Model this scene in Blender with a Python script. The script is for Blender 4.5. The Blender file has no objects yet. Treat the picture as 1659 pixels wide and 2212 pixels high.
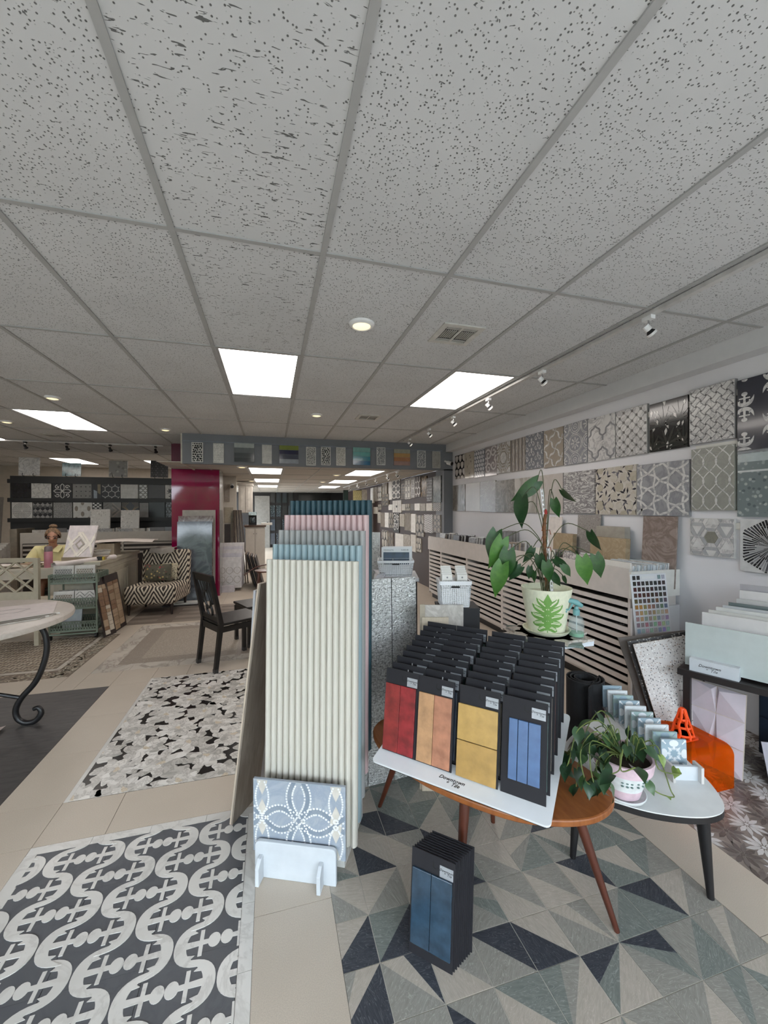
import bpy, bmesh, math, random
from mathutils import Vector, Matrix
random.seed(7)
S = bpy.context.scene
COL = S.collection
PI = math.pi
# ------------------------------------------------------------------ camera
YAW, PIT, ROL, FPX = 0.2737, -0.0056, -0.0027, 873.67
CAMZ, CEIL, LOWC = 1.5, 2.639, 2.21
def cam_axes():
    f = Vector((math.sin(YAW)*math.cos(PIT), math.cos(YAW)*math.cos(PIT), math.sin(PIT)))
    r = Vector((math.cos(YAW), -math.sin(YAW), 0)); u = r.cross(f)
    c, s = math.cos(ROL), math.sin(ROL)
    return c*r+s*u, -s*r+c*u, f
CR, CU, CF = cam_axes()
cd = bpy.data.cameras.new('camera'); co = bpy.data.objects.new('camera', cd); COL.objects.link(co)
co.matrix_world = Matrix(((CR.x, CU.x, -CF.x, 0), (CR.y, CU.y, -CF.y, 0), (CR.z, CU.z, -CF.z, CAMZ), (0, 0, 0, 1)))
cd.sensor_fit = 'VERTICAL'; cd.sensor_height = 36.0; cd.lens = 36.0*FPX/2212.0
cd.clip_start = 0.03; cd.clip_end = 100
S.camera = co
# ------------------------------------------------------------------ light
w = bpy.data.worlds.new('World'); S.world = w; w.use_nodes = True
bg = w.node_tree.nodes['Background']; bg.inputs[0].default_value = (0.79, 0.90, 1.0, 1); bg.inputs[1].default_value = 9.0
S.view_settings.view_transform = 'Standard'; S.view_settings.look = 'None'
S.view_settings.gamma = 1.0; S.view_settings.use_curve_mapping = False
S.view_settings.exposure = 0.38
TROFFER, DOWNL, SPOTL = 6.5, 1.0, 8.0
try:
    S.cycles.use_denoising = True; S.cycles.use_light_tree = False; S.cycles.max_bounces = 6; S.cycles.diffuse_bounces = 3; S.cycles.use_adaptive_sampling = True; S.cycles.adaptive_threshold = .08; S.cycles.transparent_max_bounces = 6
    S.cycles.glossy_bounces = 2; S.cycles.transmission_bounces = 4; S.cycles.caustics_reflective = False
    S.cycles.caustics_refractive = False; S.cycles.sample_clamp_indirect = 3.0
except Exception: pass
# ------------------------------------------------------------------ pixel rays -> points in the room
def ray(x, y): return CR*((x-829.5)/FPX) - CU*((y-1106)/FPX) + CF
O = Vector((0, 0, CAMZ))
def pz(x, y, z=0.0): d = ray(x, y); return O + d*((z-CAMZ)/d.z)
def px(x, y, X): d = ray(x, y); return O + d*(X/d.x)
def py(x, y, Y): d = ray(x, y); return O + d*(Y/d.y)
def pd(x, y, D): return O + ray(x, y)*D
def V(*a): return Vector(a)
# ------------------------------------------------------------------ mesh helpers
def clip_poly(p, x0, y0, x1, y1):
    def cl(p, ins, cut):
        out = []
        for i in range(len(p)):
            a, b = p[i-1], p[i]; ia, ib = ins(a), ins(b)
            if ia != ib: out.append(cut(a, b))
            if ib: out.append(b)
        return out
    def cx(X): return lambda a, b: (X, a[1]+(b[1]-a[1])*(X-a[0])/(b[0]-a[0]))
    def cy(Y): return lambda a, b: (a[0]+(b[0]-a[0])*(Y-a[1])/(b[1]-a[1]), Y)
    for ins, cut in ((lambda q: q[0] >= x0, cx(x0)), (lambda q: q[0] <= x1, cx(x1)), (lambda q: q[1] >= y0, cy(y0)), (lambda q: q[1] <= y1, cy(y1))):
        if len(p) < 3: return []
        p = cl(p, ins, cut)
    out = []
    for q in p:
        if not out or abs(q[0]-out[-1][0])+abs(q[1]-out[-1][1]) > 1e-6: out.append(q)
    while len(out) > 2 and abs(out[0][0]-out[-1][0])+abs(out[0][1]-out[-1][1]) < 1e-6: out.pop()
    return out if len(out) >= 3 and abs(area(out)) > 1e-7 else []
def area(p): return sum(p[i-1][0]*p[i][1]-p[i][0]*p[i-1][1] for i in range(len(p)))/2
class MB:
    def __init__(s): s.v, s.f, s.m = [], [], []
    def add(s, vs, fs, mi=0):
        o = len(s.v); s.v += [tuple(q) for q in vs]; s.f += [tuple(o+i for i in f) for f in fs]; s.m += [mi]*len(fs); return s
    def box(s, x0, y0, z0, x1, y1, z1, mi=0):
        return s.add([(x0,y0,z0),(x1,y0,z0),(x1,y1,z0),(x0,y1,z0),(x0,y0,z1),(x1,y0,z1),(x1,y1,z1),(x0,y1,z1)],
                     [(3,2,1,0),(4,5,6,7),(0,1,5,4),(1,2,6,5),(2,3,7,6),(3,0,4,7)], mi)
    def hexa(s, a, b, mi=0):   # a: four bottom corners ccw, b: four top corners
        return s.add(list(a)+list(b), [(3,2,1,0),(4,5,6,7),(0,1,5,4),(1,2,6,5),(2,3,7,6),(3,0,4,7)], mi)
    def bar(s, p, q, wx, wy=None, mi=0, up=None):
        p, q = Vector(p), Vector(q); d = (q-p).normalized(); wy = wx if wy is None else wy
        up = Vector(up) if up else (Vector((0,0,1)) if abs(d.z) < .9 else Vector((0,1,0)))
        a = d.cross(up).normalized()*(wx/2); b = a.cross(d).normalized()*(wy/2)
        return s.hexa([p-a-b, p+a-b, p+a+b, p-a+b], [q-a-b, q+a-b, q+a+b, q-a+b], mi)
    def prism(s, poly, y0, y1, mi=0, ax='y'):   # outline in (x,z), front at y0 (toward -y), back y1 ; ax 'z': outline in (x,y), z0..z1
        if area(poly) < 0: poly = poly[::-1]
        n = len(poly)
        if ax == 'y': vs = [(p[0], y0, p[1]) for p in poly]+[(p[0], y1, p[1]) for p in poly]; fs = [tuple(range(n)), tuple(range(2*n-1, n-1, -1))]; sd = [(i, n+i, n+(i+1)%n, (i+1)%n) for i in range(n)]
        else: vs = [(p[0], p[1], y1) for p in poly]+[(p[0], p[1], y0) for p in poly]; fs = [tuple(range(n)), tuple(range(2*n-1, n-1, -1))]; sd = [(i, n+i, n+(i+1)%n, (i+1)%n) for i in range(n)]
        return s.add(vs, fs+sd, mi)
    def flat(s, poly, y, mi=0):
        if area(poly) < 0: poly = poly[::-1]
        return s.add([(p[0], y, p[1]) for p in poly], [tuple(range(len(poly)))], mi)
    def tube(s, pts, r, n=8, mi=0, cap=True):
        pts = [Vector(p) for p in pts]; m = len(pts); rs = r if isinstance(r, (list, tuple)) else [r]*m
        vs, fs = [], []; t0 = (pts[1]-pts[0]).normalized()
        a = t0.orthogonal().normalized()
        for i, p in enumerate(pts):
            t = (pts[min(i+1, m-1)]-pts[max(i-1, 0)]).normalized()
            a = (a-t*a.dot(t)); a = a.normalized() if a.length > 1e-6 else t.orthogonal().normalized(); b = t.cross(a)
            for k in range(n):
                an = 2*PI*k/n; vs.append(p+(a*math.cos(an)+b*math.sin(an))*rs[i])
        for i in range(m-1):
            for k in range(n): fs.append((i*n+k, i*n+(k+1)%n, (i+1)*n+(k+1)%n, (i+1)*n+k))
        if cap: fs += [tuple(range(n-1, -1, -1)), tuple(range((m-1)*n, m*n))]
        return s.add(vs, fs, mi)
    def lathe(s, prof, n=24, mi=0, c=(0,0,0), ex=1.0):
        vs, fs = [], []; m = len(prof)
        for (r, z) in prof:
            for k in range(n): an = 2*PI*k/n; vs.append((c[0]+r*math.cos(an)*ex, c[1]+r*math.sin(an), c[2]+z))
        for i in range(m-1):
            for k in range(n): fs.append((i*n+k, i*n+(k+1)%n, (i+1)*n+(k+1)%n, (i+1)*n+k))
        fs += [tuple(range(n-1, -1, -1)), tuple(range((m-1)*n, m*n))]
        return s.add(vs, fs, mi)
    def grid(s, fn, nu, nv, mi=0):
        vs = [fn(i/nu, j/nv) for j in range(nv+1) for i in range(nu+1)]
        return s.add(vs, [(j*(nu+1)+i, j*(nu+1)+i+1, (j+1)*(nu+1)+i+1, (j+1)*(nu+1)+i) for j in range(nv) for i in range(nu)], mi)
    def sphere(s, c, r, n=12, m=8, mi=0, sc=(1,1,1)):
        vs = [(c[0], c[1], c[2]-r*sc[2])]; fs = []
        for j in range(1, m):
            ph = PI*j/m
            for k in range(n): an = 2*PI*k/n; vs.append((c[0]+r*sc[0]*math.sin(ph)*math.cos(an), c[1]+r*sc[1]*math.sin(ph)*math.sin(an), c[2]-r*sc[2]*math.cos(ph)))
        vs.append((c[0], c[1], c[2]+r*sc[2])); T = len(vs)-1
        for k in range(n):
            fs.append((0, 1+(k+1)%n, 1+k)); fs.append((T, 1+(m-2)*n+k, 1+(m-2)*n+(k+1)%n))
            for j in range(m-2): fs.append((1+j*n+k, 1+j*n+(k+1)%n, 1+(j+1)*n+(k+1)%n, 1+(j+1)*n+k))
        return s.add(vs, fs, mi)
    def mesh(s, name, mats, smooth=False):
        me = bpy.data.meshes.new(name); me.from_pydata(s.v, [], s.f)
        for m in (mats if isinstance(mats, (list, tuple)) else [mats]): me.materials.append(m)
        if len(me.materials) > 1: me.polygons.foreach_set('material_index', s.m)
        if smooth:
            me.polygons.foreach_set('use_smooth', [True]*len(me.polygons))
            try: me.set_sharp_from_angle(angle=0.7)
            except Exception: pass
        me.update(); return me
    def build(s, name, mats, parent=None, smooth=False, loc=None, rot=None):
        return link(name, s.mesh(name, mats, smooth), parent, loc, rot)
def link(name, me, parent=None, loc=None, rot=None, mw=None):
    o = bpy.data.objects.new(name, me); COL.objects.link(o)
    if parent: o.parent = parent
    if loc is not None: o.location = loc
    if rot is not None: o.rotation_euler = rot
    if mw is not None: o.matrix_local = mw
    return o
def bevel(o, wd=.004, seg=2):
    m = o.modifiers.new('bevel', 'BEVEL'); m.width = wd; m.segments = seg; m.limit_method = 'ANGLE'; m.angle_limit = .6; return o
def tag(o, label, cat, group=None):
    o['label'] = label; o['category'] = cat
    if group: o['group'] = group
    return o
def thing(name, label, cat, loc=(0,0,0), rz=0.0, group=None, mw=None):
    o = bpy.data.objects.new(name, None); COL.objects.link(o); o.empty_display_size = .1
    if mw is not None: o.matrix_world = mw
    else: o.location = loc; o.rotation_euler = (0, 0, rz)
    return tag(o, label, cat, group)
def struct(o): o['kind'] = 'structure'; return o
def stuff(o): o['kind'] = 'stuff'; return o
def sempty(name, loc=(0,0,0)):
    o = bpy.data.objects.new(name, None); COL.objects.link(o); o.location = loc; return struct(o)
def frame(o, u, v):   # local x = u, local z = v, local y = v x u (away from the viewer)
    u = Vector(u).normalized(); v = Vector(v); v = (v-u*v.dot(u)).normalized(); y = v.cross(u); o = Vector(o)
    return Matrix(((u.x, y.x, v.x, o.x), (u.y, y.y, v.y, o.y), (u.z, y.z, v.z, o.z), (0, 0, 0, 1)))
def smooth_closed(pts, k=6):
    n = len(pts); out = []
    for i in range(n):
        p0, p1, p2, p3 = pts[i-1], pts[i], pts[(i+1) % n], pts[(i+2) % n]
        for j in range(k):
            t = j/k; out.append(tuple(.5*(2*p1[a]+(p2[a]-p0[a])*t+(2*p0[a]-5*p1[a]+4*p2[a]-p3[a])*t*t+(3*p1[a]-p0[a]-3*p2[a]+p3[a])*t**3) for a in range(len(p1))))
    return out
def smooth_open(pts, k=6):
    n = len(pts); out = []
    for i in range(n-1):
        p0, p1, p2, p3 = pts[max(i-1, 0)], pts[i], pts[i+1], pts[min(i+2, n-1)]
        for j in range(k):
            t = j/k; out.append(tuple(.5*(2*p1[a]+(p2[a]-p0[a])*t+(2*p0[a]-5*p1[a]+4*p2[a]-p3[a])*t*t+(3*p1[a]-p0[a]-3*p2[a]+p3[a])*t**3) for a in range(len(p1))))
    return out+[tuple(pts[-1])]
def circ(cx, cy, r, n=20, ry=None, a0=0, a1=2*PI):
    ry = r if ry is None else ry; full = abs(a1-a0-2*PI) < 1e-6
    return [(cx+r*math.cos(a0+(a1-a0)*i/(n if full else n-1)), cy+ry*math.sin(a0+(a1-a0)*i/(n if full else n-1))) for i in range(n)]
def xf(poly, dx=0, dy=0, s=1.0, a=0.0, fy=1):
    c, sn = math.cos(a), math.sin(a); return [(dx+s*(p[0]*c-p[1]*fy*sn), dy+s*(p[0]*sn+p[1]*fy*c)) for p in poly]
def strip(pts, wd, closed=False):   # ribbon quads along a polyline; wd scalar or fn(t)
    n = len(pts); L, R = [], []
    for i in range(n):
        a = pts[i-1] if (closed or i > 0) else pts[i]; b = pts[(i+1) % n] if (closed or i < n-1) else pts[i]
        dx, dy = b[0]-a[0], b[1]-a[1]; l = math.hypot(dx, dy) or 1; h = (wd(i/(n-1)) if callable(wd) else wd)/2
        L.append((pts[i][0]-dy/l*h, pts[i][1]+dx/l*h)); R.append((pts[i][0]+dy/l*h, pts[i][1]-dx/l*h))
    return [[L[i], L[(i+1) % n], R[(i+1) % n], R[i]] for i in range(n if closed else n-1)]
# ------------------------------------------------------------------ materials
def lin(c):
    c = c/255.0; return c/12.92 if c <= .04045 else ((c+.055)/1.055)**2.4
def rgb(r, g, b): return (lin(r), lin(g), lin(b), 1)
MATS = {}
class NT:
    def __init__(s, name):
        s.mat = bpy.data.materials.new(name); s.mat.use_nodes = True; s.t = s.mat.node_tree; s.b = s.t.nodes['Principled BSDF']; s.out = s.t.nodes['Material Output']
    def n(s, typ, **k):
        o = s.t.nodes.new(typ)
        for a, v in k.items(): setattr(o, a, v)
        return o
    def l(s, a, b): s.t.links.new(a, b)
    def coord(s, scale=(1,1,1), rot=(0,0,0), kind='Object'):
        c = s.n('ShaderNodeTexCoord'); m = s.n('ShaderNodeMapping'); m.inputs['Scale'].default_value = scale; m.inputs['Rotation'].default_value = rot
        s.l(c.outputs[kind], m.inputs['Vector']); return m.outputs[0]
    def noise(s, vec, scale, detail=4, rough=.55, dist=0.0):
        o = s.n('ShaderNodeTexNoise'); o.inputs['Scale'].default_value = scale; o.inputs['Detail'].default_value = detail; o.inputs['Roughness'].default_value = rough; o.inputs['Distortion'].default_value = dist
        s.l(vec, o.inputs['Vector']); return o.outputs['Fac']
    def ramp(s, fac, stops, interp='LINEAR'):
        o = s.n('ShaderNodeValToRGB'); cr = o.color_ramp; cr.interpolation = interp
        while len(cr.elements) < len(stops): cr.elements.new(.5)
        for e, (p, c) in zip(cr.elements, stops): e.position = p; e.color = c
        s.l(fac, o.inputs[0]); return o.outputs[0]
    def mix(s, fac, a, b, mode='MIX'):
        o = s.n('ShaderNodeMix', data_type='RGBA', blend_type=mode)
        for sock, val in ((o.inputs['Factor'], fac), (o.inputs['A'], a), (o.inputs['B'], b)):
            if hasattr(val, 'links'): s.l(val, sock)
            else: sock.default_value = val
        return o.outputs['Result']
    def math(s, op, a, b=0.0):
        o = s.n('ShaderNodeMath', operation=op)
        for sock, val in ((o.inputs[0], a), (o.inputs[1], b)):
            if hasattr(val, 'links'): s.l(val, sock)
            else: sock.default_value = val
        return o.outputs[0]
    def bump(s, h, strength=.3, dist=.002):
        o = s.n('ShaderNodeBump'); o.inputs['Strength'].default_value = strength; o.inputs['Distance'].default_value = dist
        s.l(h, o.inputs['Height']); s.l(o.outputs[0], s.b.inputs['Normal'])
    def fin(s, col, rough=.5, metal=0.0, coat=0.0, spec=.5):
        if hasattr(col, 'links'): s.l(col, s.b.inputs['Base Color'])
        else: s.b.inputs['Base Color'].default_value = col
        if hasattr(rough, 'links'): s.l(rough, s.b.inputs['Roughness'])
        else: s.b.inputs['Roughness'].default_value = rough
        s.b.inputs['Metallic'].default_value = metal; s.b.inputs['Coat Weight'].default_value = coat; s.b.inputs['Coat Roughness'].default_value = .05; s.b.inputs['Specular IOR Level'].default_value = spec
        return s.mat
def plain(c, rough=.5, metal=0.0, coat=0.0, var=.06, sc=14, bump=0.0, name=None):
    key = ('p', c, rough, metal, coat, var, sc, bump)
    if key in MATS: return MATS[key]
    t = NT(name or 'paint_%02x%02x%02x' % c); v = t.coord(); f = t.noise(v, sc, 3)
    a = rgb(*[max(0, min(255, int(x*(1-var)))) for x in c]); b = rgb(*[max(0, min(255, int(x*(1+var)))) for x in c])
    col = t.ramp(f, [(.3, a), (.7, b)])
    if bump: t.bump(t.noise(v, sc*12, 2), bump, .001)
    MATS[key] = t.fin(col, rough, metal, coat); return MATS[key]
def marble(base, vein, sc=5, dist=1.6, width=.06, rough=.25, cloud=.10, stretch=(1,1,1), coat=0.0, rot=(.3,.2,.5)):
    key = ('m', base, vein, sc, dist, width, rough, cloud, stretch, rot)
    if key in MATS: return MATS[key]
    t = NT('marble_%02x%02x%02x' % base); v = t.coord(stretch, rot)
    n1 = t.noise(v, sc, 6, .6, dist); d = t.math('ABSOLUTE', t.math('SUBTRACT', n1, .5)); vm = t.ramp(d, [(0, (1,1,1,1)), (width, (0,0,0,1))])
    n2 = t.noise(v, sc*.45, 3); k = t.ramp(n2, [(.3, rgb(*[int(x*(1-cloud)) for x in base])), (.7, rgb(*base))])
    MATS[key] = t.fin(t.mix(vm, k, rgb(*vein)), rough, 0, coat); return MATS[key]
def wood(c1, c2, sc=8, stretch=(1,12,12), rough=.45, rot=(0,0,0), coat=0.0, dist=.8):
    key = ('w', c1, c2, sc, stretch, rough, rot)
    if key in MATS: return MATS[key]
    t = NT('wood_%02x%02x%02x' % c1); v = t.coord(stretch, rot); n = t.noise(v, sc, 6, .6, dist)
    MATS[key] = t.fin(t.ramp(n, [(.3, rgb(*c1)), (.68, rgb(*c2))]), rough, 0, coat); return MATS[key]
def speckle(base, cols, sc=60, rough=.35, amount=.35):
    key = ('s', base, tuple(cols), sc, amount)
    if key in MATS: return MATS[key]
    t = NT('speckle_%02x%02x%02x' % base); v = t.coord(); o = t.n('ShaderNodeTexVoronoi'); o.inputs['Scale'].default_value = sc; t.l(v, o.inputs['Vector'])
    sep = t.n('ShaderNodeSeparateColor'); t.l(o.outputs['Color'], sep.inputs[0]); st = [(0, rgb(*cols[0]))]
    for i, c in enumerate(cols): st.append((amount*i/len(cols), rgb(*c)))
    st = st[1:]+[(amount, rgb(*base))]
    pick = t.ramp(sep.outputs[0], st, 'CONSTANT'); near = t.ramp(o.outputs['Distance'], [(.30, (1,1,1,1)), (.42, (0,0,0,1))])
    MATS[key] = t.fin(t.mix(near, rgb(*base), pick), rough); return MATS[key]
def emit(c, st, name):
    key = ('e', c, st)
    if key in MATS: return MATS[key]
    t = NT(name); t.b.inputs['Base Color'].default_value = (.8,.8,.8,1); t.b.inputs['Emission Color'].default_value = (*c, 1); t.b.inputs['Emission Strength'].default_value = st
    MATS[key] = t.mat
    if st != TROFFER: t.mat.cycles.emission_sampling = 'NONE'
    return t.mat
WHITE = plain((232,232,232), .45, var=.02); OFFW = plain((222,220,214), .5, var=.03); BLACK = plain((18,17,19), .5, var=.1)
BLACKM = plain((24,23,26), .65, var=.08); CHROME = plain((190,190,192), .25, 1.0, var=.03); PLASTER = plain((205,202,205), .75, var=.015, sc=3)
DKBROWN = plain((46,34,32), .5, var=.08); GREY = plain((128,128,130), .5); MIDGREY = plain((150,150,152), .5, var=.05)
# ================================================================== STRUCTURE
GX, GY, TW, TD = -0.3798, 1.8063, 0.61, 1.22
def offs(t, scale=(1,1,1), rot=(0,0,0)):      # object coordinates moved by each object's own place, so copies differ
    c = t.n('ShaderNodeTexCoord'); oi = t.n('ShaderNodeObjectInfo'); a = t.n('ShaderNodeVectorMath', operation='ADD'); m = t.n('ShaderNodeMapping')
    m.inputs['Scale'].default_value = scale; m.inputs['Rotation'].default_value = rot
    t.l(c.outputs['Object'], a.inputs[0]); t.l(oi.outputs['Location'], a.inputs[1]); t.l(a.outputs[0], m.inputs['Vector']); return m.outputs[0]
def ceil_mat(name, long):
    t = NT(name)
    v = offs(t, (26, 105, 1) if long else (60, 110, 1), (0, 0, .1 if long else .9))
    f = t.noise(v, 1.0, 2, .5, .6); fis = t.ramp(f, [(.655 if long else .69, (0,0,0,1)), (.675 if long else .715, (1,1,1,1))])
    v2 = offs(t); o = t.n('ShaderNodeTexVoronoi'); o.inputs['Scale'].default_value = 95; t.l(v2, o.inputs['Vector'])
    dot = t.ramp(o.outputs['Distance'], [(.20, (1,1,1,1)), (.30, (0,0,0,1))]); sep = t.n('ShaderNodeSeparateColor'); t.l(o.outputs['Color'], sep.inputs[0])
    dot = t.math('MULTIPLY', dot, t.math('LESS_THAN', sep.outputs[0], .30 if long else .55))
    pit = t.math('MAXIMUM', fis, dot); big = t.noise(v2, 2.2, 3)
    base = t.ramp(big, [(.3, rgb(200,201,202)), (.7, rgb(208,209,210))])
    t.bump(t.math('SUBTRACT', 1.0, pit), .6, .003)
    return t.fin(t.mix(pit, base, rgb(104,104,104)), .85, spec=.2)
CT_A, CT_B = ceil_mat('ceiling_tile_fissured', True), ceil_mat('ceiling_tile_pinhole', False)
TEE = plain((166,166,165), .6, var=.02)
ceiling = sempty('ceiling')
lights_main = {(0,1), (3,1), (-4,3), (-7,7), (-4,7), (-7,4), (-8,0)}
def tile_mesh(x1, y1, m, h=.012):
    return MB().add([(0,0,0),(x1,0,0),(x1,y1,0),(0,y1,0),(0,0,h),(x1,0,h),(x1,y1,h),(0,y1,h)], [(3,2,1,0),(4,5,6,7),(0,1,5,4),(1,2,6,5),(2,3,7,6),(3,0,4,7)]).mesh('ceiling_tile', m)
cm = {}
def ctile(x0, y0, x1, y1, z, m, par):
    k = (round(x1-x0, 3), round(y1-y0, 3), m.name)
    if k not in cm: cm[k] = tile_mesh(x1-x0, y1-y0, m)
    link('ceiling_tile', cm[k], par, (x0, y0, z))
XR, YB = 2.97, 6.55
for j in range(-10, 6):
    for i in range(-2, 9):
        x0, y0 = GX+TW*j, GY+TD*i; x1, y1 = min(x0+TW, XR), y0+TD
        if j >= -1 and y0 > YB: continue
        if j >= -1: y1 = min(y1, YB)
        if (j, i) in lights_main: continue
        if j < -6 and i < 0: continue
        ctile(x0+.003, y0+.003, x1-.003, y1-.003, CEIL, CT_A if (j == 0 and i <= 0) else CT_B, ceiling)
def tee(p, q, z, par, wd=.025): MB().box(min(p[0], q[0])-(wd/2 if p[0] == q[0] else 0), min(p[1], q[1])-(wd/2 if p[1] == q[1] else 0), z-.006, max(p[0], q[0])+(wd/2 if p[0] == q[0] else 0), max(p[1], q[1])+(wd/2 if p[1] == q[1] else 0), z+.004).build('grid_tee', TEE, par)
for j in range(-9, 6):
    x = GX+TW*j; tee((x, -.6), (x, YB if j > -1 else 12.4), CEIL-.0005, ceiling)
for i in range(-1, 9):
    y = GY+TD*i; tee((-6.4, y), (XR if y < YB else -1.26, y), CEIL+.0005, ceiling, .022)
bk = MB().box(-7, -2.6, CEIL+.06, 3.4, 12.6, CEIL+.1); bk.build('ceiling_slab', PLASTER, ceiling)
MB().box(-7, -2.6, CEIL-.002, 3.1, -.634, CEIL+.05).build('ceiling_front', PLASTER, ceiling)
# lower ceiling of the back room
lowc = sempty('ceiling_back'); LX = [GX+TW*j for j in range(-2, 6)]; lights_low = {(0,0), (0,2), (0,4), (3,0), (3,2), (3,4)}
LY0 = 7.10
CTL = plain((176,171,164), .85, var=.04, sc=40)
for j in range(-2, 6):
    for i in range(-1, 8):
        if (j, i) in lights_low: continue
        x0, y0 = GX+TW*j, LY0+TD*i; x1 = min(x0+TW, 2.93); y0c = max(y0, YB+.02)
        ctile(x0+.003, y0c+.003, x1-.003, y0+TD-.003, LOWC, CTL, lowc)
for j in range(-1, 6): x = GX+TW*j; tee((x, YB+.02), (x, 16.8), LOWC-.0005, lowc)
for i in range(0, 8): y = LY0+TD*i; tee((-1.6, y), (2.93, y), LOWC+.0005, lowc, .022)
MB().box(-1.25, YB+.1, LOWC+.05, 3.2, 17, LOWC+.1).build('ceiling_slab', PLASTER, lowc)
# walls
RWALL = plain((226,225,229), .7, var=.012, sc=2.5)
struct(MB().box(3.1, -2.6, -.1, 3.3, YB, CEIL+.1).build('wall_right', RWALL))
struct(MB().box(2.97, -2.6, 2.51, 3.1, YB, CEIL+.06).build('trim_1', plain((212,212,214), .6, var=.01)))
BLUEG = plain((120,122,128), .6, var=.03, sc=3)
bh = struct(MB().box(-1.25, YB, LOWC-.02, 3.3, YB+.1, CEIL+.1).build('wall_bulkhead', BLUEG))
struct(MB().box(-1.27, YB+.0, LOWC-.02, -1.25, 12.4, CEIL+.1).build('wall_bulkhead_side', plain((190,184,174), .6)))
struct(MB().box(-1.25, YB-.004, 2.492, 2.9, YB, 2.498).build('trim_2', plain((116,122,134), .6)))
struct(MB().box(2.93, YB, -.1, 3.1, YB+.35, LOWC).build('wall_pilaster', BLUEG))
BROWN = plain((58,42,38), .55, var=.06, sc=4)
struct(MB().box(2.93, YB+.35, -.1, 3.1, 16.8, LOWC).build('wall_back_right', BROWN))
struct(MB().box(-6.6, 12.4, -.1, -1.27, 12.5, CEIL+.1).build('wall_back_left', plain((206,196,184), .7, var=.02)))
struct(MB().box(-3.2, 16.8, -.1, 3.1, 16.9, LOWC+.05).build('wall_back', plain((26,25,27), .5, var=.1)))
struct(MB().box(-6.7, -2.6, -.1, -6.6, 12.5, CEIL+.1).build('wall_left', marble((176,166,150), (120,112,100), 1.6, 1.5, .05)))
struct(MB().box(-1.15, 9.0, 0, -.69, 9.1, LOWC).build('wall_stub', plain((196,188,176), .7, var=.02)))
# shop front behind the viewer: frame, mullions, panes
wf = MB(); wf.box(-6.6, -2.6, -.1, 3.1, -2.5, .25).box(-6.6, -2.6, 2.45, 3.1, -2.5, CEIL+.1)
for x in (-6.6, -4.3, -2.0, .3, 2.95): wf.box(x, -2.6, .25, x+.15, -2.5, 2.45)
struct(wf.build('wall_front', plain((90,92,96), .5)))
# outside the shop front: pavement and a leafy row of trees across the street
struct(MB().box(-40, -40, -.2, 40, -2.62, -.1).build('ground_outside', plain((178,176,172), .9, var=.06)))
hd = MB(); random.seed(90)
for k in range(190): hd.sphere((random.uniform(-26, 22), -12+random.uniform(-1.2, 1.2), random.uniform(.2, 2.4)), random.uniform(.8, 1.35), 9, 6)
o = hd.build('foliage_outside', plain((54,66,44), .9, var=.5, sc=3)); stuff(o); tag(o, 'leafy street trees outside the shop front behind the viewer', 'trees')
# floor
floor = struct(MB().box(-6.6, -2.5, -.08, 3.1, 16.8, -.004).build('floor', plain((120,110,100), .8)))
def beige():
    t = NT('beige_floor_tile'); v = offs(t); n = t.noise(v, 3.2, 3); f = t.noise(v, 320, 2)
    c = t.mix(t.ramp(f, [(.35, (1,1,1,1)), (.65, (0,0,0,1))]), t.ramp(n, [(.3, rgb(194,181,165)), (.7, rgb(204,191,175))]), rgb(185,172,157))
    return t.fin(c, .42)
BEIGE = beige()
INL = dict(dark=(-3.4,1.6,-1.33,3.95), flower=(-1.03,2.435,-.13,4.03), anchor=(-1.03,.55,-.065,2.145), tri=(.222,.5,1.6435,2.44), bloom=(1.905,.45,3.1,2.35), border=(-1.6,4.3,-.02,5.9), basket=(-4.2,4.28,-1.76,5.6), plank=(-1.85,5.98,-.25,6.9))
xs = [-3.4,-2.6,-2.0,-1.33,-.745,-.135,.222,.85,1.44,2.05,2.66,3.1]; ys = [.45,1.0,1.555,2.147,2.437,2.912,3.4,3.95,4.374,4.98,5.6,6.2,6.8,7.4,8.0,8.6]
def subtract(r, c):
    x0, y0, x1, y1 = r; a0, b0, a1, b1 = c
    if a0 >= x1-1e-4 or a1 <= x0+1e-4 or b0 >= y1-1e-4 or b1 <= y0+1e-4: return [r]
    out = []
    if a0 > x0: out.append((x0, y0, a0, y1)); x0 = a0
    if a1 < x1: out.append((a1, y0, x1, y1)); x1 = a1
    if b0 > y0: out.append((x0, y0, x1, b0))
    if b1 < y1: out.append((x0, b1, x1, y1))
    return out
for a in range(len(xs)-1):
    for b in range(len(ys)-1):
        rs = [(xs[a], ys[b], xs[a+1], ys[b+1])]
        for c in INL.values(): rs = [q for r in rs for q in subtract(r, c)]
        for (x0, y0, x1, y1) in rs:
            if x1-x0 < .012 or y1-y0 < .012: continue
            g = .0012; MB().box(0, 0, -.004, x1-x0-2*g, y1-y0-2*g, 0).build('floor_tile', BEIGE, floor, loc=(x0+g, y0+g, 0))
far = MB().box(-6.6, 8.602, -.004, 2.93, 16.8, 0); far.box(-6.6, -2.5, -.004, 3.1, .448, 0); far.box(-6.6, .45, -.004, -3.402, 8.6, 0)
o = far.build('floor_tiling', BEIGE, floor); stuff(o)
# --- dark plank inlay
def inlay(name): o = bpy.data.objects.new(name, None); COL.objects.link(o); o.parent = floor; return o
DKW = wood((66,63,62), (86,82,80), 3, (3,14,14), .5); p = inlay('dark_plank_inlay')
for k in range(12):
    y0 = 1.6+k*.196
    for x0, x1 in (((-3.4,-2.2),(-2.2,-1.33)) if k % 2 else ((-3.4,-2.7),(-2.7,-1.33))): MB().box(x0+.0006, y0+.0006, -.004, x1-.0006, min(y0+.196, 3.95)-.0006, .0004).build('plank', DKW, p)
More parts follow.
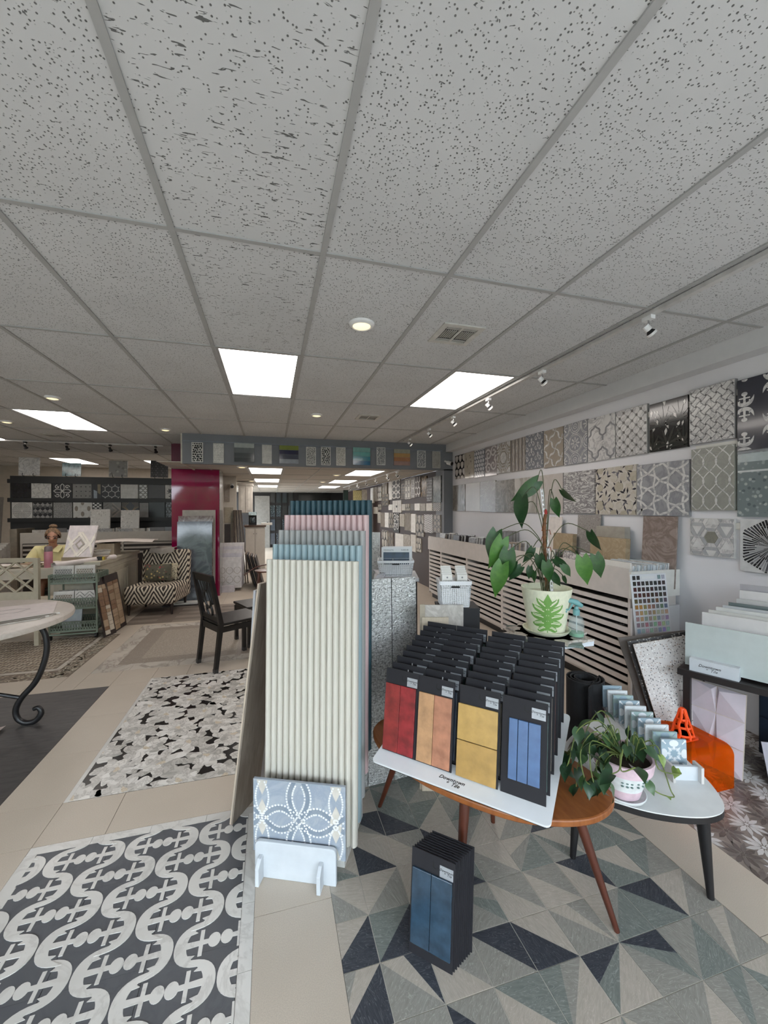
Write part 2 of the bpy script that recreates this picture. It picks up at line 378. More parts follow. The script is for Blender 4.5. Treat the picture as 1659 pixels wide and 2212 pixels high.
# --- zebra chair plank inlay
p = inlay('taupe_plank_inlay'); TW1, TW2 = wood((104,92,84), (128,116,106), 4, (2,16,16), .5), wood((128,116,106), (150,138,126), 4, (2,16,16), .5)
for k in range(8):
    y0 = 5.98+k*.115
    for q in range(3): xa = -1.85+q*.56-(.2 if k % 2 else 0); MB().box(max(xa, -1.85)+.001, y0+.001, -.004, min(xa+.56, -.25)-.001, y0+.114, .0004).build('plank', (TW1, TW2)[(k+q) % 2], p)
# --- marble-bordered inlay
p = inlay('marble_bordered_inlay'); MW = marble((214,204,192), (168,158,148), 3, 1.2, .05); MG = speckle((150,138,126), [(176,166,152),(128,118,108)], 120, .5, .6); MI = speckle((164,152,138), [(196,188,174),(140,130,118)], 90, .5, .7)
x0, y0, x1, y1 = INL['border']; b = .165
for k in range(5): MB().box(x0+k*(x1-x0)/5+.001, y0+.001, -.004, x0+(k+1)*(x1-x0)/5-.001, y0+b-.001, .0004).build('border_slab', MW, p); MB().box(x0+k*(x1-x0)/5+.001, y1-b+.001, -.004, x0+(k+1)*(x1-x0)/5-.001, y1-.001, .0004).build('border_slab', MW, p)
for k in range(4):
    yy = y0+b+k*(y1-y0-2*b)/4; h = (y1-y0-2*b)/4
    MB().box(x0+.001, yy+.001, -.004, x0+b-.001, yy+h-.001, .0004).build('border_slab', MW, p); MB().box(x1-b+.001, yy+.001, -.004, x1-.001, yy+h-.001, .0004).build('border_slab', MW, p)
MB().box(x0+b, y0+b, -.004, x1-b, y1-b, .0002).build('mosaic_band', MG, p); MB().box(x0+b+.17, y0+b+.13, -.004, x1-b-.17, y1-b-.13, .0006).build('mosaic_field', MI, p)
# --- basketweave inlay
p = inlay('basketweave_inlay'); x0, y0, x1, y1 = INL['basket']
MB().box(x0, y0, -.004, x1, y1, -.001).build('mosaic_ground', plain((112,98,84), .6), p)
MB().box(x0, y0+.20, -.004, x1-.155, y0+.245, .0006).build('white_band', MW, p); MB().box(x1-.2, y0+.245, -.004, x1-.155, y1, .0006).build('white_band', MW, p)
chips, dark = MB(), MB(); random.seed(3)
for a in range(52):
    for c in range(26):
        X, Y = -3.86+a*.0385, y0+.26+c*.05+(.025 if a % 2 else 0)
        if X+.03 < x1-.2 and Y+.03 < y1:
            if (a+c) % 2: chips.box(X, Y, -.003, X+.034, Y+.022, .0006)
            else: chips.box(X, Y, -.003, X+.016, Y+.045, .0006)
for k in range(700):
    X, Y = random.uniform(-3.6, x1-.03), random.uniform(y0+.01, y0+.18)
    if k > 330: X, Y = random.uniform(x1-.15, x1-.02), random.uniform(y0, y1-.03)
    chips.prism(xf(circ(0, 0, .016, 6, .010), X, Y, random.uniform(.7, 1.2), random.uniform(0, 3)), -.003, .0006, 0, 'z')
stuff(chips.build('mosaic_chips', marble((208,196,178), (170,156,138), 12, 1, .1), p))
# --- anchor inlay
p = inlay('anchor_inlay'); x0, y0, x1, y1 = INL['anchor']; AB = .045
AW = marble((222,218,212), (198,194,188), 5, 1.0, .04, .3); SLATE = marble((92,94,98), (80,82,87), 6, 1.4, .1, .45, .14)
for k in range(4):
    xa, xb = x0+k*(x1-x0)/4, x0+(k+1)*(x1-x0)/4; MB().box(xa+.0008, y1-AB, -.004, xb-.0008, y1, .0004).build('border_slab', AW, p)
for k in range(7):
    ya = y1-AB-(k+1)*.24; MB().box(x0, ya+.0008, -.004, x0+AB, ya+.239, .0004).build('border_slab', AW, p); MB().box(x1-AB, ya+.0008, -.004, x1, ya+.239, .0004).build('border_slab', AW, p)
ax0, ax1, ay1 = x0+AB+.0008, x1-AB-.0008, y1-AB-.0008
for k in range(3):
    for q in range(5):
        xa, xb = ax0+k*(ax1-ax0)/3, ax0+(k+1)*(ax1-ax0)/3; MB().box(xa+.0008, ay1-(q+1)*.31+.0008, -.004, xb-.0008, ay1-q*.31, .0002).build('slate_tile', SLATE, p)
def anchor_pieces():
    out = []; n = 18
    mid = lambda t: (.004+.100*(abs(t)**2.2), .076*math.sin(t*1.55)/math.sin(1.55))
    A = [mid(-1+2*i/n) for i in range(n+1)]
    wd = lambda t: .037*(1-abs(2*t-1)**2.8)+.0016
    L, R = [], []
    for i in range(n+1):
        a, b = A[max(i-1, 0)], A[min(i+1, n)]; dx, dy = b[0]-a[0], b[1]-a[1]; l = math.hypot(dx, dy); h = wd(i/n)
        R.append((A[i][0]+dy/l*h*.95, A[i][1]-dx/l*h*.95)); L.append((A[i][0]-dy/l*h*.05, A[i][1]+dx/l*h*.05))
    up = [(.016, .007), (.108, .0062), (.108, -.0062), (.016, -.007)]
    body = L+R[::-1]
    barb = [(.046, .058), (.072, .038), (.036, .032)]
    out.append(body); out.append([(.008,-.014),(.04,-.0105),(.114,-.0075),(.114,.0075),(.04,.0105),(.008,.014)]); out.append([(.081,-.044),(.094,-.044),(.094,.044),(.081,.044)])
    for sg in (1, -1): out.append([(a, sg*b) for a, b in barb])
    out.append(circ(.1295, 0, .0205, 18, .0245)); return out
ANCH = anchor_pieces()
def anchors_in(x0, y0, x1, y1, cx, cy, per=.30, row=.1265, s=1.0, rows=range(-3, 14)):
    out = []
    for r in rows:
        Y = cy-r*row
        for c in range(-1, 6):
            X = cx+c*per+(per/2 if r % 2 else 0)
            for sg in (1, -1):
                pcs = [clip_poly([(X+sg*q[0]*s, Y+q[1]*s) for q in poly], x0, y0, x1, y1) for poly in ANCH]; pcs = [q for q in pcs if q]
                if pcs: out.append((pcs, r, sg))
    return out
for pcs, r_, sg_ in anchors_in(ax0, .6, ax1, ay1, -.924, 2.02):
    m = MB()
    for kq, q in enumerate(pcs): m.prism(q, 0, .0011+.00006*kq+.0005*(r_ % 2)+.0012*(r_ % 4 > 1), 0, 'z')
    m.build('anchor', AW, p)
# --- triangle wood-look inlay
p = inlay('triangle_tile_inlay')
def grain(name, c1, c2, c3, rot):
    t = NT(name); v = offs(t, (1, 1, 1), (0, 0, rot)); n = t.n('ShaderNodeMapping'); n.inputs['Scale'].default_value = (6, 26, 1); t.l(v, n.inputs['Vector'])
    f = t.noise(n.outputs[0], 1.0, 3, .5, 1.6); sn = t.math('ABSOLUTE', t.math('SINE', t.math('MULTIPLY', f, 40.0))); fine = t.noise(n.outputs[0], 5.0, 4)
    g = t.ramp(sn, [(.0, (1,1,1,1)), (.34, (0,0,0,1))]); base = t.ramp(fine, [(.3, c1), (.7, c2)])
    return t.fin(t.mix(t.math('MULTIPLY', g, .62), base, c3), .5)
TRI = []
for k, (a, b, c) in enumerate((((164,155,143),(180,170,158),(196,188,177)), ((132,129,122),(150,146,138),(182,178,170)), ((106,111,107),(126,130,124),(168,171,165)), ((46,49,57),(64,67,74),(118,121,126)))):
    TRI.append([grain('wood_look_%d%d' % (k, r), rgb(*a), rgb(*b), rgb(*c), r*1.1+.2) for r in range(3)])
x0, y0, x1, y1 = INL['tri']; random.seed(11); P = .1625; g = .0016
MB().box(x0, y0, -.004, x1, y1, -.0012).build('grout', plain((188,182,172), .8), p)
for a in range(-5, 6):
    for b in range(-4, 9):
        X, Y = .831+a*P, 1.122+b*.1645; Q = [(X+g, Y+g), (X+P-g, Y+g), (X+P-g, Y+.1645-g), (X+g, Y+.1645-g)]
        k = random.randrange(4); A, B, C, D = Q[k], Q[(k+1) % 4], Q[(k+2) % 4], Q[(k+3) % 4]; mid = lambda u, v: ((u[0]+v[0])/2, (u[1]+v[1])/2)
        style = random.random()
        if style < .45: tris = [[A, B, C], [A, C, D]]
        elif style < .8: tris = [[A, B, C], [A, C, mid(C, D)], [A, mid(C, D), D]]
        else: tris = [[A, B, mid(B, C)], [A, mid(B, C), C], [A, C, D]]
        last = -1
        for tri in tris:
            tri = clip_poly(tri, x0, y0, x1, y1)
            if not tri: continue
            c = random.choices(range(4), (44, 25, 18, 13))[0]
            if c == last: c = (c+1) % 3
            last = c; cx, cy = tri[0]; MB().prism([(q[0]-cx, q[1]-cy) for q in tri], -.003, .0004, 0, 'z').build('wood_look_triangle', random.choice(TRI[c]), p, loc=(cx, cy, 0))
# --- peony inlay
p = inlay('peony_inlay'); x0, y0, x1, y1 = INL['flower']; random.seed(5)
MB().box(x0, y0, -.004, x1, y1, -.001).build('black_ground', plain((20,18,17), .3, var=.2), p)
MB().box(x0, y0, -.003, x0+.022, y1, .0006).build('white_edge', AW, p)
PW = [marble((226,221,214), (180,174,167), 9, 2.0, .05, .3, .08), marble((216,211,204), (170,165,158), 11, 2.4, .06, .3, .1), marble((231,227,221), (196,191,184), 7, 1.6, .05, .3, .06), marble((204,199,192), (160,156,149), 10, 2.0, .08, .3, .12)]
CEN = speckle((206,192,170), [(150,130,106),(220,210,192)], 220, .3, .7)
def blob(cx, cy, rx, ry, a, n=12, wob=.12):
    ph = [random.uniform(0, 6.28) for _ in range(3)]
    pts = []
    for i in range(n*2):
        th = 2*PI*i/(n*2); r = 1+wob*math.sin(3*th+ph[0])+wob*.6*math.sin(5*th+ph[1]); pts.append((rx*r*math.cos(th), ry*r*math.sin(th)))
    return xf(pts, cx, cy, 1, a)
def peony(cx, cy, R):
    m = MB(); z = .0008
    for ring, (nr, rr, pr_) in enumerate(((8, .72, .37), (7, .48, .31), (5, .25, .22))):
        a0 = random.uniform(0, 6)
        for k in range(nr):
            a = a0+2*PI*k/nr+random.uniform(-.15, .15); q = clip_poly(blob(cx+R*rr*math.cos(a), cy+R*rr*math.sin(a), R*pr_, R*pr_*random.uniform(.62, .85), a+random.uniform(-.3, .3)), x0+.023, y0, x1, y1)
            z += .00003
            if q: m.prism(q, 0, z, random.randrange(4), 'z')
    q = clip_poly(blob(cx, cy, R*.19, R*.11, random.uniform(0, 3), 10, .2), x0+.023, y0, x1, y1)
    if q: m.prism(q, 0, z+.0002, 4, 'z')
    if m.v: m.build('peony', PW+[CEN], p)
for r in range(9):
    for c in range(5):
        peony(x0+.02+c*.255+(.128 if r % 2 else 0)+random.uniform(-.02, .02), y0+.02+r*.205+random.uniform(-.015, .015), random.uniform(.120, .130))
# --- bloom inlay on the right
p = inlay('dahlia_inlay'); x0, y0, x1, y1 = INL['bloom']; random.seed(9)
MB().box(x0, y0, -.004, x1, y1, -.0008).build('taupe_ground', marble((150,138,130), (134,122,114), 8, 1.5, .1), p)
FW, FD = [marble((226,222,220), (204,198,194), 14, 1, .1), marble((212,207,205), (196,190,186), 14, 1, .1)], [marble((112,101,96), (96,86,80), 12, 1, .1), marble((128,117,110), (110,100,94), 12, 1, .1)]
def dahlia(cx, cy, R, mats, name):
    m = MB(); n = 11
    for k in range(n):
        a = 2*PI*k/n+random.uniform(-.05, .05); L = R*(1 if k % 2 else .86); q = [(.12*R, 0), (.36*R, .105*R), (.62*R, .115*R), (L, 0), (.62*R, -.115*R), (.36*R, -.105*R)]
        q = clip_poly(xf(q, cx, cy, 1, a), x0, y0, x1, y1)
        if q: m.prism(q, 0, .0006, k % 2, 'z')
    q = clip_poly(circ(cx, cy, R*.1, 10), x0, y0, x1, y1)
    if q: m.prism(q, 0, .0006, 0, 'z')
    if m.v: m.build(name, mats, p)
for r in range(17):
    for c in range(10):
        X, Y = x0+c*.132+(.066 if r % 2 else 0), y0+r*.116
        dahlia(X+random.uniform(-.008, .008), Y, .084, FW if (c+r//2) % 2 == 0 else FD, 'white_dahlia' if (c+r//2) % 2 == 0 else 'taupe_dahlia')
# --- ceiling lights
DIFF = emit((1.0,.93,.87), TROFFER, 'lit_diffuser'); LAMPY = emit((1.0,.80,.42), DOWNL, 'warm_lamp')
def troffer(x0, y0, z, label, grp='recessed fluorescent ceiling panels', mat=None):
    t = thing('ceiling_light_panel', label, 'ceiling light', (x0, y0, z), 0, grp)
    MB().box(.03, .03, .002, TW-.03, TD-.03, .006).build('diffuser', mat or DIFF, t)
    f = MB()
    for (a, b, c, d) in ((.012,.012,TW-.012,.032), (.012,TD-.032,TW-.012,TD-.012), (.012,.032,.032,TD-.032), (TW-.032,.032,TW-.012,TD-.032)): f.box(a, b, -.002, c, d, .012)
    f.build('frame', TEE, t)
LBL = {(0,1): 'lit rectangular ceiling panel straight above the fluted panel stack', (3,1): 'lit rectangular ceiling panel running along the right track rail', (-4,3): 'lit rectangular ceiling panel over the left seating area', (-7,7): 'lit ceiling panel far left beyond the black display wall', (-4,7): 'lit ceiling panel just left of the bulkhead corner, behind the display wall', (-7,4): 'sliver of a lit ceiling panel at the left picture edge', (-8,0): 'lit ceiling panel out to the left, above the iron table'}
for (j, i), l in LBL.items(): troffer(GX+TW*j, GY+TD*i, CEIL, l)
for (j, i) in sorted(lights_low): troffer(GX+TW*j, LY0+TD*i, LOWC, 'lit panel in the low back ceiling, %s row, number %s going back' % ('left' if j == 0 else 'right', ('one', 'two', 'three')[i//2]), 'light panels of the low back ceiling')
def downlight(p, label, r=.062):
    t = thing('recessed_downlight', label, 'downlight', p, 0, 'round recessed downlights')
    MB().lathe([(r*.72, -.016), (r*.78, -.02), (r, -.012), (r*1.06, 0), (r*.7, 0), (r*.7, -.01)], 28).build('trim_ring', WHITE, t, True)
    MB().lathe([(.001, -.024), (r*.4, -.023), (r*.72, -.016)], 24).build('lens', LAMPY, t, True)
for p_, l in (((.542,2.426), 'largest round warm downlight, nearest the viewer'), ((-2.10,4.81), 'round warm downlight at upper left before the lit left panel'), ((-3.22,6.25), 'round warm downlight at the left picture edge'), ((-1.414,6.3), 'round warm downlight beside the bulkhead corner'), ((.536,4.875), 'second round warm downlight on the centre line before the bulkhead')): downlight((*p_, CEIL), l, .075 if p_[0] == .542 else .066)
for p_, l in (((-.445,6.95), 'low back ceiling downlight left of the light panels, nearer'), ((-.438,10.2), 'low back ceiling downlight left of the light panels, farther'), ((1.28,8.08), 'low back ceiling downlight between the panel rows, nearer'), ((1.257,10.13), 'low back ceiling downlight between the panel rows, farther')): downlight((*p_, LOWC), l, .08)
def vent(x, y, label, sz=.3, rz=0):
    t = thing('ceiling_vent', label, 'vent', (x, y, CEIL), rz, 'square ceiling air vents'); h = sz/2
    fr = MB()
    for (a, b, c, d) in ((-h,-h,h,-h+.035), (-h,h-.035,h,h), (-h,-h+.035,-h+.035,h-.035), (h-.035,-h+.035,h,h-.035), (-.008,-h+.035,.008,h-.035)): fr.box(a, b, -.008, c, d, 0)
    fr.build('frame', plain((196,194,188), .45), t); MB().box(-h+.02, -h+.02, -.001, h-.02, h-.02, 0).build('backing', BLACK, t)
    for k in range(7):
        for s in (-1, 1): xx = s*(.022+k*.0135); MB().box(xx-.0035, -.055, -.006, xx+.0035, .055, -.002).build('louver', plain((176,174,168), .45), t)
    for s in (-1, 1):
        for q in (0, 1): MB().box(-h+.04, s*(.075+q*.018)-.004, -.007, h-.04, s*(.075+q*.018)+.004, -.003).build('louver', plain((176,174,168), .45), t)
vent(1.165, 2.41, 'square slotted ceiling vent beside the largest downlight', .28); vent(1.162, 4.85, 'small ceiling vent near the bulkhead, before the right track', .28); vent(-3.125, 7.25, 'flat ceiling vent beyond the lit left panel', .3)
# ================================================================== PANEL PATTERNS (outlines in panel x,z)
def rp(x, y, P, n):
    d = ray(x, y); P = Vector(P); n = Vector(n); return O + d*((P-O).dot(n)/d.dot(n))
def body(t, w, h, th, mat, name='panel_body', bv=True):
    o = MB().box(0, 0, 0, w, th, h).build(name, mat, t); return o
def inlay_on(t, w, h, items, mats, sep=True, pr=.0016, m=.004, name='piece'):
    """items: (poly or list of quads, material index); clipped to the panel and standing a little proud of it"""
    if sep:
        for ki, (it, mi) in enumerate(items):
            mb = MB(); pk = pr+.00013*(ki % 9)
            for q in (it if isinstance(it[0], list) else [it]):
                q = clip_poly(q, m, m, w-m, h-m)
                if q: mb.prism(q, -pk, .001)
            if mb.v: mb.build(name, mats[mi], t)
    else:
        by = {}
        for ki, (it, mi) in enumerate(items):
            mb = by.setdefault(mi, MB()); pk = pr+.00013*(ki % 9)
            for q in (it if isinstance(it[0], list) else [it]):
                q = clip_poly(q, m, m, w-m, h-m)
                if q: mb.prism(q, -pk, .001)
        for mi, mb in by.items():
            if mb.v: stuff(mb.build('pattern_pieces', mats[mi], t))
def spiral(cx, cy, r, turns, a0, n=28, s=1): return [(cx+r*(1-.85*i/n)*math.cos(a0+s*turns*2*PI*i/n), cy+r*(1-.85*i/n)*math.sin(a0+s*turns*2*PI*i/n)) for i in range(n+1)]
def ngon(cx, cy, r, n, a=0): return [(cx+r*math.cos(a+2*PI*k/n), cy+r*math.sin(a+2*PI*k/n)) for k in range(n)]
def pat_hex(w, h, r, gap=.86, mi=(0,), a=PI/6):
    out = []; k = 0
    for j in range(-1, int(h/(1.5*r))+2):
        for i in range(-1, int(w/(1.732*r))+2):
            out.append((ngon(i*1.732*r+(.866*r if j % 2 else 0), j*1.5*r, r*gap, 6, a), mi[k % len(mi)])); k += 1
    return out
def pat_basket(w, h, P):
    out = []
    for j in range(-9, 10):
        for i in range(-9, 10):
            cx, cy = w/2+(i-j)*P*.7071, h/2+(i+j)*P*.7071; a = PI/4 if (i+j) % 2 else -PI/4
            if not (-P < cx < w+P and -P < cy < h+P): continue
            L, W = P*.60, P*.37
            q = [(-L, -W), (-L*.5, -W*.8), (L*.5, -W*.8), (L, -W), (L*.96, 0), (L, W), (L*.5, W*.8), (-L*.5, W*.8), (-L, W), (-L*.96, 0)]
            out.append((xf(q, cx, cy, 1, a), 0)); out.append((ngon(cx, cy+P*.7071, P*.13, 4, 0), 1))
    return out
def pat_ogee(w, h, P, wd):
    out = []; H = P*1.15
    for j in range(-1, int(h/H)+2):
        for i in range(-1, int(w/P)+2):
            X, Y = i*P+(P/2 if j % 2 else 0), j*H/1.0*.5*2
            for s in (1, -1):
                q = smooth_open([(X, Y+H*.62), (X+s*P*.10, Y+H*.52), (X+s*P*.28, Y+H*.42), (X+s*P*.30, Y+H*.22), (X+s*P*.5, Y+H*.10), (X+s*P*.5, Y-H*.10)], 4); out.append((strip(q, wd), 0))
    return out
def pat_diamond(w, h, P):
    out = []
    for j in range(-1, int(h/P*2)+3):
        for i in range(-1, int(w/P)+2):
            cx, cy = i*P+(P/2 if j % 2 else 0), j*P/2; r = P*.47; c = r*.26
            out.append(([(cx-c, cy+r-c), (cx+c, cy+r-c), (cx+r-c, cy+c), (cx+r-c, cy-c), (cx+c, cy-r+c), (cx-c, cy-r+c), (cx-r+c, cy-c), (cx-r+c, cy+c)], 0)); out.append((ngon(cx+P/2, cy, c*.95, 4, 0), 1))
    return out
def pat_leaf_fronds(w, h):
    out = []; random.seed(21)
    for k in range(26): cx, cy = random.uniform(0, w), random.uniform(0, h); out.append((xf([(0, .05*h), (.03*w, 0), (0, -.07*h), (-.03*w, 0)], cx, cy, random.uniform(.6, 1.3), random.uniform(-.6, .6)), 0))
    for cx, cy in ((.5*w, .1*h), (.1*w, .0), (.9*w, .05*h), (.35*w, .5*h), (.75*w, .55*h)):
        for k in range(9):
            a = -1.25+2.5*k/8; L = h*random.uniform(.38, .5)
            mid = [(cx+L*s*math.sin(a), cy+L*s*math.cos(a)-abs(a)*L*.45*s*s) for s in (0, .2, .4, .6, .8, 1)]
            out.append((strip(smooth_open(mid, 3), lambda t: .055*w*math.sin(PI*min(1, .12+.88*t))+.002), 1+k % 2))
    return out
def pat_pinwheel(w, h, P):
    out = []
    for j in range(-1, int(h/P)+2):
        for i in range(-1, int(w/P)+2):
            for k in range(4):
                a = PI/4+k*PI/2; q = [(0, 0), (.25, .07), (.5, -.07), (.70, 0)]; out.append((strip(smooth_open(xf(q, i*P, j*P, P, a), 4), lambda t: P*(.03+.09*math.sin(PI*t)**2)), 0))
    return out
def pat_scroll(w, h, P, wd):
    out = []
    for j in range(-1, int(h/P)+2):
        for i in range(-1, int(w/P)+2):
            X, Y = i*P, j*P+(P/2 if i % 2 else 0)
            for s in (1, -1): out.append((strip(spiral(X+s*P*.24, Y, P*.24, .95, PI/2 if s > 0 else PI/2, 18, -s), wd), 0)); out.append((strip([(X, Y+P*.1), (X+s*P*.09, Y+P*.3), (X, Y+P*.5)], wd), 0))
            for k in range(5): a = 2*PI*k/5+PI/2; out.append((xf(circ(0, 0, P*.07, 8, P*.03), X+P*.09*math.cos(a), Y+P*.5+P*.09*math.sin(a), 1, a), 0))
    return out
def pat_medallion(w, h, P, wd):
    out = []
    for j in range(-1, int(h/P)+2):
        for i in range(-1, int(w/P)+2):
            X, Y = i*P+w/2, j*P+h/2
            if (i+j) % 2 == 0:
                for k in range(8): out.append((xf(circ(P*.26, 0, P*.12, 8, P*.05), X, Y, 1, k*PI/4), 0))
                out.append((strip(circ(X, Y, P*.12, 16), wd, True), 0)); out.append((strip(circ(X, Y, P*.5, 28), wd, True), 0)); out.append((strip(circ(X, Y, P*.58, 28), wd*.6, True), 0))
            else:
                for r in (.42, .3, .14): out.append((strip(circ(X, Y, P*r, 22), wd, True), 0))
                out.append((circ(X, Y, P*.05, 8), 0))
    return out
def pat_octo(w, h):
    out = []
    for cx, cy in ((w/2, h/2), (0, 0), (w, 0), (0, h), (w, h)):
        for r, wd in ((.30, .022), (.42, .02)): out.append((strip(ngon(cx, cy, w*r*1.1, 8, PI/8), w*wd*1.6, True), 0))
        out.append((ngon(cx, cy, w*.24, 8, PI/8), 0))
    for cx, cy in ((w/2, 0), (w/2, h), (0, h/2), (w, h/2)): out.append((ngon(cx, cy, w*.11, 4, PI/4), 0))
    return out
def pat_swirl(w, h, wd):
    out = []
    for cx, cy, s, a in ((.3, .25, 1, 0), (.72, .35, -1, 1), (.3, .72, -1, 2), (.75, .8, 1, .5), (.05, .5, 1, 3), (.98, .6, -1, 2)): out.append((strip(spiral(cx*w, cy*h, w*.26, 1.35, a*1.3, 26, s), wd), 0))
    return out
def pat_chain(w, h, P, wd):
    out = []
    for j in range(-1, int(h/(P*.87))+2):
        for i in range(-1, int(w/P)+2): out.append((strip(ngon(i*P+(P/2 if j % 2 else 0), j*P*.87, P*.56, 6, PI/6), wd, True), 0)); out.append((circ(i*P+(P/2 if j % 2 else 0), j*P*.87+P*.56, wd*1.5, 6), 0))
    return out
def pat_vesica(w, h, P, H, wd):
    out = []
    for i in range(-1, int(w/P)+2):
        for s in (1, -1): out.append((strip([(i*P+P/2+s*P*.55*math.sin(PI*z/H*1.0), z) for z in [h*k/40 for k in range(41)]], wd), 0))
    return out
def pat_starknot(w, h, P, wd):
    out = []
    for a in (PI/2, PI/6, -PI/6):
        d = (math.cos(a), math.sin(a)); n = (-d[1], d[0])
        for k in range(-5, 6):
            c0 = (k+.5)*P*.433*2*.5; ox, oy = w*.5+n[0]*c0, h*.5+n[1]*c0; out.append((strip([(ox+d[0]*s*w*.06+n[0]*P*.022*math.sin(s*w*.06/(P*.25)*PI), oy+d[1]*s*w*.06+n[1]*P*.022*math.sin(s*w*.06/(P*.25)*PI)) for s in range(-22, 23)], wd*.75), 0))
    return out
def pat_hexring(w, h, R):
    out = []
    cs = [(w/2, h/2)]+[(w/2+1.732*R*1.06*math.cos(PI/3*k), h/2+1.732*R*1.06*math.sin(PI/3*k)) for k in range(6)]
    for cx, cy in cs:
        out.append((ngon(cx, cy, R*.44, 6), 2))
        for ra, rb, mi in ((.47, .70, 0), (.73, .98, 1)):
            for k in range(6):
                a0, a1 = k*PI/3, (k+1)*PI/3; out.append(([(cx+R*ra*math.cos(a0+.01), cy+R*ra*math.sin(a0+.01)), (cx+R*rb*math.cos(a0+.01), cy+R*rb*math.sin(a0+.01)), (cx+R*rb*math.cos(a1-.01), cy+R*rb*math.sin(a1-.01)), (cx+R*ra*math.cos(a1-.01), cy+R*ra*math.sin(a1-.01))], (mi+k) % 2))
    return out
def pat_burst(w, h, n=56):
    out = []; cx, cy = w/2, h/2; random.seed(4); R = w*.52
    for k in range(n):
        a = 2*PI*k/n; lim = R*.866/math.cos(((a+PI/6) % (PI/3))-PI/6); r0 = .06*R
        while r0 < lim:
            r1 = min(lim, r0+random.uniform(.2, .5)*R); da = PI/n*.62
            out.append(([(cx+r0*math.cos(a-da), cy+r0*math.sin(a-da)), (cx+r1*math.cos(a-da), cy+r1*math.sin(a-da)), (cx+r1*math.cos(a+da), cy+r1*math.sin(a+da)), (cx+r0*math.cos(a+da), cy+r0*math.sin(a+da))], random.choice((0, 0, 1, 2)))); r0 = r1+.012*R
    return out
def pat_lily(w, h):
    out = []; random.seed(17)
    for j in range(-1, 7):
        for i in range(-1, 6):
            X, Y = i*w/4.2+(w/8.4 if j % 2 else 0), j*h/5.2; a = random.uniform(0, 6)
            pad = [(math.cos(t)*(1-.25*(abs(t-PI) < .01)), math.sin(t)) for t in [2*PI*k/14 for k in range(14)]]
            out.append((xf(pad, X, Y, w*.092*random.uniform(.85, 1.15), a), random.choice((0, 0, 1))))
            for k in range(3):
                b = a+k*2.1+.6; q = [(0, 0), (.45, .16), (1, 0), (.45, -.16)]; out.append((xf(q, X+w*.09*math.cos(b), Y+w*.09*math.sin(b), w*.13, b+.9), 2+k % 2))
    return out
# ---- wall panel by its corners in the photograph, on the plane X = const
def wp(name, label, tl, br, th=.022, X=3.1, grp=None, cat='tile panel'):
    a, b = px(*tl, X-th), px(*br, X-th); w, h = a.y-b.y, a.z-b.z
    return thing(name, label, cat, group=grp, mw=frame((X-th, a.y, b.z), (0,-1,0), (0,0,1))), w, h
Z4 = lambda a, b: (960+a*.4213, 800+b*.4213)
MBe, MWh, MGr = marble((202,196,188), (176,168,160), 6, 1.4, .06), marble((224,222,220), (170,168,170), 6, 2.0, .05), marble((160,160,164), (138,138,144), 7, 1.6, .08)
MLG, MDk, MTa = marble((186,186,188), (164,164,168), 6, 1.6, .07), marble((52,50,54), (84,82,86), 7, 1.6, .05), marble((176,166,156), (150,140,130), 6, 1.6, .08)
GL = lambda c: plain(c, .14, coat=.25, var=.05)
RG = 'framed tile panels on the right wall, top row'
def top_panel(name, label, tl, br, base, fn, mats, sep=False, th=.02):
    t, w, h = wp(name, label, Z4(*tl), Z4(*br), th, grp=RG); body(t, w, h, th, base)
    if fn: inlay_on(t, w, h, fn(w, h), mats, sep)
    return t
top_panel('tile_board', 'black chain-link mosaic panel, farthest in the top row', (55,440), (102,552), GL((196,190,186)), lambda w, h: pat_chain(w, h, w/2.6, w*.06), [GL((36,32,36))])
top_panel('tile_board', 'glossy beige panel with sparse dark sprigs, second from the far end', (104,426), (150,548), GL((178,170,158)), lambda w, h: [(xf([(0,0),(.03,.04),(0,.1),(-.03,.04)], w*a, h*b, w*1.6, c), 0) for a, b, c in ((.2,.7,.4),(.7,.8,2),(.3,.5,3),(.75,.6,1),(.5,.85,5),(.6,.2,2))], [plain((110,100,92))])
top_panel('tile_board', 'grey panel dotted with white rosettes, third from the far end', (153,416), (205,543), GL((120,122,130)), lambda w, h: pat_hex(w, h, w*.13, .74), [GL((204,204,208))])
top_panel('tile_board', 'glossy taupe panel with big white spirals', (208,398), (268,535), GL((148,140,142)), lambda w, h: pat_swirl(w, h, w*.075), [GL((206,200,200))])
top_panel('tile_board', 'taupe panel with white concentric octagons', (269,380), (338,520), marble((166,158,148), (150,142,132), 6), pat_octo, [MWh])
top_panel('tile_board', 'grey panel of vertical wavy stripes', (341,360), (413,510), MTa, lambda w, h: [(strip([(w*(.06+.125*k)+w*.014*math.sin(z*17+k*2), h*z) for z in [q/14 for q in range(15)]], w*(.03 if k % 2 else .055)), k % 2) for k in range(8)], [plain((112,108,108)), MWh])
top_panel('tile_board', 'grey panel with white fleur scrolls', (416,337), (505,497), marble((140,142,148), (122,124,132), 7), lambda w, h: pat_scroll(w, h, w*.36, w*.028), [MWh])
top_panel('tile_board', 'beige panel with white twisted ribbon crosses', (509,314), (608,487), marble((172,162,150), (156,146,134), 6), lambda w, h: pat_pinwheel(w, h, w*.62), [MWh], True)
top_panel('tile_board', 'grey panel with white flower medallion and ringed corners', (613,283), (733,470), marble((158,158,164), (140,140,148), 8), lambda w, h: pat_medallion(w, h, w*.52, w*.024), [MWh])
top_panel('tile_board', 'white marble panel with grey lantern outlines', (736,253), (875,450), MWh, lambda w, h: pat_ogee(w, h, w*.56, w*.045), [plain((132,132,136), .3)], True)
t = top_panel('tile_board', 'white marble diamond panel with dark dots at the corners', (879,215), (1040,425), plain((150,148,146), .4), lambda w, h: pat_diamond(w, h, w*.27), [MWh, plain((84,80,76), .3)], True)
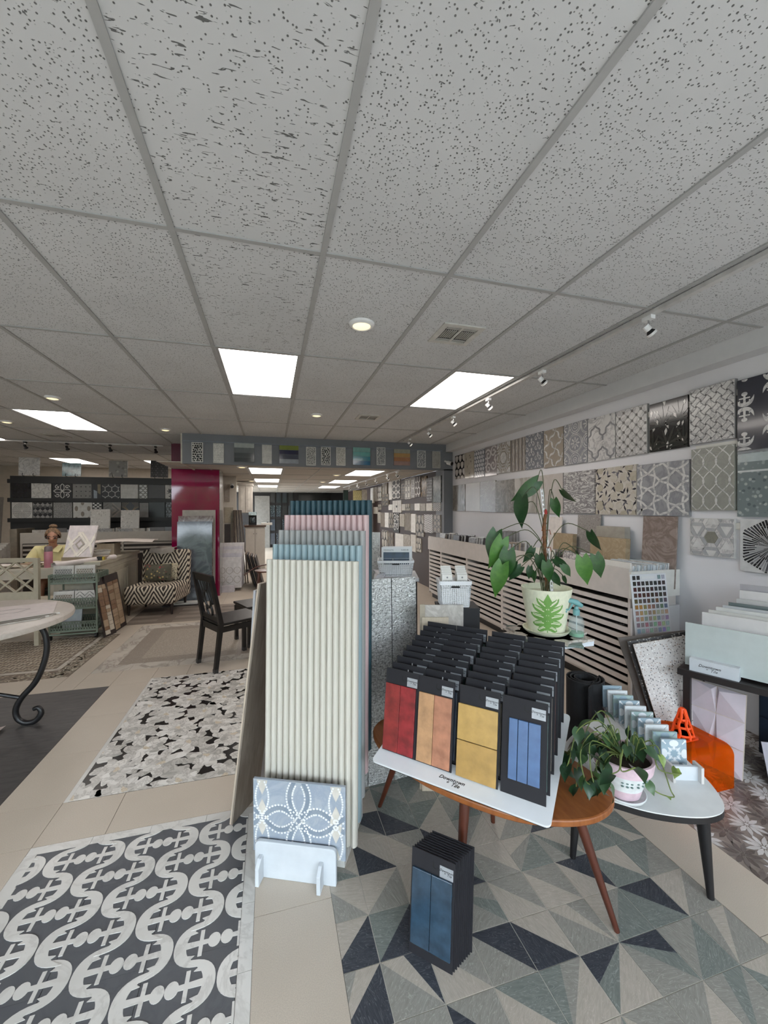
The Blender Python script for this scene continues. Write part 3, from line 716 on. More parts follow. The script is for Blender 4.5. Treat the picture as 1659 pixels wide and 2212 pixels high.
top_panel('tile_board', 'glossy black panel of arching palm leaves', (1052,178), (1248,392), GL((28,26,27)), pat_leaf_fronds, [GL((210,206,202)), GL((42,44,42)), GL((62,62,58))], True)
top_panel('tile_board', 'white basketweave marble panel with small dark squares', (1256,107), (1490,347), plain((140,138,140), .4), lambda w, h: pat_basket(w, h, w*.16), [MWh, plain((70,68,68), .3)], True, .026)
t, w, h = wp('tile_board', 'dark slate panel with white anchors at the right picture edge', Z4(1502,55), (1740, 957), .026, grp=RG); body(t, w, h, .026, GL((54,56,66)))
for r in range(-1, 3):
    for c in range(3):
        for sg in (1, -1):
            X, Y = w*(.12+.44*c), h*(.05+.56*r)+(h*.28 if c % 2 else 0); s = w*1.62
            mb = MB()
            for poly in ANCH:
                q = clip_poly([(X+b*s*1.25, Y+sg*a*s*1.12) for a, b in poly], .004, .004, w-.004, h-.004)
                if q: mb.prism(q, -.002-.00012*len(mb.f)/20, .001)
            if mb.v: mb.build('anchor', MWh, t)
RG2 = 'stone tile panels on the right wall, middle row'
R2 = [((43,592),(105,722),'far grey marble panel with long upright veins',marble((172,168,162),(110,104,98),4,2.2,.09,stretch=(1,1,.25))), ((108,583),(182,722),'plain pale beige panel, second from the far end',marble((190,185,178),(178,172,166),6)),
 ((183,574),(262,726),'mottled light grey panel, third from the far end',marble((182,180,180),(150,148,150),9,2.4,.12)), ((261,569),(358,728),'dark taupe panel with swirling rings',None), ((359,557),(470,730),'white panel with tall smoky green-grey veins',marble((206,202,196),(150,146,136),3,2.6,.10,stretch=(1,1,.3))),
 ((476,542),(607,735),'pale cream panel with faint cloudy rings behind the plant',marble((206,200,196),(186,178,172),3,3.0,.12)), ((611,527),(770,735),'white panel with dense horizontal charcoal veins',marble((212,210,208),(112,108,112),7,2.2,.10,stretch=(1,.5,2.4)))]
for tl, br, l, m in R2:
    t, w, h = wp('stone_board', l, Z4(*tl), Z4(*br), .02, grp=RG2); body(t, w, h, .02, m or marble((104,98,88), (142,136,126), 4, 4.0, .07))
t, w, h = wp('tile_board', 'cream panel of lily pads with black leaf slivers', Z4(776,507), Z4(985,742), .022, grp=RG2); body(t, w, h, .022, plain((196,190,182), .35)); inlay_on(t, w, h, pat_lily(w, h), [marble((212,206,196),(192,184,170),8), marble((196,188,172),(176,168,152),8), plain((54,52,60), .3), plain((110,108,116), .3)])
t, w, h = wp('tile_board', 'large grey marble panel with white interlaced star knots', Z4(987,488), Z4(1255,748), .024, grp=RG2); body(t, w, h, .024, marble((168,168,172),(138,138,144),4,2.0,.08)); inlay_on(t, w, h, pat_starknot(w, h, w*.62, w*.05), [MWh])
t, w, h = wp('tile_board', 'pale sage panel with white overlapping loops in the right column', Z4(1266,408), Z4(1487,718), .026, grp=RG2); body(t, w, h, .026, marble((166,166,158),(148,148,142),8)); inlay_on(t, w, h, pat_vesica(w, h, w*.30, h*.31, w*.025), [MWh])
t, w, h = wp('tile_board', 'glass panel of grey pebbles with a pale strip, at the right edge', Z4(1502,430), (1745, 1118), .022, grp=RG2)
body(t, w, h, .022, speckle((120,130,132), [(150,160,160),(96,106,110),(170,176,174)], 34, .15, .8)); inlay_on(t, w, h, [([(0, h*.86), (w, h*.86), (w, h), (0, h)], 0), ([(0, h*.70), (w, h*.70), (w, h*.73), (0, h*.73)], 1)], [GL((176,186,188)), GL((206,210,210))])
RG3 = 'stone tile panels on the right wall, bottom row'
t, w, h = wp('tile_board', 'marble panel with concentric hexagons round an olive centre', Z4(1260,757), Z4(1487,966), .022, grp=RG3); body(t, w, h, .022, plain((206,205,203), .4)); inlay_on(t, w, h, pat_hexring(w, h, w*.36), [MWh, MLG, marble((146,144,134),(128,126,118),8)])
t, w, h = wp('tile_board', 'white panel with a black and silver hexagonal starburst', Z4(1517,762), (1752, 1252), .022, grp=RG3); body(t, w, h, .022, plain((206,206,206), .4)); inlay_on(t, w, h, pat_burst(w, h), [plain((40,40,44), .25), plain((150,150,154), .3), plain((84,84,90), .25)])
# wall rails behind the panels
for k, (zz, y0, y1) in enumerate(((2.30, 1.45, 4.0), (1.95, 1.45, 2.3), (1.38, 1.45, 2.2))): struct(MB().box(3.088, y0, zz-.022, 3.1, y1, zz+.022).build('trim_%d' % (k+3), OFFW))
# ================================================================== LONG SAMPLE CABINET
CX, CY0, CY1 = 2.63, 2.45, 6.5; TAUPE = plain((206,199,194), .5, var=.02); CDK = plain((40,33,30), .6, var=.15)
divs = [2.45, 3.35, 4.223, 5.114, 6.0, 6.5]; nm = ('nearest', 'second nearest', 'middle', 'fourth', 'farthest')
SAMP = [marble((150,146,140),(110,106,100),8,2,.1), marble((110,104,98),(150,146,140),8,2,.1), marble((182,178,172),(140,136,130),8,2,.1), plain((60,56,54), .4)]
random.seed(8)
for k in range(5):
    ya, yb = divs[k], divs[k+1]; t = thing('tray_cabinet', 'pale taupe cabinet of slim pull-out trays, %s unit of the long run' % nm[k], 'cabinet', (CX, ya, 0), 0, 'tray cabinets along the right wall'); L = yb-ya
    b = MB(); b.box(0, 0, .08, .45, .022, .82); b.box(0, L-.022, .08, .45, L, .82); b.box(.02, .022, .08, .45, L-.022, .095); b.build('carcass', TAUPE, t)
    MB().box(.28, .022, .095, .44, L-.022, .82).build('back_panel', CDK, t); MB().box(.05, .02, 0, .43, L-.02, .08).build('plinth', BLACK, t)
    for s in range(11):
        z = .105+s*.064; tr = MB().box(0, .024, z, .018, L-.024, z+.036).build('tray_front', TAUPE, t)
        MB().box(.018, .03, z, .28, L-.03, z+.010).build('tray', CDK, t)
        if s in (9, 10, 7):
            q = 0.05
            while q < L-.16: wq = random.uniform(.08, .14); MB().box(.025, q, z+.010, .025+random.uniform(.14, .22), q+wq, z+.010+random.uniform(.006, .014)).build('tile_sample', random.choice(SAMP), t); q += wq+.012
t = thing('tile_bin', 'long taupe display bin on top of the tray cabinets', 'display bin', (CX, CY0, .82)); L = CY1-CY0
MB().box(-.012, 0, .0, .008, L, .225).build('front_board', TAUPE, t); MB().box(.008, 0, 0, .468, L, .05).build('bin_floor', TAUPE, t); MB().box(-.012, -.018, .0, .468, 0, .205).build('end_board', OFFW, t); MB().box(-.012, L, .0, .3, L+.018, .2).build('far_board', TAUPE, t)
tag(MB().box(0, 0, 0, .468, .016, .746).build('cabinet_end_board', plain((216,216,218), .5, var=.01), loc=(CX, CY0-.017, 0)), 'smooth white end panel closing the cabinet run toward the viewer', 'panel')
ONES = 'zero one two three four five six seven eight nine ten eleven twelve thirteen fourteen fifteen sixteen seventeen eighteen nineteen'.split()
def num(k): return ONES[k] if k < 20 else (['twenty', 'thirty', 'forty', 'fifty'][k//10-2]+('-'+ONES[k % 10] if k % 10 else ''))
def tile_file(y, ln, x0, x1, z, h, cols, label, grp, lean=.0, tmin=.007, tmax=.013):
    x = x0; k = 0
    while x < x1:
        k += 1
        th = random.uniform(tmin, tmax); hh = h*random.uniform(.92, 1.0)
        o = MB().hexa([(0,0,0), (th,0,0), (th,ln,0), (0,ln,0)], [(lean*hh,0,hh), (lean*hh+th,0,hh), (lean*hh+th,ln,hh), (lean*hh,ln,hh)]).build('tile_sample', random.choice(cols), loc=(x, y+random.uniform(0, .012), z)); tag(o, '%s, number %s from the front' % (label, num(k)), 'tile', grp); x += th+.0012
ICE = [plain((206,212,216), .2), plain((186,196,202), .2), plain((222,222,220), .2), marble((214,212,208),(170,168,166),9), plain((164,170,172), .2)]
DRK = [plain((66,62,64), .3), plain((96,92,94), .3), marble((140,136,134),(100,96,96),9), plain((48,44,46), .3), plain((168,162,156), .3)]
MIX = ICE[2:4]+DRK[1:3]+[marble((190,182,172),(160,150,140),9), plain((176,160,140), .3)]
tile_file(2.47, .36, 2.66, 3.02, .872, .20, ICE, 'pale tile edge in the near end file of the bin', 'tiles filed at the near end of the bin', .12)
tag(MB().box(0, 0, 0, .012, .40, .215).build('tile_sample', plain((224,221,216), .4, var=.01), loc=(2.642, 2.46, .872)), 'wide blank white tile fronting the near end file', 'tile')
G2 = 'tiles filed along the middle of the bin'; G3 = 'small tiles filed at the far end of the bin'
tile_file(2.98, .24, 2.68, 2.88, .872, .215, MIX, 'stone tile edge in the second file of the bin', G2, .1)
tag(MB().box(0, 0, 0, .012, .26, .225).build('tile_sample', marble((220,214,210),(120,114,116),9,2.6,.07), loc=(2.662, 2.98, .872), rot=(0, .08, 0)), 'white tile with charcoal veins fronting the nearer middle file', 'tile')
tile_file(3.38, .24, 2.68, 2.9, .872, .215, MIX, 'stone tile edge in the third file of the bin', G2, .1)
tag(MB().box(0, 0, 0, .012, .36, .23).build('tile_sample', plain((226,222,214), .4), loc=(2.662, 3.36, .872), rot=(0, .06, 0)), 'cream tile fronting the farther middle file', 'tile')
tile_file(4.35, .2, 2.68, 3.05, .872, .215, ICE+MIX, 'pale tile edge in the fourth file of the bin', G2, .08)
tile_file(4.95, .2, 2.66, 2.95, .872, .245, DRK+ICE[2:4], 'small dark or pale tile in the fifth file', G3, .12)
tile_file(5.45, .2, 2.66, 2.92, .872, .245, DRK+ICE[2:4], 'small grey or cream tile in the sixth file', G3, .12)
tile_file(6.0, .2, 2.68, 2.9, .872, .245, MIX, 'small brown or grey tile in the farthest file', G3, .12)
tile_file(4.55, .18, 2.84, 3.08, 1.02, .20, [plain((150,148,148), .3), plain((124,120,118), .3), plain((168,166,164), .3)], 'thin grey tile of the tall pack by the wall', 'tall pack of grey tiles', 0, .005, .008)
tag(MB().box(2.78, 4.5, .872, 3.09, 4.8, 1.02).build('riser_box', CDK), 'dark box carrying the tall tile pack against the right wall', 'box')
# stone pieces standing on the bin against the wall
def onbin(name, label, tl, br, th, mat, X=3.07, lean=.03, cat='tile', zb=.872):
    a, b = px(*tl, X), px(*br, X); w = a.y-b.y; h = max(a.z-zb, .05)
    o = MB().hexa([(-lean,0,0), (-lean+th,0,0), (-lean+th,w,0), (-lean,w,0)], [(0,0,h), (th,0,h), (th,w,h), (0,w,h)]).build(name, mat, loc=(X-th, b.y, zb)); return tag(o, label, cat)
onbin('stone_tile', 'rosy brown marble tile leaning on the wall above the near bin', Z4(1026,747), Z4(1200,935), .012, marble((164,148,140),(130,114,106),5,2.4,.10), 3.08)
onbin('stone_tile', 'grey textured tile leaning on the wall behind the anthurium', Z4(690,740), Z4(806,870), .012, speckle((150,144,140), [(178,174,170),(126,120,116)], 60, .6, .8), 3.08)
o = onbin('sample_card', 'white card with arabesque cutouts leaning on the wall behind the plant stake', Z4(545,750), Z4(608,865), .008, plain((220,212,206), .5), 3.06, .06)
onbin('travertine_block', 'tan travertine slab standing in the near bin under the rosy tile', Z4(772,850), Z4(955,925), .05, marble((190,170,142),(166,146,118),8,2,.1), 3.0, .02)
onbin('travertine_block', 'small tan travertine slab left of the grey textured tile', Z4(580,832), Z4(680,890), .05, marble((186,166,138),(162,142,114),8,2,.1), 3.03, .02)
onbin('stone_tile', 'striped grey wood-look block behind the tan travertine slab', Z4(805,797), Z4(952,870), .06, wood((150,144,134),(176,170,160),6,(1,1,1)), 3.07, .0)
# mosaic colour chart on the cabinet end
t = thing('mosaic_color_chart', 'white sample card with a grid of coloured glass chips on the cabinet end', 'color chart', mw=frame(py(1374, 1374, 2.37), py(1452, 1367, 2.36)-py(1374, 1374, 2.37), py(1365, 1241, 2.425)-py(1374, 1374, 2.37)))
CW = (py(1452, 1367, 2.36)-py(1374, 1374, 2.37)).length; CH = (py(1365, 1241, 2.425)-py(1374, 1374, 2.37)).length
bevel(MB().box(0, 0, 0, CW, .008, CH).build('card', plain((226,227,230), .4, var=.01), t), .004)
random.seed(12); rows = [((44,40,42),(60,44,44)), ((70,40,36),(44,48,50)), ((96,48,40),(70,74,60)), ((120,84,60),(100,100,98)), ((176,120,80),(128,128,130)), ((170,140,110),(190,188,186)), ((196,170,130),(200,200,200)), ((170,160,150),(206,206,208)), ((200,202,206),(216,217,220))]
rows = [((30,26,28),(170,172,176))]+rows
chipm = MB().box(0, -.002, 0, CW*.082, 0, CH*.068).mesh('glass_chip', plain((40,40,40)))
for r in range(10):
    for c in range(8):
        if r == 0 and 2 <= c <= 5: continue
        f = c/7; a, b = rows[r]; cc = tuple(int(max(0, min(255, (a[q]*(1-f)+b[q]*f)*random.uniform(.8, 1.15)))) for q in range(3))
        cc = tuple(v//12*12 for v in cc); me = chipm.copy(); me.materials.clear(); me.materials.append(plain(cc, .15, coat=.4, var=.12, sc=60)); link('glass_chip', me, t, (CW*(.05+c*.116), 0, CH*(.905-r*.0965)))
MB().box(CW*.30, -.003, CH*.915, CW*.66, 0, CH*.955).build('label_strip', WHITE, t)
# ================================================================== FOREGROUND: fluted panels, stand, tray table
NB = V(.463, .886, 0); UF = V(.886, -.463, 0)
FLC = [('cream', (208,203,192), (.357,1.678), 1.281), ('pale blue', (150,170,176), None, 1.343), ('grey', (160,160,158), None, 1.405), ('blush pink', (206,178,178), None, 1.475), ('deep teal', (50,78,88), None, 1.546)]
def fluted_mesh(w, h, n=15, th=.012, dp=.0125):
    mb = MB(); prof = []
    for k in range(n):
        for j in range(9):
            x = (k+.06+.88*j/8)*w/n; prof.append((x, -dp*math.sin(PI*j/8)**.85 if 0 < j < 8 else 0))
        if k < n-1: prof.append(((k+1)*w/n, .005))
    m = len(prof); vs = []
    for z in (0, h): vs += [(x, y, z) for x, y in prof]+[(w, th, z), (0, th, z)]
    N = m+2; fs = [tuple(range(N-1, -1, -1)), tuple(range(N, 2*N))]+[(i, (i+1) % N, N+(i+1) % N, N+i) for i in range(N)]
    return mb.add(vs, fs)
t0 = V(.357, 1.678, 0)
SP = [0, .058, .118, .180, .242]
for k, (nme, c, _, zt) in enumerate(FLC):
    tr = t0+NB*SP[k]; br = tr-NB*.03
    o = V(br.x, br.y, zt-1.19)-UF*.4245; v = (V(tr.x, tr.y, zt)-V(br.x, br.y, zt-1.19))
    ob = fluted_mesh(.4245, v.length).build('fluted_panel_sample', plain(c, .5, var=.004, sc=20)); ob.matrix_world = frame(o, UF, v)
    tag(ob, 'tall fluted wall panel in %s, %s of the stepped stack' % (nme, ('front one', 'second', 'third', 'fourth', 'rearmost and highest')[k]), 'wall panel', 'fluted panels on the stepped rack')
t = thing('stepped_rack', 'white stepped rack under the fluted panels, mostly hidden', 'rack', mw=frame(V(.325, 1.665, 0)-UF*.40, UF, (0,0,1)))
for k in range(5): MB().box(.02, SP[k]-.012, 0, .37, SP[k]+.04, FLC[k][3]-1.193).build('step', OFFW, t)
# slotted white stand with the blue mosaic panel
BL, BRp = V(-.068, 1.731, 0), V(.245, 1.592, 0); US = (BRp-BL).normalized(); NS = V(-US.y, US.x, 0); SW = (BRp-BL).length
t = thing('tile_stand', 'small white wooden stand with two slotted feet holding the mosaic', 'stand', mw=frame(BL, US, V(0,0,1)))
WPT = plain((204,209,214), .5, var=.02)
rr = .02; out = [(0, 0), (SW, 0)]+circ(SW-rr, .147-rr, rr, 5, None, 0, PI/2)+circ(rr, .147-rr, rr, 5, None, PI/2, PI)
bevel(MB().prism(out, 0, .018).build('face_board', WPT, t), .003)
for x in (.022, .275): bevel(MB().add([(x,-.045,0),(x+.016,-.045,0),(x+.016,.1,0),(x,.1,0),(x,-.045,.07),(x+.016,-.045,.07),(x+.016,.1,.07),(x,.1,.07),(x,-.02,.095),(x+.016,-.02,.095),(x+.016,.1,.095),(x,.1,.095)], [(3,2,1,0),(0,1,5,4),(4,5,9,8),(8,9,10,11),(1,2,6,5),(5,6,10,9),(0,4,7,3),(4,8,11,7),(2,3,7,6),(6,7,11,10)]).build('foot', WPT, t), .002)
P0 = BL+NS*.03; TLm, TRm, BRm = rp(547, 1680, P0, NS), rp(746, 1702, P0, NS), rp(743, 1862, P0, NS)
mw_, mh_ = (TRm-TLm).length, TRm.z-BRm.z; zb = TRm.z-mh_
t = thing('mosaic_board', 'blue-grey marble mosaic with interlaced white-beaded loops on the stand', 'mosaic', mw=frame(V(TLm.x, TLm.y, (TLm.z+TRm.z)/2-mh_), US, V(0,0,1)))
body(t, mw_, mh_, .012, marble((176,184,193), (150,160,174), 7, 2.0, .10, .3), 'mosaic_ground')
MBand, MBeg, MTes = marble((150,160,172), (130,142,156), 9, 1.5, .1), plain((206,200,190), .4), plain((236,236,236), .3)
def vchain(x, ph, A, Hh): return [(x+A*math.sin(PI*(z-ph)/Hh), z) for z in [mh_*k/60 for k in range(61)]]
def hchain(z, ph, A, Hh): return [(x, z+A*math.sin(PI*(x-ph)/Hh)) for x in [mw_*k/70 for k in range(71)]]
HH = mw_*.40; lens = []
for cx, ph in ((mw_*.10, 0), (mw_*.90, 0)):
    for kz in range(-1, 4):
        z0 = mh_*.48+(kz-.5)*mh_*.56
        lens.append([(cx+s*mw_*.062*math.sin(PI*u), z0+u*mh_*.50+mh_*.03) for s, rng in ((1, range(13)), (-1, range(12, -1, -1))) for u in [q/12 for q in rng]])
inlay_on(t, mw_, mh_, [(q, 0) for q in lens], [MBeg], True, .0012, .003, 'beige_lens')
ribs = []
for s in (1, -1):
    ribs.append(vchain(mw_*.5, mh_*.48, s*mw_*.10, mh_*.62)); ribs.append(hchain(mh_*.48, mw_*.5, s*mh_*.15, HH))
for s in (1, -1):
    for cx in (.10, .90): ribs.append(vchain(cx*mw_, mh_*.48, s*mw_*.072, mh_*.56))
inlay_on(t, mw_, mh_, [(strip(q, .016), 0) for q in ribs[:4]], [MBand], True, .0016, .003, 'loop_band')
tess = MB()
for kq, q in enumerate(ribs):
    for off in ((-.0125, .0125) if kq < 4 else (.0003,)):
        st = strip(q, 2*abs(off)); last = None
        for quad in st:
            c = quad[0] if off > 0 else quad[3]
            if last is None or math.hypot(c[0]-last[0], c[1]-last[1]) > .0088:
                d = (quad[1][0]-quad[0][0], quad[1][1]-quad[0][1]); a = math.atan2(d[1], d[0]); sq = clip_poly(xf([(-.0037,-.0034),(.0037,-.0034),(.0037,.0034),(-.0037,.0034)], c[0], c[1], 1, a), .003, .003, mw_-.003, mh_-.003)
                if sq: tess.prism(sq, -.0024, .001)
                last = c
stuff(tess.build('tesserae', MTes, t))
# wood-look boards leaning at the left of the stack
WDL = wood((120,108,98), (146,134,122), 5, (10,10,1.4), .55); ED = plain((196,180,162), .6)
def slab4(name, label, bl, br, tl, th, mat, cat='board', edge=None, grp=None):
    bl, br, tl = Vector(bl), Vector(br), Vector(tl); w, h = (br-bl).length, 0; mw = frame(bl, br-bl, tl-bl); vv = (tl-bl); uu = (br-bl).normalized(); h = (vv-uu*vv.dot(uu)).length
    if edge is None: o = MB().box(0, 0, 0, w, th, h).build(name, mat); o.matrix_world = mw; return tag(o, label, cat, grp), w, h
    t = thing(name, label, cat, mw=mw, group=grp); MB().box(0, 0, 0, w, th*.5, h).build('face', mat, t); MB().box(-.0004, th*.5, 0, w, th, h).build('core', edge, t); return t, w, h
bA, bB = pz(502, 1783), pz(553, 1722); dirb = (bB-bA).normalized()
topA = rp(563, 1262, bA, dirb)
slab4('wood_look_board', 'tall greyish wood-look plank board leaning left of the fluted panels', bA, bA+dirb*.22, topA, .016, WDL, edge=ED)
slab4('wood_look_board', 'white-edged board standing behind the wood-look plank board', bA+V(-.02,.012,0)+dirb*.12, bA+V(-.02,.012,0)+dirb*.33, rp(552, 1276, bA+V(-.02,.012,0)+dirb*.12, dirb), .012, plain((190,192,198), .4))
# ---- oval walnut table
t = thing('oval_coffee_table', 'oval walnut coffee table with splayed tapered legs under the sample tray', 'table', (0, 0, 0))
TOPW = wood((128,72,34), (156,94,48), 3, (10,2.2,1), .35, (0,0,.72))
outl = smooth_closed([(1.176,1.164),(1.235,1.25),(1.225,1.40),(1.14,1.62),(.98,1.83),(.78,1.96),(.58,1.97),(.478,1.892),(.46,1.774),(.494,1.623),(.6,1.42),(.777,1.231),(.922,1.153),(1.06,1.128)], 5)
bevel(MB().prism(outl, .425, .45, 0, 'z').build('table_top', TOPW, t), .006)
LEGW = wood((72,34,22), (96,48,30), 4, (1,1,.15), .4); cc = V(.85, 1.52, 0)
for (x, y) in ((1.179,1.152), (.525,1.968), (1.022,1.72), (.645,1.33)):
    b = V(x, y, 0); d = (cc-b); tp = b+d*.30; tp.z = .425
    MB().tube([b, b+(tp-b)*.5, tp], [.0095, .015, .021], 14).build('leg', LEGW, t, True)
# ---- tilted white tray with rows of black sample cards
FLt, FRt, BRt = V(.395,1.611,.47), V(.864,1.106,.47), V(1.254,1.478,.60); E1 = (FRt-FLt).normalized(); E2 = (BRt-FRt).normalized(); TWd, TDp = (FRt-FLt).length, (BRt-FRt).length
En = E1.cross(E2).normalized(); TM = Matrix(((E1.x,E2.x,En.x,FLt.x),(E1.y,E2.y,En.y,FLt.y),(E1.z,E2.z,En.z,FLt.z),(0,0,0,1)))
t = thing('sample_tray', 'tilted white tray holding four columns of black sample cards', 'tray', mw=TM)
def rrect(x0, y0, x1, y1, r, n=5): return circ(x1-r, y0+r, r, n, None, -PI/2, 0)+circ(x1-r, y1-r, r, n, None, 0, PI/2)+circ(x0+r, y1-r, r, n, None, PI/2, PI)+circ(x0+r, y0+r, r, n, None, PI, 1.5*PI)
MB().prism(rrect(0, 0, TWd, TDp, .018), -.008, 0, 0, 'z').build('tray_top', plain((232,234,236), .35, var=.01), t); MB().prism(rrect(.002, .002, TWd-.002, TDp-.002, .018), -.013, -.008, 0, 'z').build('tray_core', BLACK, t)
for vv in (.12, .25, .38, .50): MB().box(.10, vv-.01, -.013-.0, TWd-.10, vv+.01, 0.0005).build('card_rail', BLACKM, t)
Mi = TM.inverted(); wdg = MB()
cs = [FLt+E1*.16+E2*.1, FLt+E1*.5+E2*.1, FLt+E1*.5+E2*.42, FLt+E1*.16+E2*.42]
wdg.hexa([V(c.x, c.y, .452) for c in cs], [c-En*.014 for c in cs])
ob = wdg.build('wedge', BLACK); ob.parent = t; ob.matrix_parent_inverse = Mi
# lettering
def text_mesh(body_, size, name, shear=.3, ext=.0003, font_mat=None, xs=1.0):
    cu = bpy.data.curves.new(name, 'FONT'); cu.body = body_; cu.size = size; cu.shear = shear; cu.extrude = ext; cu.align_x = 'CENTER'; cu.resolution_u = 2; cu.space_line = .82
    ob = bpy.data.objects.new(name, cu); COL.objects.link(ob); bpy.context.view_layer.update()
    me = bpy.data.meshes.new_from_object(ob.evaluated_get(bpy.context.evaluated_depsgraph_get())); bpy.data.objects.remove(ob)
    me.materials.clear(); me.materials.append(font_mat or BLACK); me.name = name; return me
TXT = text_mesh('Downtown\n   *  Tile', .0105, 'lettering', .35)
FLIP = Matrix.Rotation(PI/2, 4, 'X')
UPC = V(.030, .028, .335).normalized(); SILV = plain((176,180,186), .3, .35, var=.06); CARDB = plain((27,26,32), .7, var=.05)
CWd, CHt = .155, .335
card_me = MB().box(0, 0, 0, CWd, .0035, CHt).mesh('card_board', CARDB)
hk = strip([(.078, CHt-.020), (.078, CHt-.036), (.084, CHt-.041), (.092, CHt-.041), (.095, CHt-.034)], .0045)
mb = MB(); [mb.prism(q, -.0006, .001) for q in hk]; hook_d = mb.mesh('hanger_slot', plain((10,10,12), .6)); hook_l = mb.mesh('hanger_slot', plain((196,196,196), .5))
lab_me = MB().box(.102, -.0008, CHt-.058, .149, .0005, CHt-.022).mesh('label_plate', SILV)
tl2 = MB(); tl2.box(.008, -.007, .012, .074, 0, .27); tile_a = tl2.mesh('tile_piece', plain((90,90,90)))
def card(origin, u, v, label, group, tiles=None, light=False, text=True):
    t = thing('sample_card', label, 'sample card', mw=frame(origin, u, v), group=group)
    link('card_board', card_me, t); link('hanger_slot', hook_l if light else hook_d, t); lb = link('label_plate', lab_me, t)
    if text: link('lettering', TXT, lb, mw=Matrix.Translation((.1255, -.0011, CHt-.038)) @ FLIP)
    for (x0, z0, x1, z1, m) in (tiles or []): bevel(MB().box(x0, -.0075, z0, x1, -.0001, z1).build('tile_piece', m, t), .0015)
    return t
def glz(c, var=.10): return plain(c, .22, coat=.4, var=var, sc=22)
RED, TAN1, TAN2, OCH1, OCH2, BLU = [glz((132,42,42), .16), glz((138,38,44), .16)], glz((184,142,104)), glz((176,122,96)), glz((188,152,88), .06), glz((178,142,82), .06), glz((78,108,150), .05)
front = [('front row card with two crimson glazed tiles', [(.004,.006,.074,.275,RED[0]), (.0755,.006,.146,.275,RED[1])]), ('front row card with tan and terracotta tiles', [(.006,.006,.073,.272,TAN1), (.0745,.006,.148,.272,TAN2)]),
         ('front row card with two square ochre tiles', [(-.003,.137,.150,.268,OCH1), (-.003,.003,.150,.134,OCH2)]), ('front row card with three slim blue tiles', [(.026,.055,.056,.262,BLU), (.058,.055,.092,.262,BLU), (.0938,.055,.134,.262,BLU)])]
U0 = [.012, .168, .346, .511]; random.seed(31)
TC = [glz((70,78,90)), glz((116,110,100)), glz((60,86,84)), glz((150,140,128)), glz((96,60,54))]
for c in range(4):
    for r in range(10):
        P = FLt+E1*(U0[c]+(.006*(r % 2) if r else 0))+E2*(.070+r*.0475)+En*.001
        if r == 0: card(P, E1, UPC, 'black sample card, '+front[c][0], 'sample cards in the white tray', front[c][1])
        else: card(P, E1, UPC+V(random.uniform(-.01, .01), random.uniform(-.01, .01), 0), 'black sample card in the %s column of the tray, %s row from the front' % (('crimson', 'tan', 'ochre', 'blue')[c], ('second', 'third', 'fourth', 'fifth', 'sixth', 'seventh', 'eighth', 'ninth', 'last')[r-1]), 'sample cards in the white tray', [(.008, .012, .146, .27, random.choice(TC))], random.random() < .3)
LG = text_mesh('Downtown\n   *  Tile', .022, 'lettering', .35)
link('lettering', LG, bpy.data.objects['sample_tray'], mw=Matrix.Translation((.335, .034, .0008)))
# ---- cards leaning on the table leg, on the floor
fa, fb = pz(882.6, 2053.6), pz(978, 2108); fu = (fb-fa).normalized(); fn = V(-fu.y, fu.x, 0)
tl_ = pd(901.6, 1807, 1.32); NAVY = glz((44,66,84), .14)
upf = V(0, 0, 1)+fn*.10+fu*.02
for k in range(10):
    P = fa+fn*(.0105*k)+fu*(.004*k); P.z = .0
    card(P, fu, upf, 'black sample card %s' % ('with two slate blue tiles, foremost of the cards leaning on the floor' if k == 0 else 'in the leaning floor set, %s behind the slate blue one' % ('one', 'two', 'three', 'four', 'five', 'six', 'seven', 'eight', 'nine')[k-1]), 'sample cards leaning on the floor', [(.006, .036, .074, .276, NAVY), (.0755, .036, .148, .276, NAVY)] if k == 0 else None, text=(k == 0))
# ================================================================== WHITE TABLE GROUP
HW = .42
t = thing('white_side_table', 'white guitar-pick shaped side table with black edge and tapered black legs', 'table', (0, 0, 0))
wo = smooth_closed([(1.575,1.069),(1.645,1.15),(1.703,1.27),(1.76,1.45),(1.775,1.60),(1.72,1.69),(1.58,1.69),(1.36,1.60),(1.20,1.48),(1.135,1.38),(1.15,1.28),(1.222,1.201),(1.296,1.132),(1.393,1.078),(1.491,1.052)], 5)
MB().prism(wo, HW-.004, HW, 0, 'z').build('table_top', plain((224,226,226), .35, var=.02), t); MB().prism(wo, HW-.026, HW-.004, 0, 'z').build('edge_band', plain((24,22,24), .4), t)
for (x, y) in ((1.627,1.153), (1.248,1.451), (1.679,1.636)):
    b = V(x, y, 0); tp = b+(V(1.5, 1.4, 0)-b)*.12; tp.z = HW-.026; MB().tube([b, tp], [.012, .027], 14).build('leg', plain((24,22,24), .45), t, True)
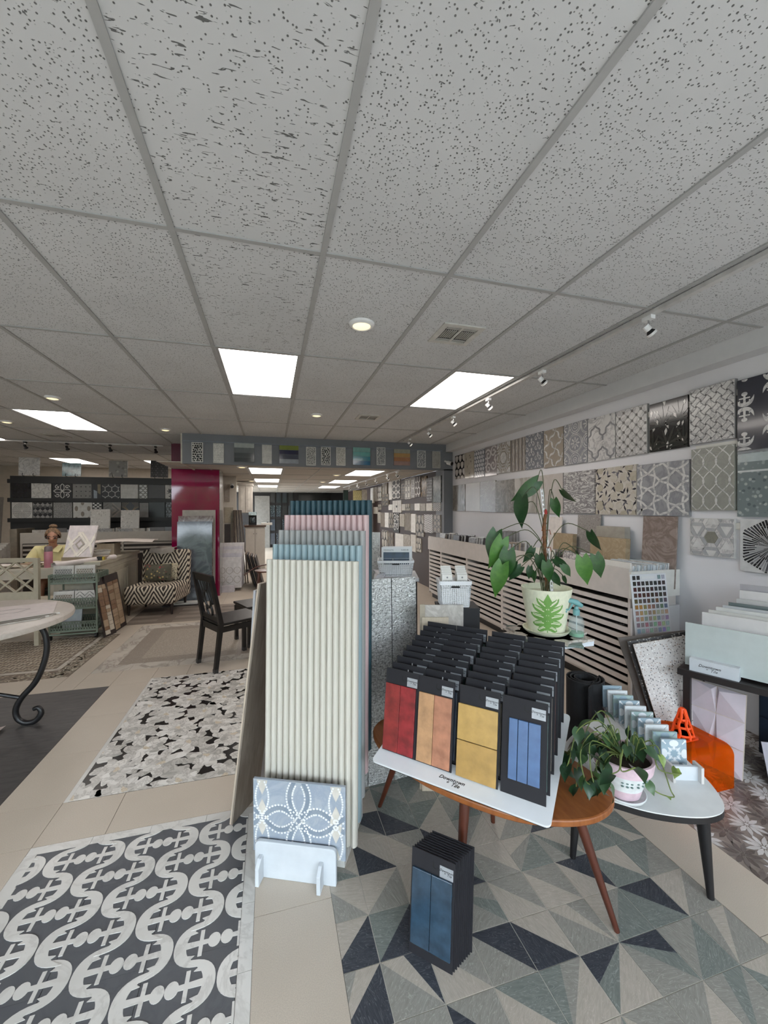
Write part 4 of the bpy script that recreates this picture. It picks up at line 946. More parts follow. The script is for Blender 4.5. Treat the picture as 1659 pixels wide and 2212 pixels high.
# tile rack with ten patterned tiles
ta, tb = pz(1430, 1598, HW+.125), pz(1303, 1482, HW+.125); rd = (tb-ta); rl = rd.length; rd.normalize(); ru = V(rd.y, -rd.x, 0)
if ru.x < 0: ru = -ru
t = thing('tile_rack', 'low white rack with end stop holding a row of patterned tiles', 'rack', mw=frame(V(ta.x, ta.y, HW), ru, (0,0,1)))
MB().box(.006, -.05, 0, .100, rl+.06, .012).build('rack_base', WPT, t); MB().box(-.004, -.062, 0, .108, -.05, .055).build('end_stop', WPT, t)
for x in (-.006, .10): MB().box(x, -.082, 0, x+.010, -.03, .062).build('end_post', plain((196,192,188), .5), t)
TB = plain((150,170,182), .2, coat=.3, var=.04); TWH = plain((222,226,228), .2, coat=.3, var=.02); TSA = plain((160,182,180), .2, coat=.3, var=.04)
def rack_tile(k):
    P = ta+rd*(rl*k/9); mw = frame(V(P.x, P.y, HW+.0125), ru, V(0,0,1)+rd*.06)
    t = thing('patterned_tile', 'blue and white patterned tile in the white rack, %s' % ('front one showing its whole flower' if k == 0 else '%s behind the front one' % ('first', 'second', 'third', 'fourth', 'fifth', 'sixth', 'seventh', 'eighth', 'ninth')[k-1]), 'tile', mw=mw, group='patterned tiles in the white rack')
    S_ = .1; base = TB if k % 3 else TB; MB().box(0, 0, 0, S_, .009, .112).build('tile_body', (TB, TWH, TSA)[(k*2) % 3] if k else TB, t)
    it = []; c = (S_/2, .056)
    for q in range(8): a = q*PI/4+(0 if k % 2 == 0 else PI/8); it.append((xf([(.012,0),(.022,.006),(.036,0),(.022,-.006)], c[0], c[1], 1, a), 0))
    for q in range(4): a = q*PI/2; it.append((xf(circ(.040, 0, .014, 10, .019), c[0], c[1], 1, a), 0))
    for q in range(8): a = q*PI/4+PI/8; it.append((xf([(.014,0),(.018,.002),(.028,0),(.018,-.002)], c[0], c[1], 1, a), 0))
    for sx in (0, S_):
        for sz in (0, .112): it.append((strip([(sx, sz), (sx+(c[0]-sx)*.36, sz+(c[1]-sz)*.32)], .005), 0)); it.append((circ(sx, sz, .012, 8), 0))
    inlay_on(t, S_, .112, it, [TWH if k in (0, 2, 3, 5, 8) or k % 2 == 0 else TB], k == 0, .0008, .002, 'pattern_piece')
for k in range(10): rack_tile(k)
# pot with trailing philodendron
PC = pz(1345, 1716, HW+.004); PC.z = HW
t = thing('planter_pot', 'pink and white painted terracotta pot on a saucer on the white table', 'pot', PC)
PINK, PWHT = plain((212,186,196), .55, var=.06, sc=30), plain((218,222,222), .55, var=.05, sc=30)
k_ = .96
MB().lathe([(.040*k_,.008),(.062*k_,.010),(.078*k_,.014),(.082*k_,.022),(.079*k_,.024),(.072*k_,.016),(.04*k_,.013)], 32).build('saucer', PWHT, t, True)
MB().lathe([(.05,.016),(.056,.017),(.066,.052)], 32).build('foot_band', PINK, t, True); MB().lathe([(.066,.052),(.083,.118)], 32).build('pot_wall', PWHT, t, True)
MB().lathe([(.083,.118),(.098,.119),(.104,.156),(.103,.160),(.094,.160),(.09,.135)], 32).build('pot_rim', PINK, t, True); MB().lathe([(.002,.140),(.05,.142),(.092,.139)], 20).build('soil', plain((46,34,26), .9, var=.3, sc=60), t)
for a in (3.9, 4.1, 4.3, 4.6, 4.9, 5.4):
    for z in (.080, .092): MB().sphere((.0755*math.cos(a), .0755*math.sin(a), z), .005, 8, 5, sc=(1,1,.6)).build('painted_leaf', plain((104,128,124), .5), t, True)
def leaf_mesh(L, W, droop=.25, cup=.15, heart=True, n=10):
    mb = MB(); rows = []
    for i in range(n+1):
        s = i/n; wv = W*(math.sin(PI*min(1, (s*.9+.10))**.75)**.9)*(1-s**3.2*.6) if i < n else 0
        if heart and i == 0: wv = W*.55
        x = L*s; z = -droop*L*s*s
        rows.append([(x-(heart and (1-s)**6*L*.16), -wv/2, z+cup*wv*.5), (x-(heart and (1-s)**6*L*.10), -wv/4, z+cup*wv*.12), (x, 0, z), (x-(heart and (1-s)**6*L*.10), wv/4, z+cup*wv*.12), (x-(heart and (1-s)**6*L*.16), wv/2, z+cup*wv*.5)])
    vs = [p for r in rows for p in r]; fs = [(i*5+j, i*5+j+1, (i+1)*5+j+1, (i+1)*5+j) for i in range(n) for j in range(4)]
    return mb.add(vs, fs)
def leaf_mat(c1, c2, rough=.35):
    key = ('leaf', c1, c2)
    if key in MATS: return MATS[key]
    tt = NT('leaf_green'); v = tt.coord((1,1,1)); n = tt.noise(v, 30, 3); MATS[key] = tt.fin(tt.ramp(n, [(.3, rgb(*c1)), (.7, rgb(*c2))]), rough); tt.b.inputs['Transmission Weight'].default_value = 0; return MATS[key]
LM = [leaf_mat((38,62,40), (58,86,54)), leaf_mat((52,80,48), (74,104,60)), leaf_mat((96,120,56), (132,152,76)), leaf_mat((30,54,38), (46,74,50))]
PH = [leaf_mesh(.055, .045, .35, .2).mesh('leaf', m, True) for m in LM]
def place_leaf(me, par, base, tipdir, roll=0, s=1.0, up=V(0,0,1)):
    x = Vector(tipdir).normalized(); y = up.cross(x); y = y.normalized() if y.length > 1e-4 else V(0,1,0); z = x.cross(y)
    R = Matrix((( x.x, y.x, z.x, 0), (x.y, y.y, z.y, 0), (x.z, y.z, z.z, 0), (0,0,0,1))) @ Matrix.Rotation(roll, 4, 'X') @ Matrix.Diagonal((s, s, s, 1))
    R.translation = base; return link('leaf', me, par, mw=R)
t = thing('trailing_philodendron', 'trailing philodendron spilling from the pink pot', 'plant', PC); random.seed(41)
VINE = plain((96,108,56), .6, var=.2)
def vine(pts, lv, r=.0022, s=(.7, 1.1), mats=(0, 1, 3)):
    q = smooth_open(pts, 6); MB().tube(q, r, 6).build('vine', VINE, t, True)
    for f in lv:
        p = V(*q[min(len(q)-1, int(f*(len(q)-1)))]); d = V(random.uniform(-1, 1), random.uniform(-1, .4), random.uniform(-.9, -.1)); place_leaf(PH[random.choice(mats)], t, p, d, random.uniform(-.5, .5), random.uniform(*s))
def W(x, y, D): p = pd(x, y, D)-PC; return (p.x, p.y, p.z)
TZ = 1.50
cang = math.atan2(-PC.y, -PC.x)
for k in range(26):
    a, r = cang+random.uniform(1.0, 5.28), random.uniform(.02, .10); h = random.uniform(.15, .24); b = (r*.4*math.cos(a), r*.4*math.sin(a), .14); e = (r*1.15*math.cos(a)-.03, r*1.15*math.sin(a), h)
    vine([b, ((b[0]+e[0])/2, (b[1]+e[1])/2, h+.02), e], (1.0,), .0018, (.7, 1.15), (0, 1, 2, 3) if k % 4 == 0 else (0, 1, 3))
vine([(0,0,.15), W(1290,1580,1.5), W(1255,1620,1.44), W(1262,1680,1.40), W(1275,1695,1.38)], (.35, .55, .75, .9, 1)); vine([(0,0,.15), W(1300,1560,1.52), W(1250,1575,1.5), W(1230,1640,1.46), W(1222,1665,1.44)], (.3, .5, .7, .85, 1))
vine([(0,0,.15), W(1280,1600,1.46), W(1275,1650,1.40), W(1282,1690,1.38)], (.4, .6, .8, 1), s=(.9, 1.2)); vine([(0,0,.15), W(1310,1545,1.56), W(1290,1540,1.58), W(1270,1570,1.55), W(1260,1610,1.5)], (.3, .5, .7, .9, 1))
vine([(0,0,.15), W(1340,1630,1.38), W(1338,1662,1.36), W(1322,1672,1.35)], (1,), s=(1.0, 1.1), mats=(3,)); vine([(0,0,.15), W(1345,1620,1.38), W(1342,1665,1.35), W(1372,1658,1.35)], (1,), s=(1.25, 1.3), mats=(0,))
vine([(.03,0,.15), W(1415,1610,1.46), W(1430,1650,1.44), W(1448,1705,1.50), W(1455,1722,1.49), W(1420,1712,1.5), W(1400,1690,1.49)], (.3, .75, 1), s=(.5, .8), mats=(1, 2)); vine([(.03,0,.15), W(1405,1600,1.5), W(1422,1660,1.45), W(1470,1672,1.47), W(1460,1660,1.48)], (.25, .4, 1), s=(.5, .8), mats=(1, 2))
for k in range(7): a = random.uniform(2.0, 3.6); vine([(0,0,.15), (.10*math.cos(a), .10*math.sin(a), .19), (.16*math.cos(a), .16*math.sin(a), .15+random.uniform(-.04, .03)), (.19*math.cos(a+.2), .19*math.sin(a+.2), .08+random.uniform(-.04, .06))], (.4, .6, .8, 1), .0016)
# fanned tiles lying behind the pot
random.seed(2)
for k in range(7):
    c = pd(1248+k*2, 1632-k*13, 1.62+.015*k); o = MB().box(-.05, -.03, 0, .05, .03, .008).build('marble_sample', marble((190,178,168),(150,136,124),10,2,.08), loc=(1.33+.012*k, 1.50+.004*k, HW+.0005+k*.0085), rot=(0, 0, .5+.16*k)); tag(o, 'beige marble sample in the fanned pile behind the pink pot, layer %s from below' % ('one', 'two', 'three', 'four', 'five', 'six', 'seven')[k], 'tile', 'fanned marble samples behind the pot')
# ================================================================== ORANGE ACRYLIC TABLE, CONE
def acrylic():
    tt = NT('orange_acrylic'); tr = tt.n('ShaderNodeBsdfTransparent'); tr.inputs[0].default_value = (.96, .33, .025, 1); tt.b.inputs['Base Color'].default_value = (.85, .20, .01, 1); tt.b.inputs['Roughness'].default_value = .05; mx = tt.n('ShaderNodeMixShader'); mx.inputs[0].default_value = .22; tt.l(tr.outputs[0], mx.inputs[1]); tt.l(tt.b.outputs[0], mx.inputs[2]); tt.l(mx.outputs[0], tt.out.inputs[0]); return tt.mat
AZ, ax_, ay_ = .225, (1.98, 2.39), (1.575, 1.93)
prof = [(ay_[0], 0.001)]+[(ay_[0]+.05-.05*math.cos(a), AZ-.05+.05*math.sin(a)) for a in [PI/2*k/6 for k in range(7)]]+[(ay_[1]-.05+.05*math.sin(a), AZ-.05+.05*math.cos(a)) for a in [PI/2*k/6 for k in range(7)]]+[(ay_[1], .001)]
th = .007; inner = [(ay_[1]-th, .001)]+[(ay_[1]-.05+(.05-th)*math.cos(a), AZ-.05+(.05-th)*math.sin(a)) for a in [PI/2*k/6 for k in range(7)]]+[(ay_[0]+.05-(.05-th)*math.sin(a), AZ-.05+(.05-th)*math.cos(a)) for a in [PI/2*k/6 for k in range(7)]]+[(ay_[0]+th, .001)]
ringp = prof+inner; n = len(ringp); mb = MB(); vs = [(ax_[0], p[0], p[1]) for p in ringp]+[(ax_[1], p[0], p[1]) for p in ringp]; h = n//2
fs = [(i, (i+1) % n, n+(i+1) % n, n+i) for i in range(n)]+[(i, n-1-i, n-2-i, i+1) for i in range(h-1)]+[(n+i+1, n+n-2-i, n+n-1-i, n+i) for i in range(h-1)]
o = mb.add(vs, fs).build('acrylic_table', acrylic(), smooth=True); tag(o, 'translucent orange acrylic waterfall table under the plastic cone', 'table')
CNp = pz(1474, 1588, AZ+.004); CNp.z = AZ+.0005; ORG = plain((255,86,28), .4, var=.03)
t = thing('slotted_cone', 'bright orange slotted plastic cone standing on the acrylic table', 'cone', CNp)
bevel(MB().prism(rrect(-.058, -.058, .058, .058, .02), 0, .004, 0, 'z').build('cone_foot', ORG, t), .001)
ch = .155; cr = lambda z: .044*(1-z/ch)+.010
for k in range(6):
    a0 = k*PI/3+.3; q = []
    for i in range(9): z = .004+ch*i/8*.95; a = a0+.16*math.sin(i*1.3); q.append((cr(z)*math.cos(a), cr(z)*math.sin(a), z))
    MB().tube(q, .0075, 6).build('rib', ORG, t, True)
for z in (.018, .058, .098): MB().lathe([(cr(z)+.004, z-.005), (cr(z)+.0045, z), (cr(z)+.003, z+.006), (cr(z)-.003, z+.006), (cr(z)-.002, z-.005)], 22).build('ring', ORG, t, True)
MB().lathe([(.017,.132),(.016,.150),(.011,.158),(.002,.160)], 18).build('cap', ORG, t, True)
# ================================================================== WHITE RELIEF PANEL, BENCH, BOARDS, DRAWERS
gB, gR = pz(1482, 1632), pz(1603, 1688); gu = (gR-gB).normalized(); gn = V(-gu.y, gu.x, 0)
if gn.dot(V(gB.x, gB.y, 0)) < 0: gn = -gn
gT = rp(1489, 1458, gB+gn*.03, gn); gT2 = rp(1614, 1512, gB+gn*.03, gn)
gw, gh = (gR-gB).length, ((gT.z+gT2.z)/2)
t = thing('relief_tile_board', 'white board of faceted relief tiles leaning under the black bench', 'tile board', mw=frame(gB, gu, V(0,0,gh)+gn*.05))
GT = plain((208,198,206), .5, var=.02); MB().box(0, .004, 0, gw, .014, gh).build('backing', plain((206,194,180), .6), t)
hw, hh = gw/2, gh/3
for i in range(2):
    for j in range(3):
        x0, z0 = i*hw+.0015, j*hh+.0015; x1, z1 = (i+1)*hw-.0015, (j+1)*hh-.0015
        cxx = x1 if i == 0 else x0; up = j % 2 == (0 if gh else 0)
        ap = (cxx+(-.018 if i == 0 else .018), -.020, z1-.02 if j % 2 == 0 else z0+.02)
        MB().add([(x0,.004,z0),(x1,.004,z0),(x1,.004,z1),(x0,.004,z1),ap], [(0,1,4),(1,2,4),(2,3,4),(3,0,4),(3,2,1,0)]).build('relief_tile', GT, t)
BZ = .556; ba, bb = pz(1463, 1443, BZ), pz(1640, 1487, BZ); bu = (bb-ba).normalized(); bn = V(-bu.y, bu.x, 0)
if bn.x < 0: bn = -bn
t = thing('black_bench', 'narrow black-brown bench carrying the white tile stand by the right wall', 'bench', mw=frame(V(ba.x, ba.y, 0), bu, (0,0,1))); BK = plain((34,29,29), .45, var=.1)
sgn = 1 if (V(0,0,1).cross(bu)).dot(bn) > 0 else -1
MB().box(0, 0, BZ-.035, .62, .34*sgn, BZ).build('bench_top', BK, t)
for (x, y) in ((.02, .03), (.56, .03), (.02, .27), (.56, .27)): MB().box(x, y*sgn, 0, x+.035, (y+.035)*sgn, BZ-.035).build('leg', BK, t)
def onb(x, y, z): return V(ba.x, ba.y, 0)+bu*x+bn*y+V(0,0,z)
# white slotted stand and its boards
s0, s1 = rp(1491, 1475, onb(0,.04,0), bn), rp(1598, 1478, onb(0,.04,0), bn); su0 = (s0-onb(0,0,0)).dot(bu); su1 = (s1-onb(0,0,0)).dot(bu)
t = thing('tile_stand', 'white box-shaped tile stand with printed logo on the black bench', 'stand', mw=frame(onb(su0, .02, BZ), bu, (0,0,1)))
SWd = su1-su0; MB().box(0, 0, .0, SWd, .05*sgn, .072).build('front_bar', WPT, t); MB().box(.03, .05*sgn, 0, SWd-.02, .31*sgn, .014).build('stand_base', WPT, t)
for k in range(5): MB().box(.03, (.085+k*.05)*sgn, .014, SWd-.02, (.095+k*.05)*sgn, .04).build('divider', WPT, t)
link('lettering', LG, t, mw=Matrix.Translation((SWd*.42, -.0008, .034)) @ FLIP)
BD = [('pale sage green glass board', (190,198,196), (1480,1344), .062, .0), ('off-white board with a horizontal seam', (206,202,200), (1516,1322), .105, .02), ('second off-white board', (204,200,194), (1530,1317), .14, .02), ('third pale board', (208,206,202), (1546,1311), .17, .02), ('light grey board', (186,186,188), (1560,1307), .20, .02), ('dark green-grey board', (98,108,108), (1573,1301), .23, .02), ('pale grey board near the back', (180,178,176), (1590,1293), .26, .02), ('tall off-white board', (202,198,196), (1597,1275), .285, .02), ('rearmost grey board', (160,156,160), (1598,1262), .305, .02)]
for k, (nme, c, (xx, yy), dy, _) in enumerate(BD):
    p = rp(xx, yy, onb(0, dy, 0), bn); uu = (p-onb(0,0,0)).dot(bu); hgt = p.z-BZ-.016
    w_ = .40 if k else .47
    o = MB().box(0, 0, 0, w_, .008*sgn, hgt).build('tile_sample_board', plain(c, .3, coat=.2, var=.02)); o.matrix_world = frame(onb(uu, dy, BZ+.016), bu, V(0,0,1)+bn*.02); tag(o, nme+' in the stand on the black bench', 'tile board', 'tile boards in the bench stand')
# dark blue drawers at the right picture edge
dd = pz(1642, 1590)
t = thing('drawer_chest', 'dark navy drawer chest cut by the right picture edge', 'drawers', (2.895, 1.25, 0), 0); NV = plain((38,48,62), .4, var=.05)
MB().box(0, 0, .0, .2, .52, .66).build('chest_body', NV, t); MB().box(-.008, -.01, .66, .2, .52, .685).build('chest_top', plain((18,18,20), .35), t)
for k in range(3): MB().box(-.012, .012, .03+k*.21, 0, .508, .225+k*.21).build('drawer', NV, t)
slab4('grey_tile', 'pale grey tile propped on its corner at the right edge over the dahlia floor', pz(1664, 1700), pz(1664, 1700)+V(.2,-.22,.04), pd(1627, 1600, 2.25), .012, plain((176,172,182), .4), 'tile')
# terrazzo boards leaning on the cabinet end
def lean_slab(name, label, tl, tr, D1, D2, bl, br, th, mat, cat='board'):
    A, B = pd(*tl, D1), pd(*tr, D2); C_, D_ = Vector(bl), Vector(br)
    n_ = (B-A).cross(D_-A).normalized(); n_ = n_ if n_.dot(A) > 0 else -n_
    o = MB().hexa([C_, D_, D_+n_*th, C_+n_*th], [A, B, B+n_*th, A+n_*th]).build(name, mat); return tag(o, label, cat)
TZ1, TZ2 = speckle((196,190,186), [(60,58,58),(120,112,108),(226,224,220),(150,128,112)], 95, .35, .75), speckle((38,36,36), [(210,206,200),(150,146,140)], 70, .35, .5)
fl = lambda x, y: pz(x, y, .001)
lean_slab('terrazzo_board', 'pale grey terrazzo board, front one leaning on the cabinet end', (1368,1392), (1492,1372), 2.62, 2.55, fl(1450, 1655), fl(1560, 1632), .012, TZ1)
lean_slab('terrazzo_board', 'black terrazzo board with white chips behind the pale one', (1355,1386), (1492,1363), 2.70, 2.62, fl(1436, 1640), fl(1562, 1615), .012, TZ2)
lean_slab('terrazzo_board', 'taupe edged board at the very back of the terrazzo set', (1335,1378), (1480,1362), 2.80, 2.72, fl(1418, 1628), fl(1556, 1600), .014, plain((96,88,82), .4))
# rolled black mat
rc = pz(1262, 1463, .55); t = None; q = []
for i in range(70): a = i*.26; r = .045+.058*i/69; q.append((r*math.cos(a), r*math.sin(a)))
a = 69*.26; q += [(q[-1][0]-.03*k*1.0, q[-1][1]+.010*k) for k in range(1, 8)]
mb = MB()
for s in strip(q, .006): mb.prism(s, 0, .55, 0, 'z')
o = mb.build('rolled_mat', plain((28,28,30), .85, var=.1, bump=.3), loc=(rc.x, rc.y, 0.001), rot=(0, 0, .9)); tag(o, 'rolled black rubber mat standing behind the white table', 'mat')
# ================================================================== PLANT STAND WITH ANTHURIUM
SP_ = pd(1180, 1364, 2.10); SZ = SP_.z
t = thing('plant_stand', 'pedestal stand topped with overlapping scalloped marble tiles', 'plant stand', (SP_.x, SP_.y, 0))
MB().lathe([(.16,0),(.16,.015),(.03,.03),(.02,.06),(.018,SZ-.06),(.05,SZ-.045)], 24).build('pedestal', plain((196,196,196), .4), t, True); MB().box(-.05, -.14, SZ-.045, .17, .12, SZ-.022).build('shelf', plain((214,220,228), .4), t)
def scallop(cx, cy, r, a): return xf([(-r, 0), (-r*.9, r*.5), (-r*.5, r*.85), (0, r), (r*.5, r*.85), (r*.9, r*.5), (r, 0), (r*.8, -r*.25), (r*.35, -r*.55), (0, -r*1.0), (-r*.35, -r*.55), (-r*.8, -r*.25)], cx, cy, 1, a)
random.seed(6); SCM = [marble((214,206,196),(176,164,152),10,2,.07), marble((112,128,122),(90,106,100),10,2,.08), marble((206,200,190),(160,150,140),10,2,.07), marble((196,186,176),(150,120,100),10,2,.1)]
for lay, (z, nn, R_) in enumerate(((SZ-.022, 9, .155), (SZ-.011, 9, .135))):
    for k in range(nn):
        a = 2*PI*k/nn+lay*.35; MB().prism(scallop(R_*math.cos(a), R_*math.sin(a), .068, a-PI/2+PI), z, z+.011, 0, 'z').build('scalloped_tile', SCM[1] if (lay == 0 and k % 2) else SCM[(k*2) % 4 if (k*2) % 4 != 1 else 0], t)
MB().lathe([(.002, SZ-.011), (.13, SZ-.011), (.13, SZ), (.002, SZ)], 24).build('centre_tile', SCM[0], t)
t = thing('leaf_print_pot', 'cream pot carved with a green monstera leaf on its saucer', 'pot', (SP_.x, SP_.y, SZ))
CRM = plain((222,222,196), .6, var=.03, sc=60, bump=.35); PR, PB, PHt = .125, .090, .232
MB().lathe([(.06,.001),(.10,.001),(.116,.016),(.118,.022),(.111,.022),(.098,.010),(.06,.008)], 36).build('saucer', CRM, t, True)
pr_at = lambda z: PB+(PR-PB)*(z-.01)/(PHt-.01)
MB().lathe([(.05,.011),(PB,.012)]+[(pr_at(z), z) for z in (.06,.12,.18,.228)]+[(PR,PHt),(PR-.008,PHt),(PR-.012,PHt-.03)], 40).build('pot_wall', CRM, t, True); MB().lathe([(.002,.196),(PR-.014,.198)], 20).build('soil', plain((40,30,24), .9, var=.3, sc=60), t)
va = math.atan2(-SP_.y, -SP_.x)+.06
def on_pot(a, z, off=.0012): r = pr_at(z)+off; return (r*math.cos(va+a), r*math.sin(va+a), z)
def decal(poly, m, name):   # poly in (angle, z) laid on the wall of the pot, carved a little proud
    mb = MB(); n = len(poly); hz = .0016 if name != 'carved_vein' else .0024; vs = [on_pot(a, z, hz) for a, z in poly]+[on_pot(a, z, -.002) for a, z in poly]; mb.add(vs, [tuple(range(n)), tuple(range(2*n-1, n-1, -1))]+[(i, n+i, n+(i+1) % n, (i+1) % n) for i in range(n)]); mb.build(name, m, t)
GRN = plain((112,158,78), .5, var=.05)
RA = .108
for s in (1, -1):
    for k, (z0, L, rise, wd_) in enumerate(((.040,.50,-.012,.026), (.062,.74,.000,.030), (.090,.80,.024,.030), (.118,.66,.044,.028), (.146,.44,.050,.024))):
        cv = smooth_open([(s*.012*RA, z0), (s*L*.35*RA, z0+.006+rise*.15), (s*L*.75*RA, z0+rise*.6), (s*L*RA, z0+rise)], 3)
        for q in strip(cv, lambda t_: wd_*(.75+.5*math.sin(PI*t_)-.72*t_**3)): decal([(a/RA, z) for a, z in q][::(1 if s > 0 else -1)], GRN, 'carved_lobe')
        for q in strip(cv[2:-2], .0045): decal([(a/RA, z+.001) for a, z in q][::(1 if s > 0 else -1)], CRM, 'carved_vein')
        for q in strip([(a, z+wd_*.28) for a, z in cv[3:-1]], .003): decal([(a/RA, z) for a, z in q][::(1 if s > 0 else -1)], CRM, 'carved_vein')
decal([(-.02,.02),(.02,.02),(.035,.12),(.0,.185),(-.035,.12)], GRN, 'carved_midrib'); decal([(-.20,.172),(-.06,.160),(.06,.160),(.20,.172),(.10,.195),(0,.218),(-.10,.195)], GRN, 'carved_tip')
for k in range(5): a = 2*PI*k/5; decal([(.98+.09*math.cos(a+d)*r, .13+.011*math.sin(a+d)*r) for d, r in ((-.4,.3),(-.3,1),(.3,1),(.4,.3))], plain((96,166,170), .5), 'carved_petal')
# anthurium
t = thing('anthurium_plant', 'anthurium with long drooping heart leaves tied to a white stake', 'plant', (SP_.x, SP_.y, SZ+.19)); base = V(SP_.x, SP_.y, SZ+.19); random.seed(14)
AL = [leaf_mat((36,66,34), (52,92,44), .3), leaf_mat((28,54,32), (44,76,42), .3), leaf_mat((62,104,44), (84,128,56), .3)]
ALM = [leaf_mesh(.16, .085, .30, .12, True, 12).mesh('leaf', m, True) for m in AL]; STM = plain((70,76,50), .6, var=.15)
def stalk(pix, D, tipx, s=1.0, mi=0, roll=0, D2=None, start=(0,0,0)):
    e = pd(*pix, D)-base; tp = pd(*tipx, D2 or D)-base; d = tp-e; L = d.length
    m = V(start[0]+(e.x-start[0])*.5, start[1]+(e.y-start[1])*.5, max(start[2], e.z)*.55+.5*e.z+.03)
    MB().tube(smooth_open([start, (start[0]+(m.x-start[0])*.4, start[1]+(m.y-start[1])*.4, start[2]+(m.z-start[2])*.62), tuple(m), tuple(e)], 5), .0022, 6).build('stalk', STM, t, True)
    x = d.normalized(); vw = (O-(base+e)).normalized(); z = (vw-x*vw.dot(x)).normalized(); place_leaf(ALM[mi], t, e, d, roll, L/.16*1.02*s, z)
D0 = 2.1; TK = (0, 0, .22)
for a in (((1128,1075),2.06,(1118,1140),1,1,.5), ((1160,1040),2.12,(1112,1085),1,0,-.4), ((1072,1150),2.05,(1053,1215),1,0,.3), ((1085,1165),2.0,(1062,1232),1,2,-.4), ((1098,1190),1.98,(1090,1258),1,0,.1), ((1085,1220),1.97,(1060,1298),.9,2,.3), ((1112,1215),2.0,(1096,1245),1,1,.4), ((1150,1185),2.05,(1132,1222),.9,1,-.5), ((1125,1225),2.02,(1098,1252),1,1,.2),
          ((1215,1060),2.08,(1242,1095),.9,1,.9), ((1197,1080),2.05,(1205,1120),1,0,.3), ((1275,1150),2.06,(1295,1205),.8,1,.7), ((1258,1205),1.98,(1269,1262),1.1,2,0), ((1286,1200),2.0,(1303,1252),1,0,-.2), ((1180,1215),1.98,(1187,1255),1.15,0,0), ((1165,1200),2.0,(1172,1240),1.1,1,.3), ((1200,1208),2.02,(1230,1235),1,1,.4), ((1215,1220),2.02,(1240,1250),.9,0,-.3), ((1195,1240),2.0,(1210,1270),1,1,.2), ((1218,1245),2.04,(1222,1266),.9,1,.5), ((1145,1225),2.06,(1140,1255),.9,1,.2), ((1155,1235),2.1,(1150,1262),.9,0,.6), ((1120,1105),2.1,(1118,1140),.5,2,.9), ((1245,1190),2.1,(1256,1218),.5,1,.8)):
    pix, D, tip, s, mi, rl_ = a; hi = pix[1] < 1170
    stalk(pix, D, tip, s, mi, rl_, start=TK if hi else (random.uniform(-.02, .02), random.uniform(-.02, .02), .0))
MB().tube(smooth_open([(0,0,-.02),(.004,0,.12),(-.006,.004,.24),(-.012,.0,.36),(-.004,0,.42)], 6), [.009]*24+[.005], 8).build('stem', plain((108,72,44), .8, var=.25, sc=60), t, True)
for k in range(16): z = .10+k*.018; a = random.uniform(0, 6.28); MB().tube([(0,0,z),(.02*math.cos(a),.02*math.sin(a),z+.004),(.026*math.cos(a),.026*math.sin(a),z-.02)], .0022, 5).build('aerial_root', plain((126,66,40), .8), t, True)
MB().lathe([(.001,0),(.008,.004),(.007,.02),(.003,.03)], 10, c=(-.002,0,.415)).build('red_bud', plain((168,44,40), .5), t, True)
e0, e1 = V(.03, -.01, -.01), pd(1170, 1056, 2.1)-base; sv = e1-e0
for s in (-1, 1): MB().bar(e0+V(.006*s, 0, 0), e1+V(.006*s, 0, 0), .004, .004).build('stake_rail', WHITE, t)
for k in range(24): p = e0+sv*(k+.5)/24; MB().bar(p+V(-.006,0,.003*(-1)**k), p+V(.006,0,-.003*(-1)**k), .004, .008).build('stake_rung', WHITE, t)
# spray bottle
def clear(name, c, tr=.95, rough=.03):
    tt = NT(name); trn = tt.n('ShaderNodeBsdfTransparent'); trn.inputs[0].default_value = (.92, .97, .97, 1); tt.b.inputs['Base Color'].default_value = (*c, 1); tt.b.inputs['Roughness'].default_value = rough; mx = tt.n('ShaderNodeMixShader'); mx.inputs[0].default_value = .16; tt.l(trn.outputs[0], mx.inputs[1]); tt.l(tt.b.outputs[0], mx.inputs[2]); tt.l(mx.outputs[0], tt.out.inputs[0]); return tt.mat
sb = pd(1245, 1361, 2.02); sb.z = SZ
t = thing('spray_bottle', 'clear spray bottle with teal trigger head and a little green liquid', 'bottle', (sb.x, sb.y, SZ+.0005))
TEAL = plain((110,160,162), .35, var=.04)
MB().lathe([(.001,0),(.034,.001),(.036,.006),(.036,.075),(.030,.095),(.013,.104),(.013,.112)], 24).build('bottle', clear('clear_plastic', (.85,.93,.93)), t, True); MB().lathe([(.001,.003),(.0345,.004),(.0345,.02),(.001,.0205)], 24).build('liquid', plain((96,156,120), .2), t, True)
MB().lathe([(.016,.106),(.016,.132),(.010,.136),(.009,.150)], 18).build('collar', TEAL, t, True)
ca = va+PI/2; fx, fy = -CR.x, -CR.y
MB().tube([(fx*-.028, fy*-.028, .150), (0,0,.168), (fx*.03, fy*.03, .178), (fx*.045, fy*.045, .176)], [.010,.015,.013,.009], 10).build('spray_head', TEAL, t, True); MB().tube([(fx*.018, fy*.018, .166), (fx*.028, fy*.028, .145), (fx*.040, fy*.040, .128)], [.006,.005,.004], 8).build('trigger', TEAL, t, True)
MB().tube([(.002,0,.01),(0,0,.108)], .0025, 6).build('dip_tube', plain((190,200,200), .3), t)
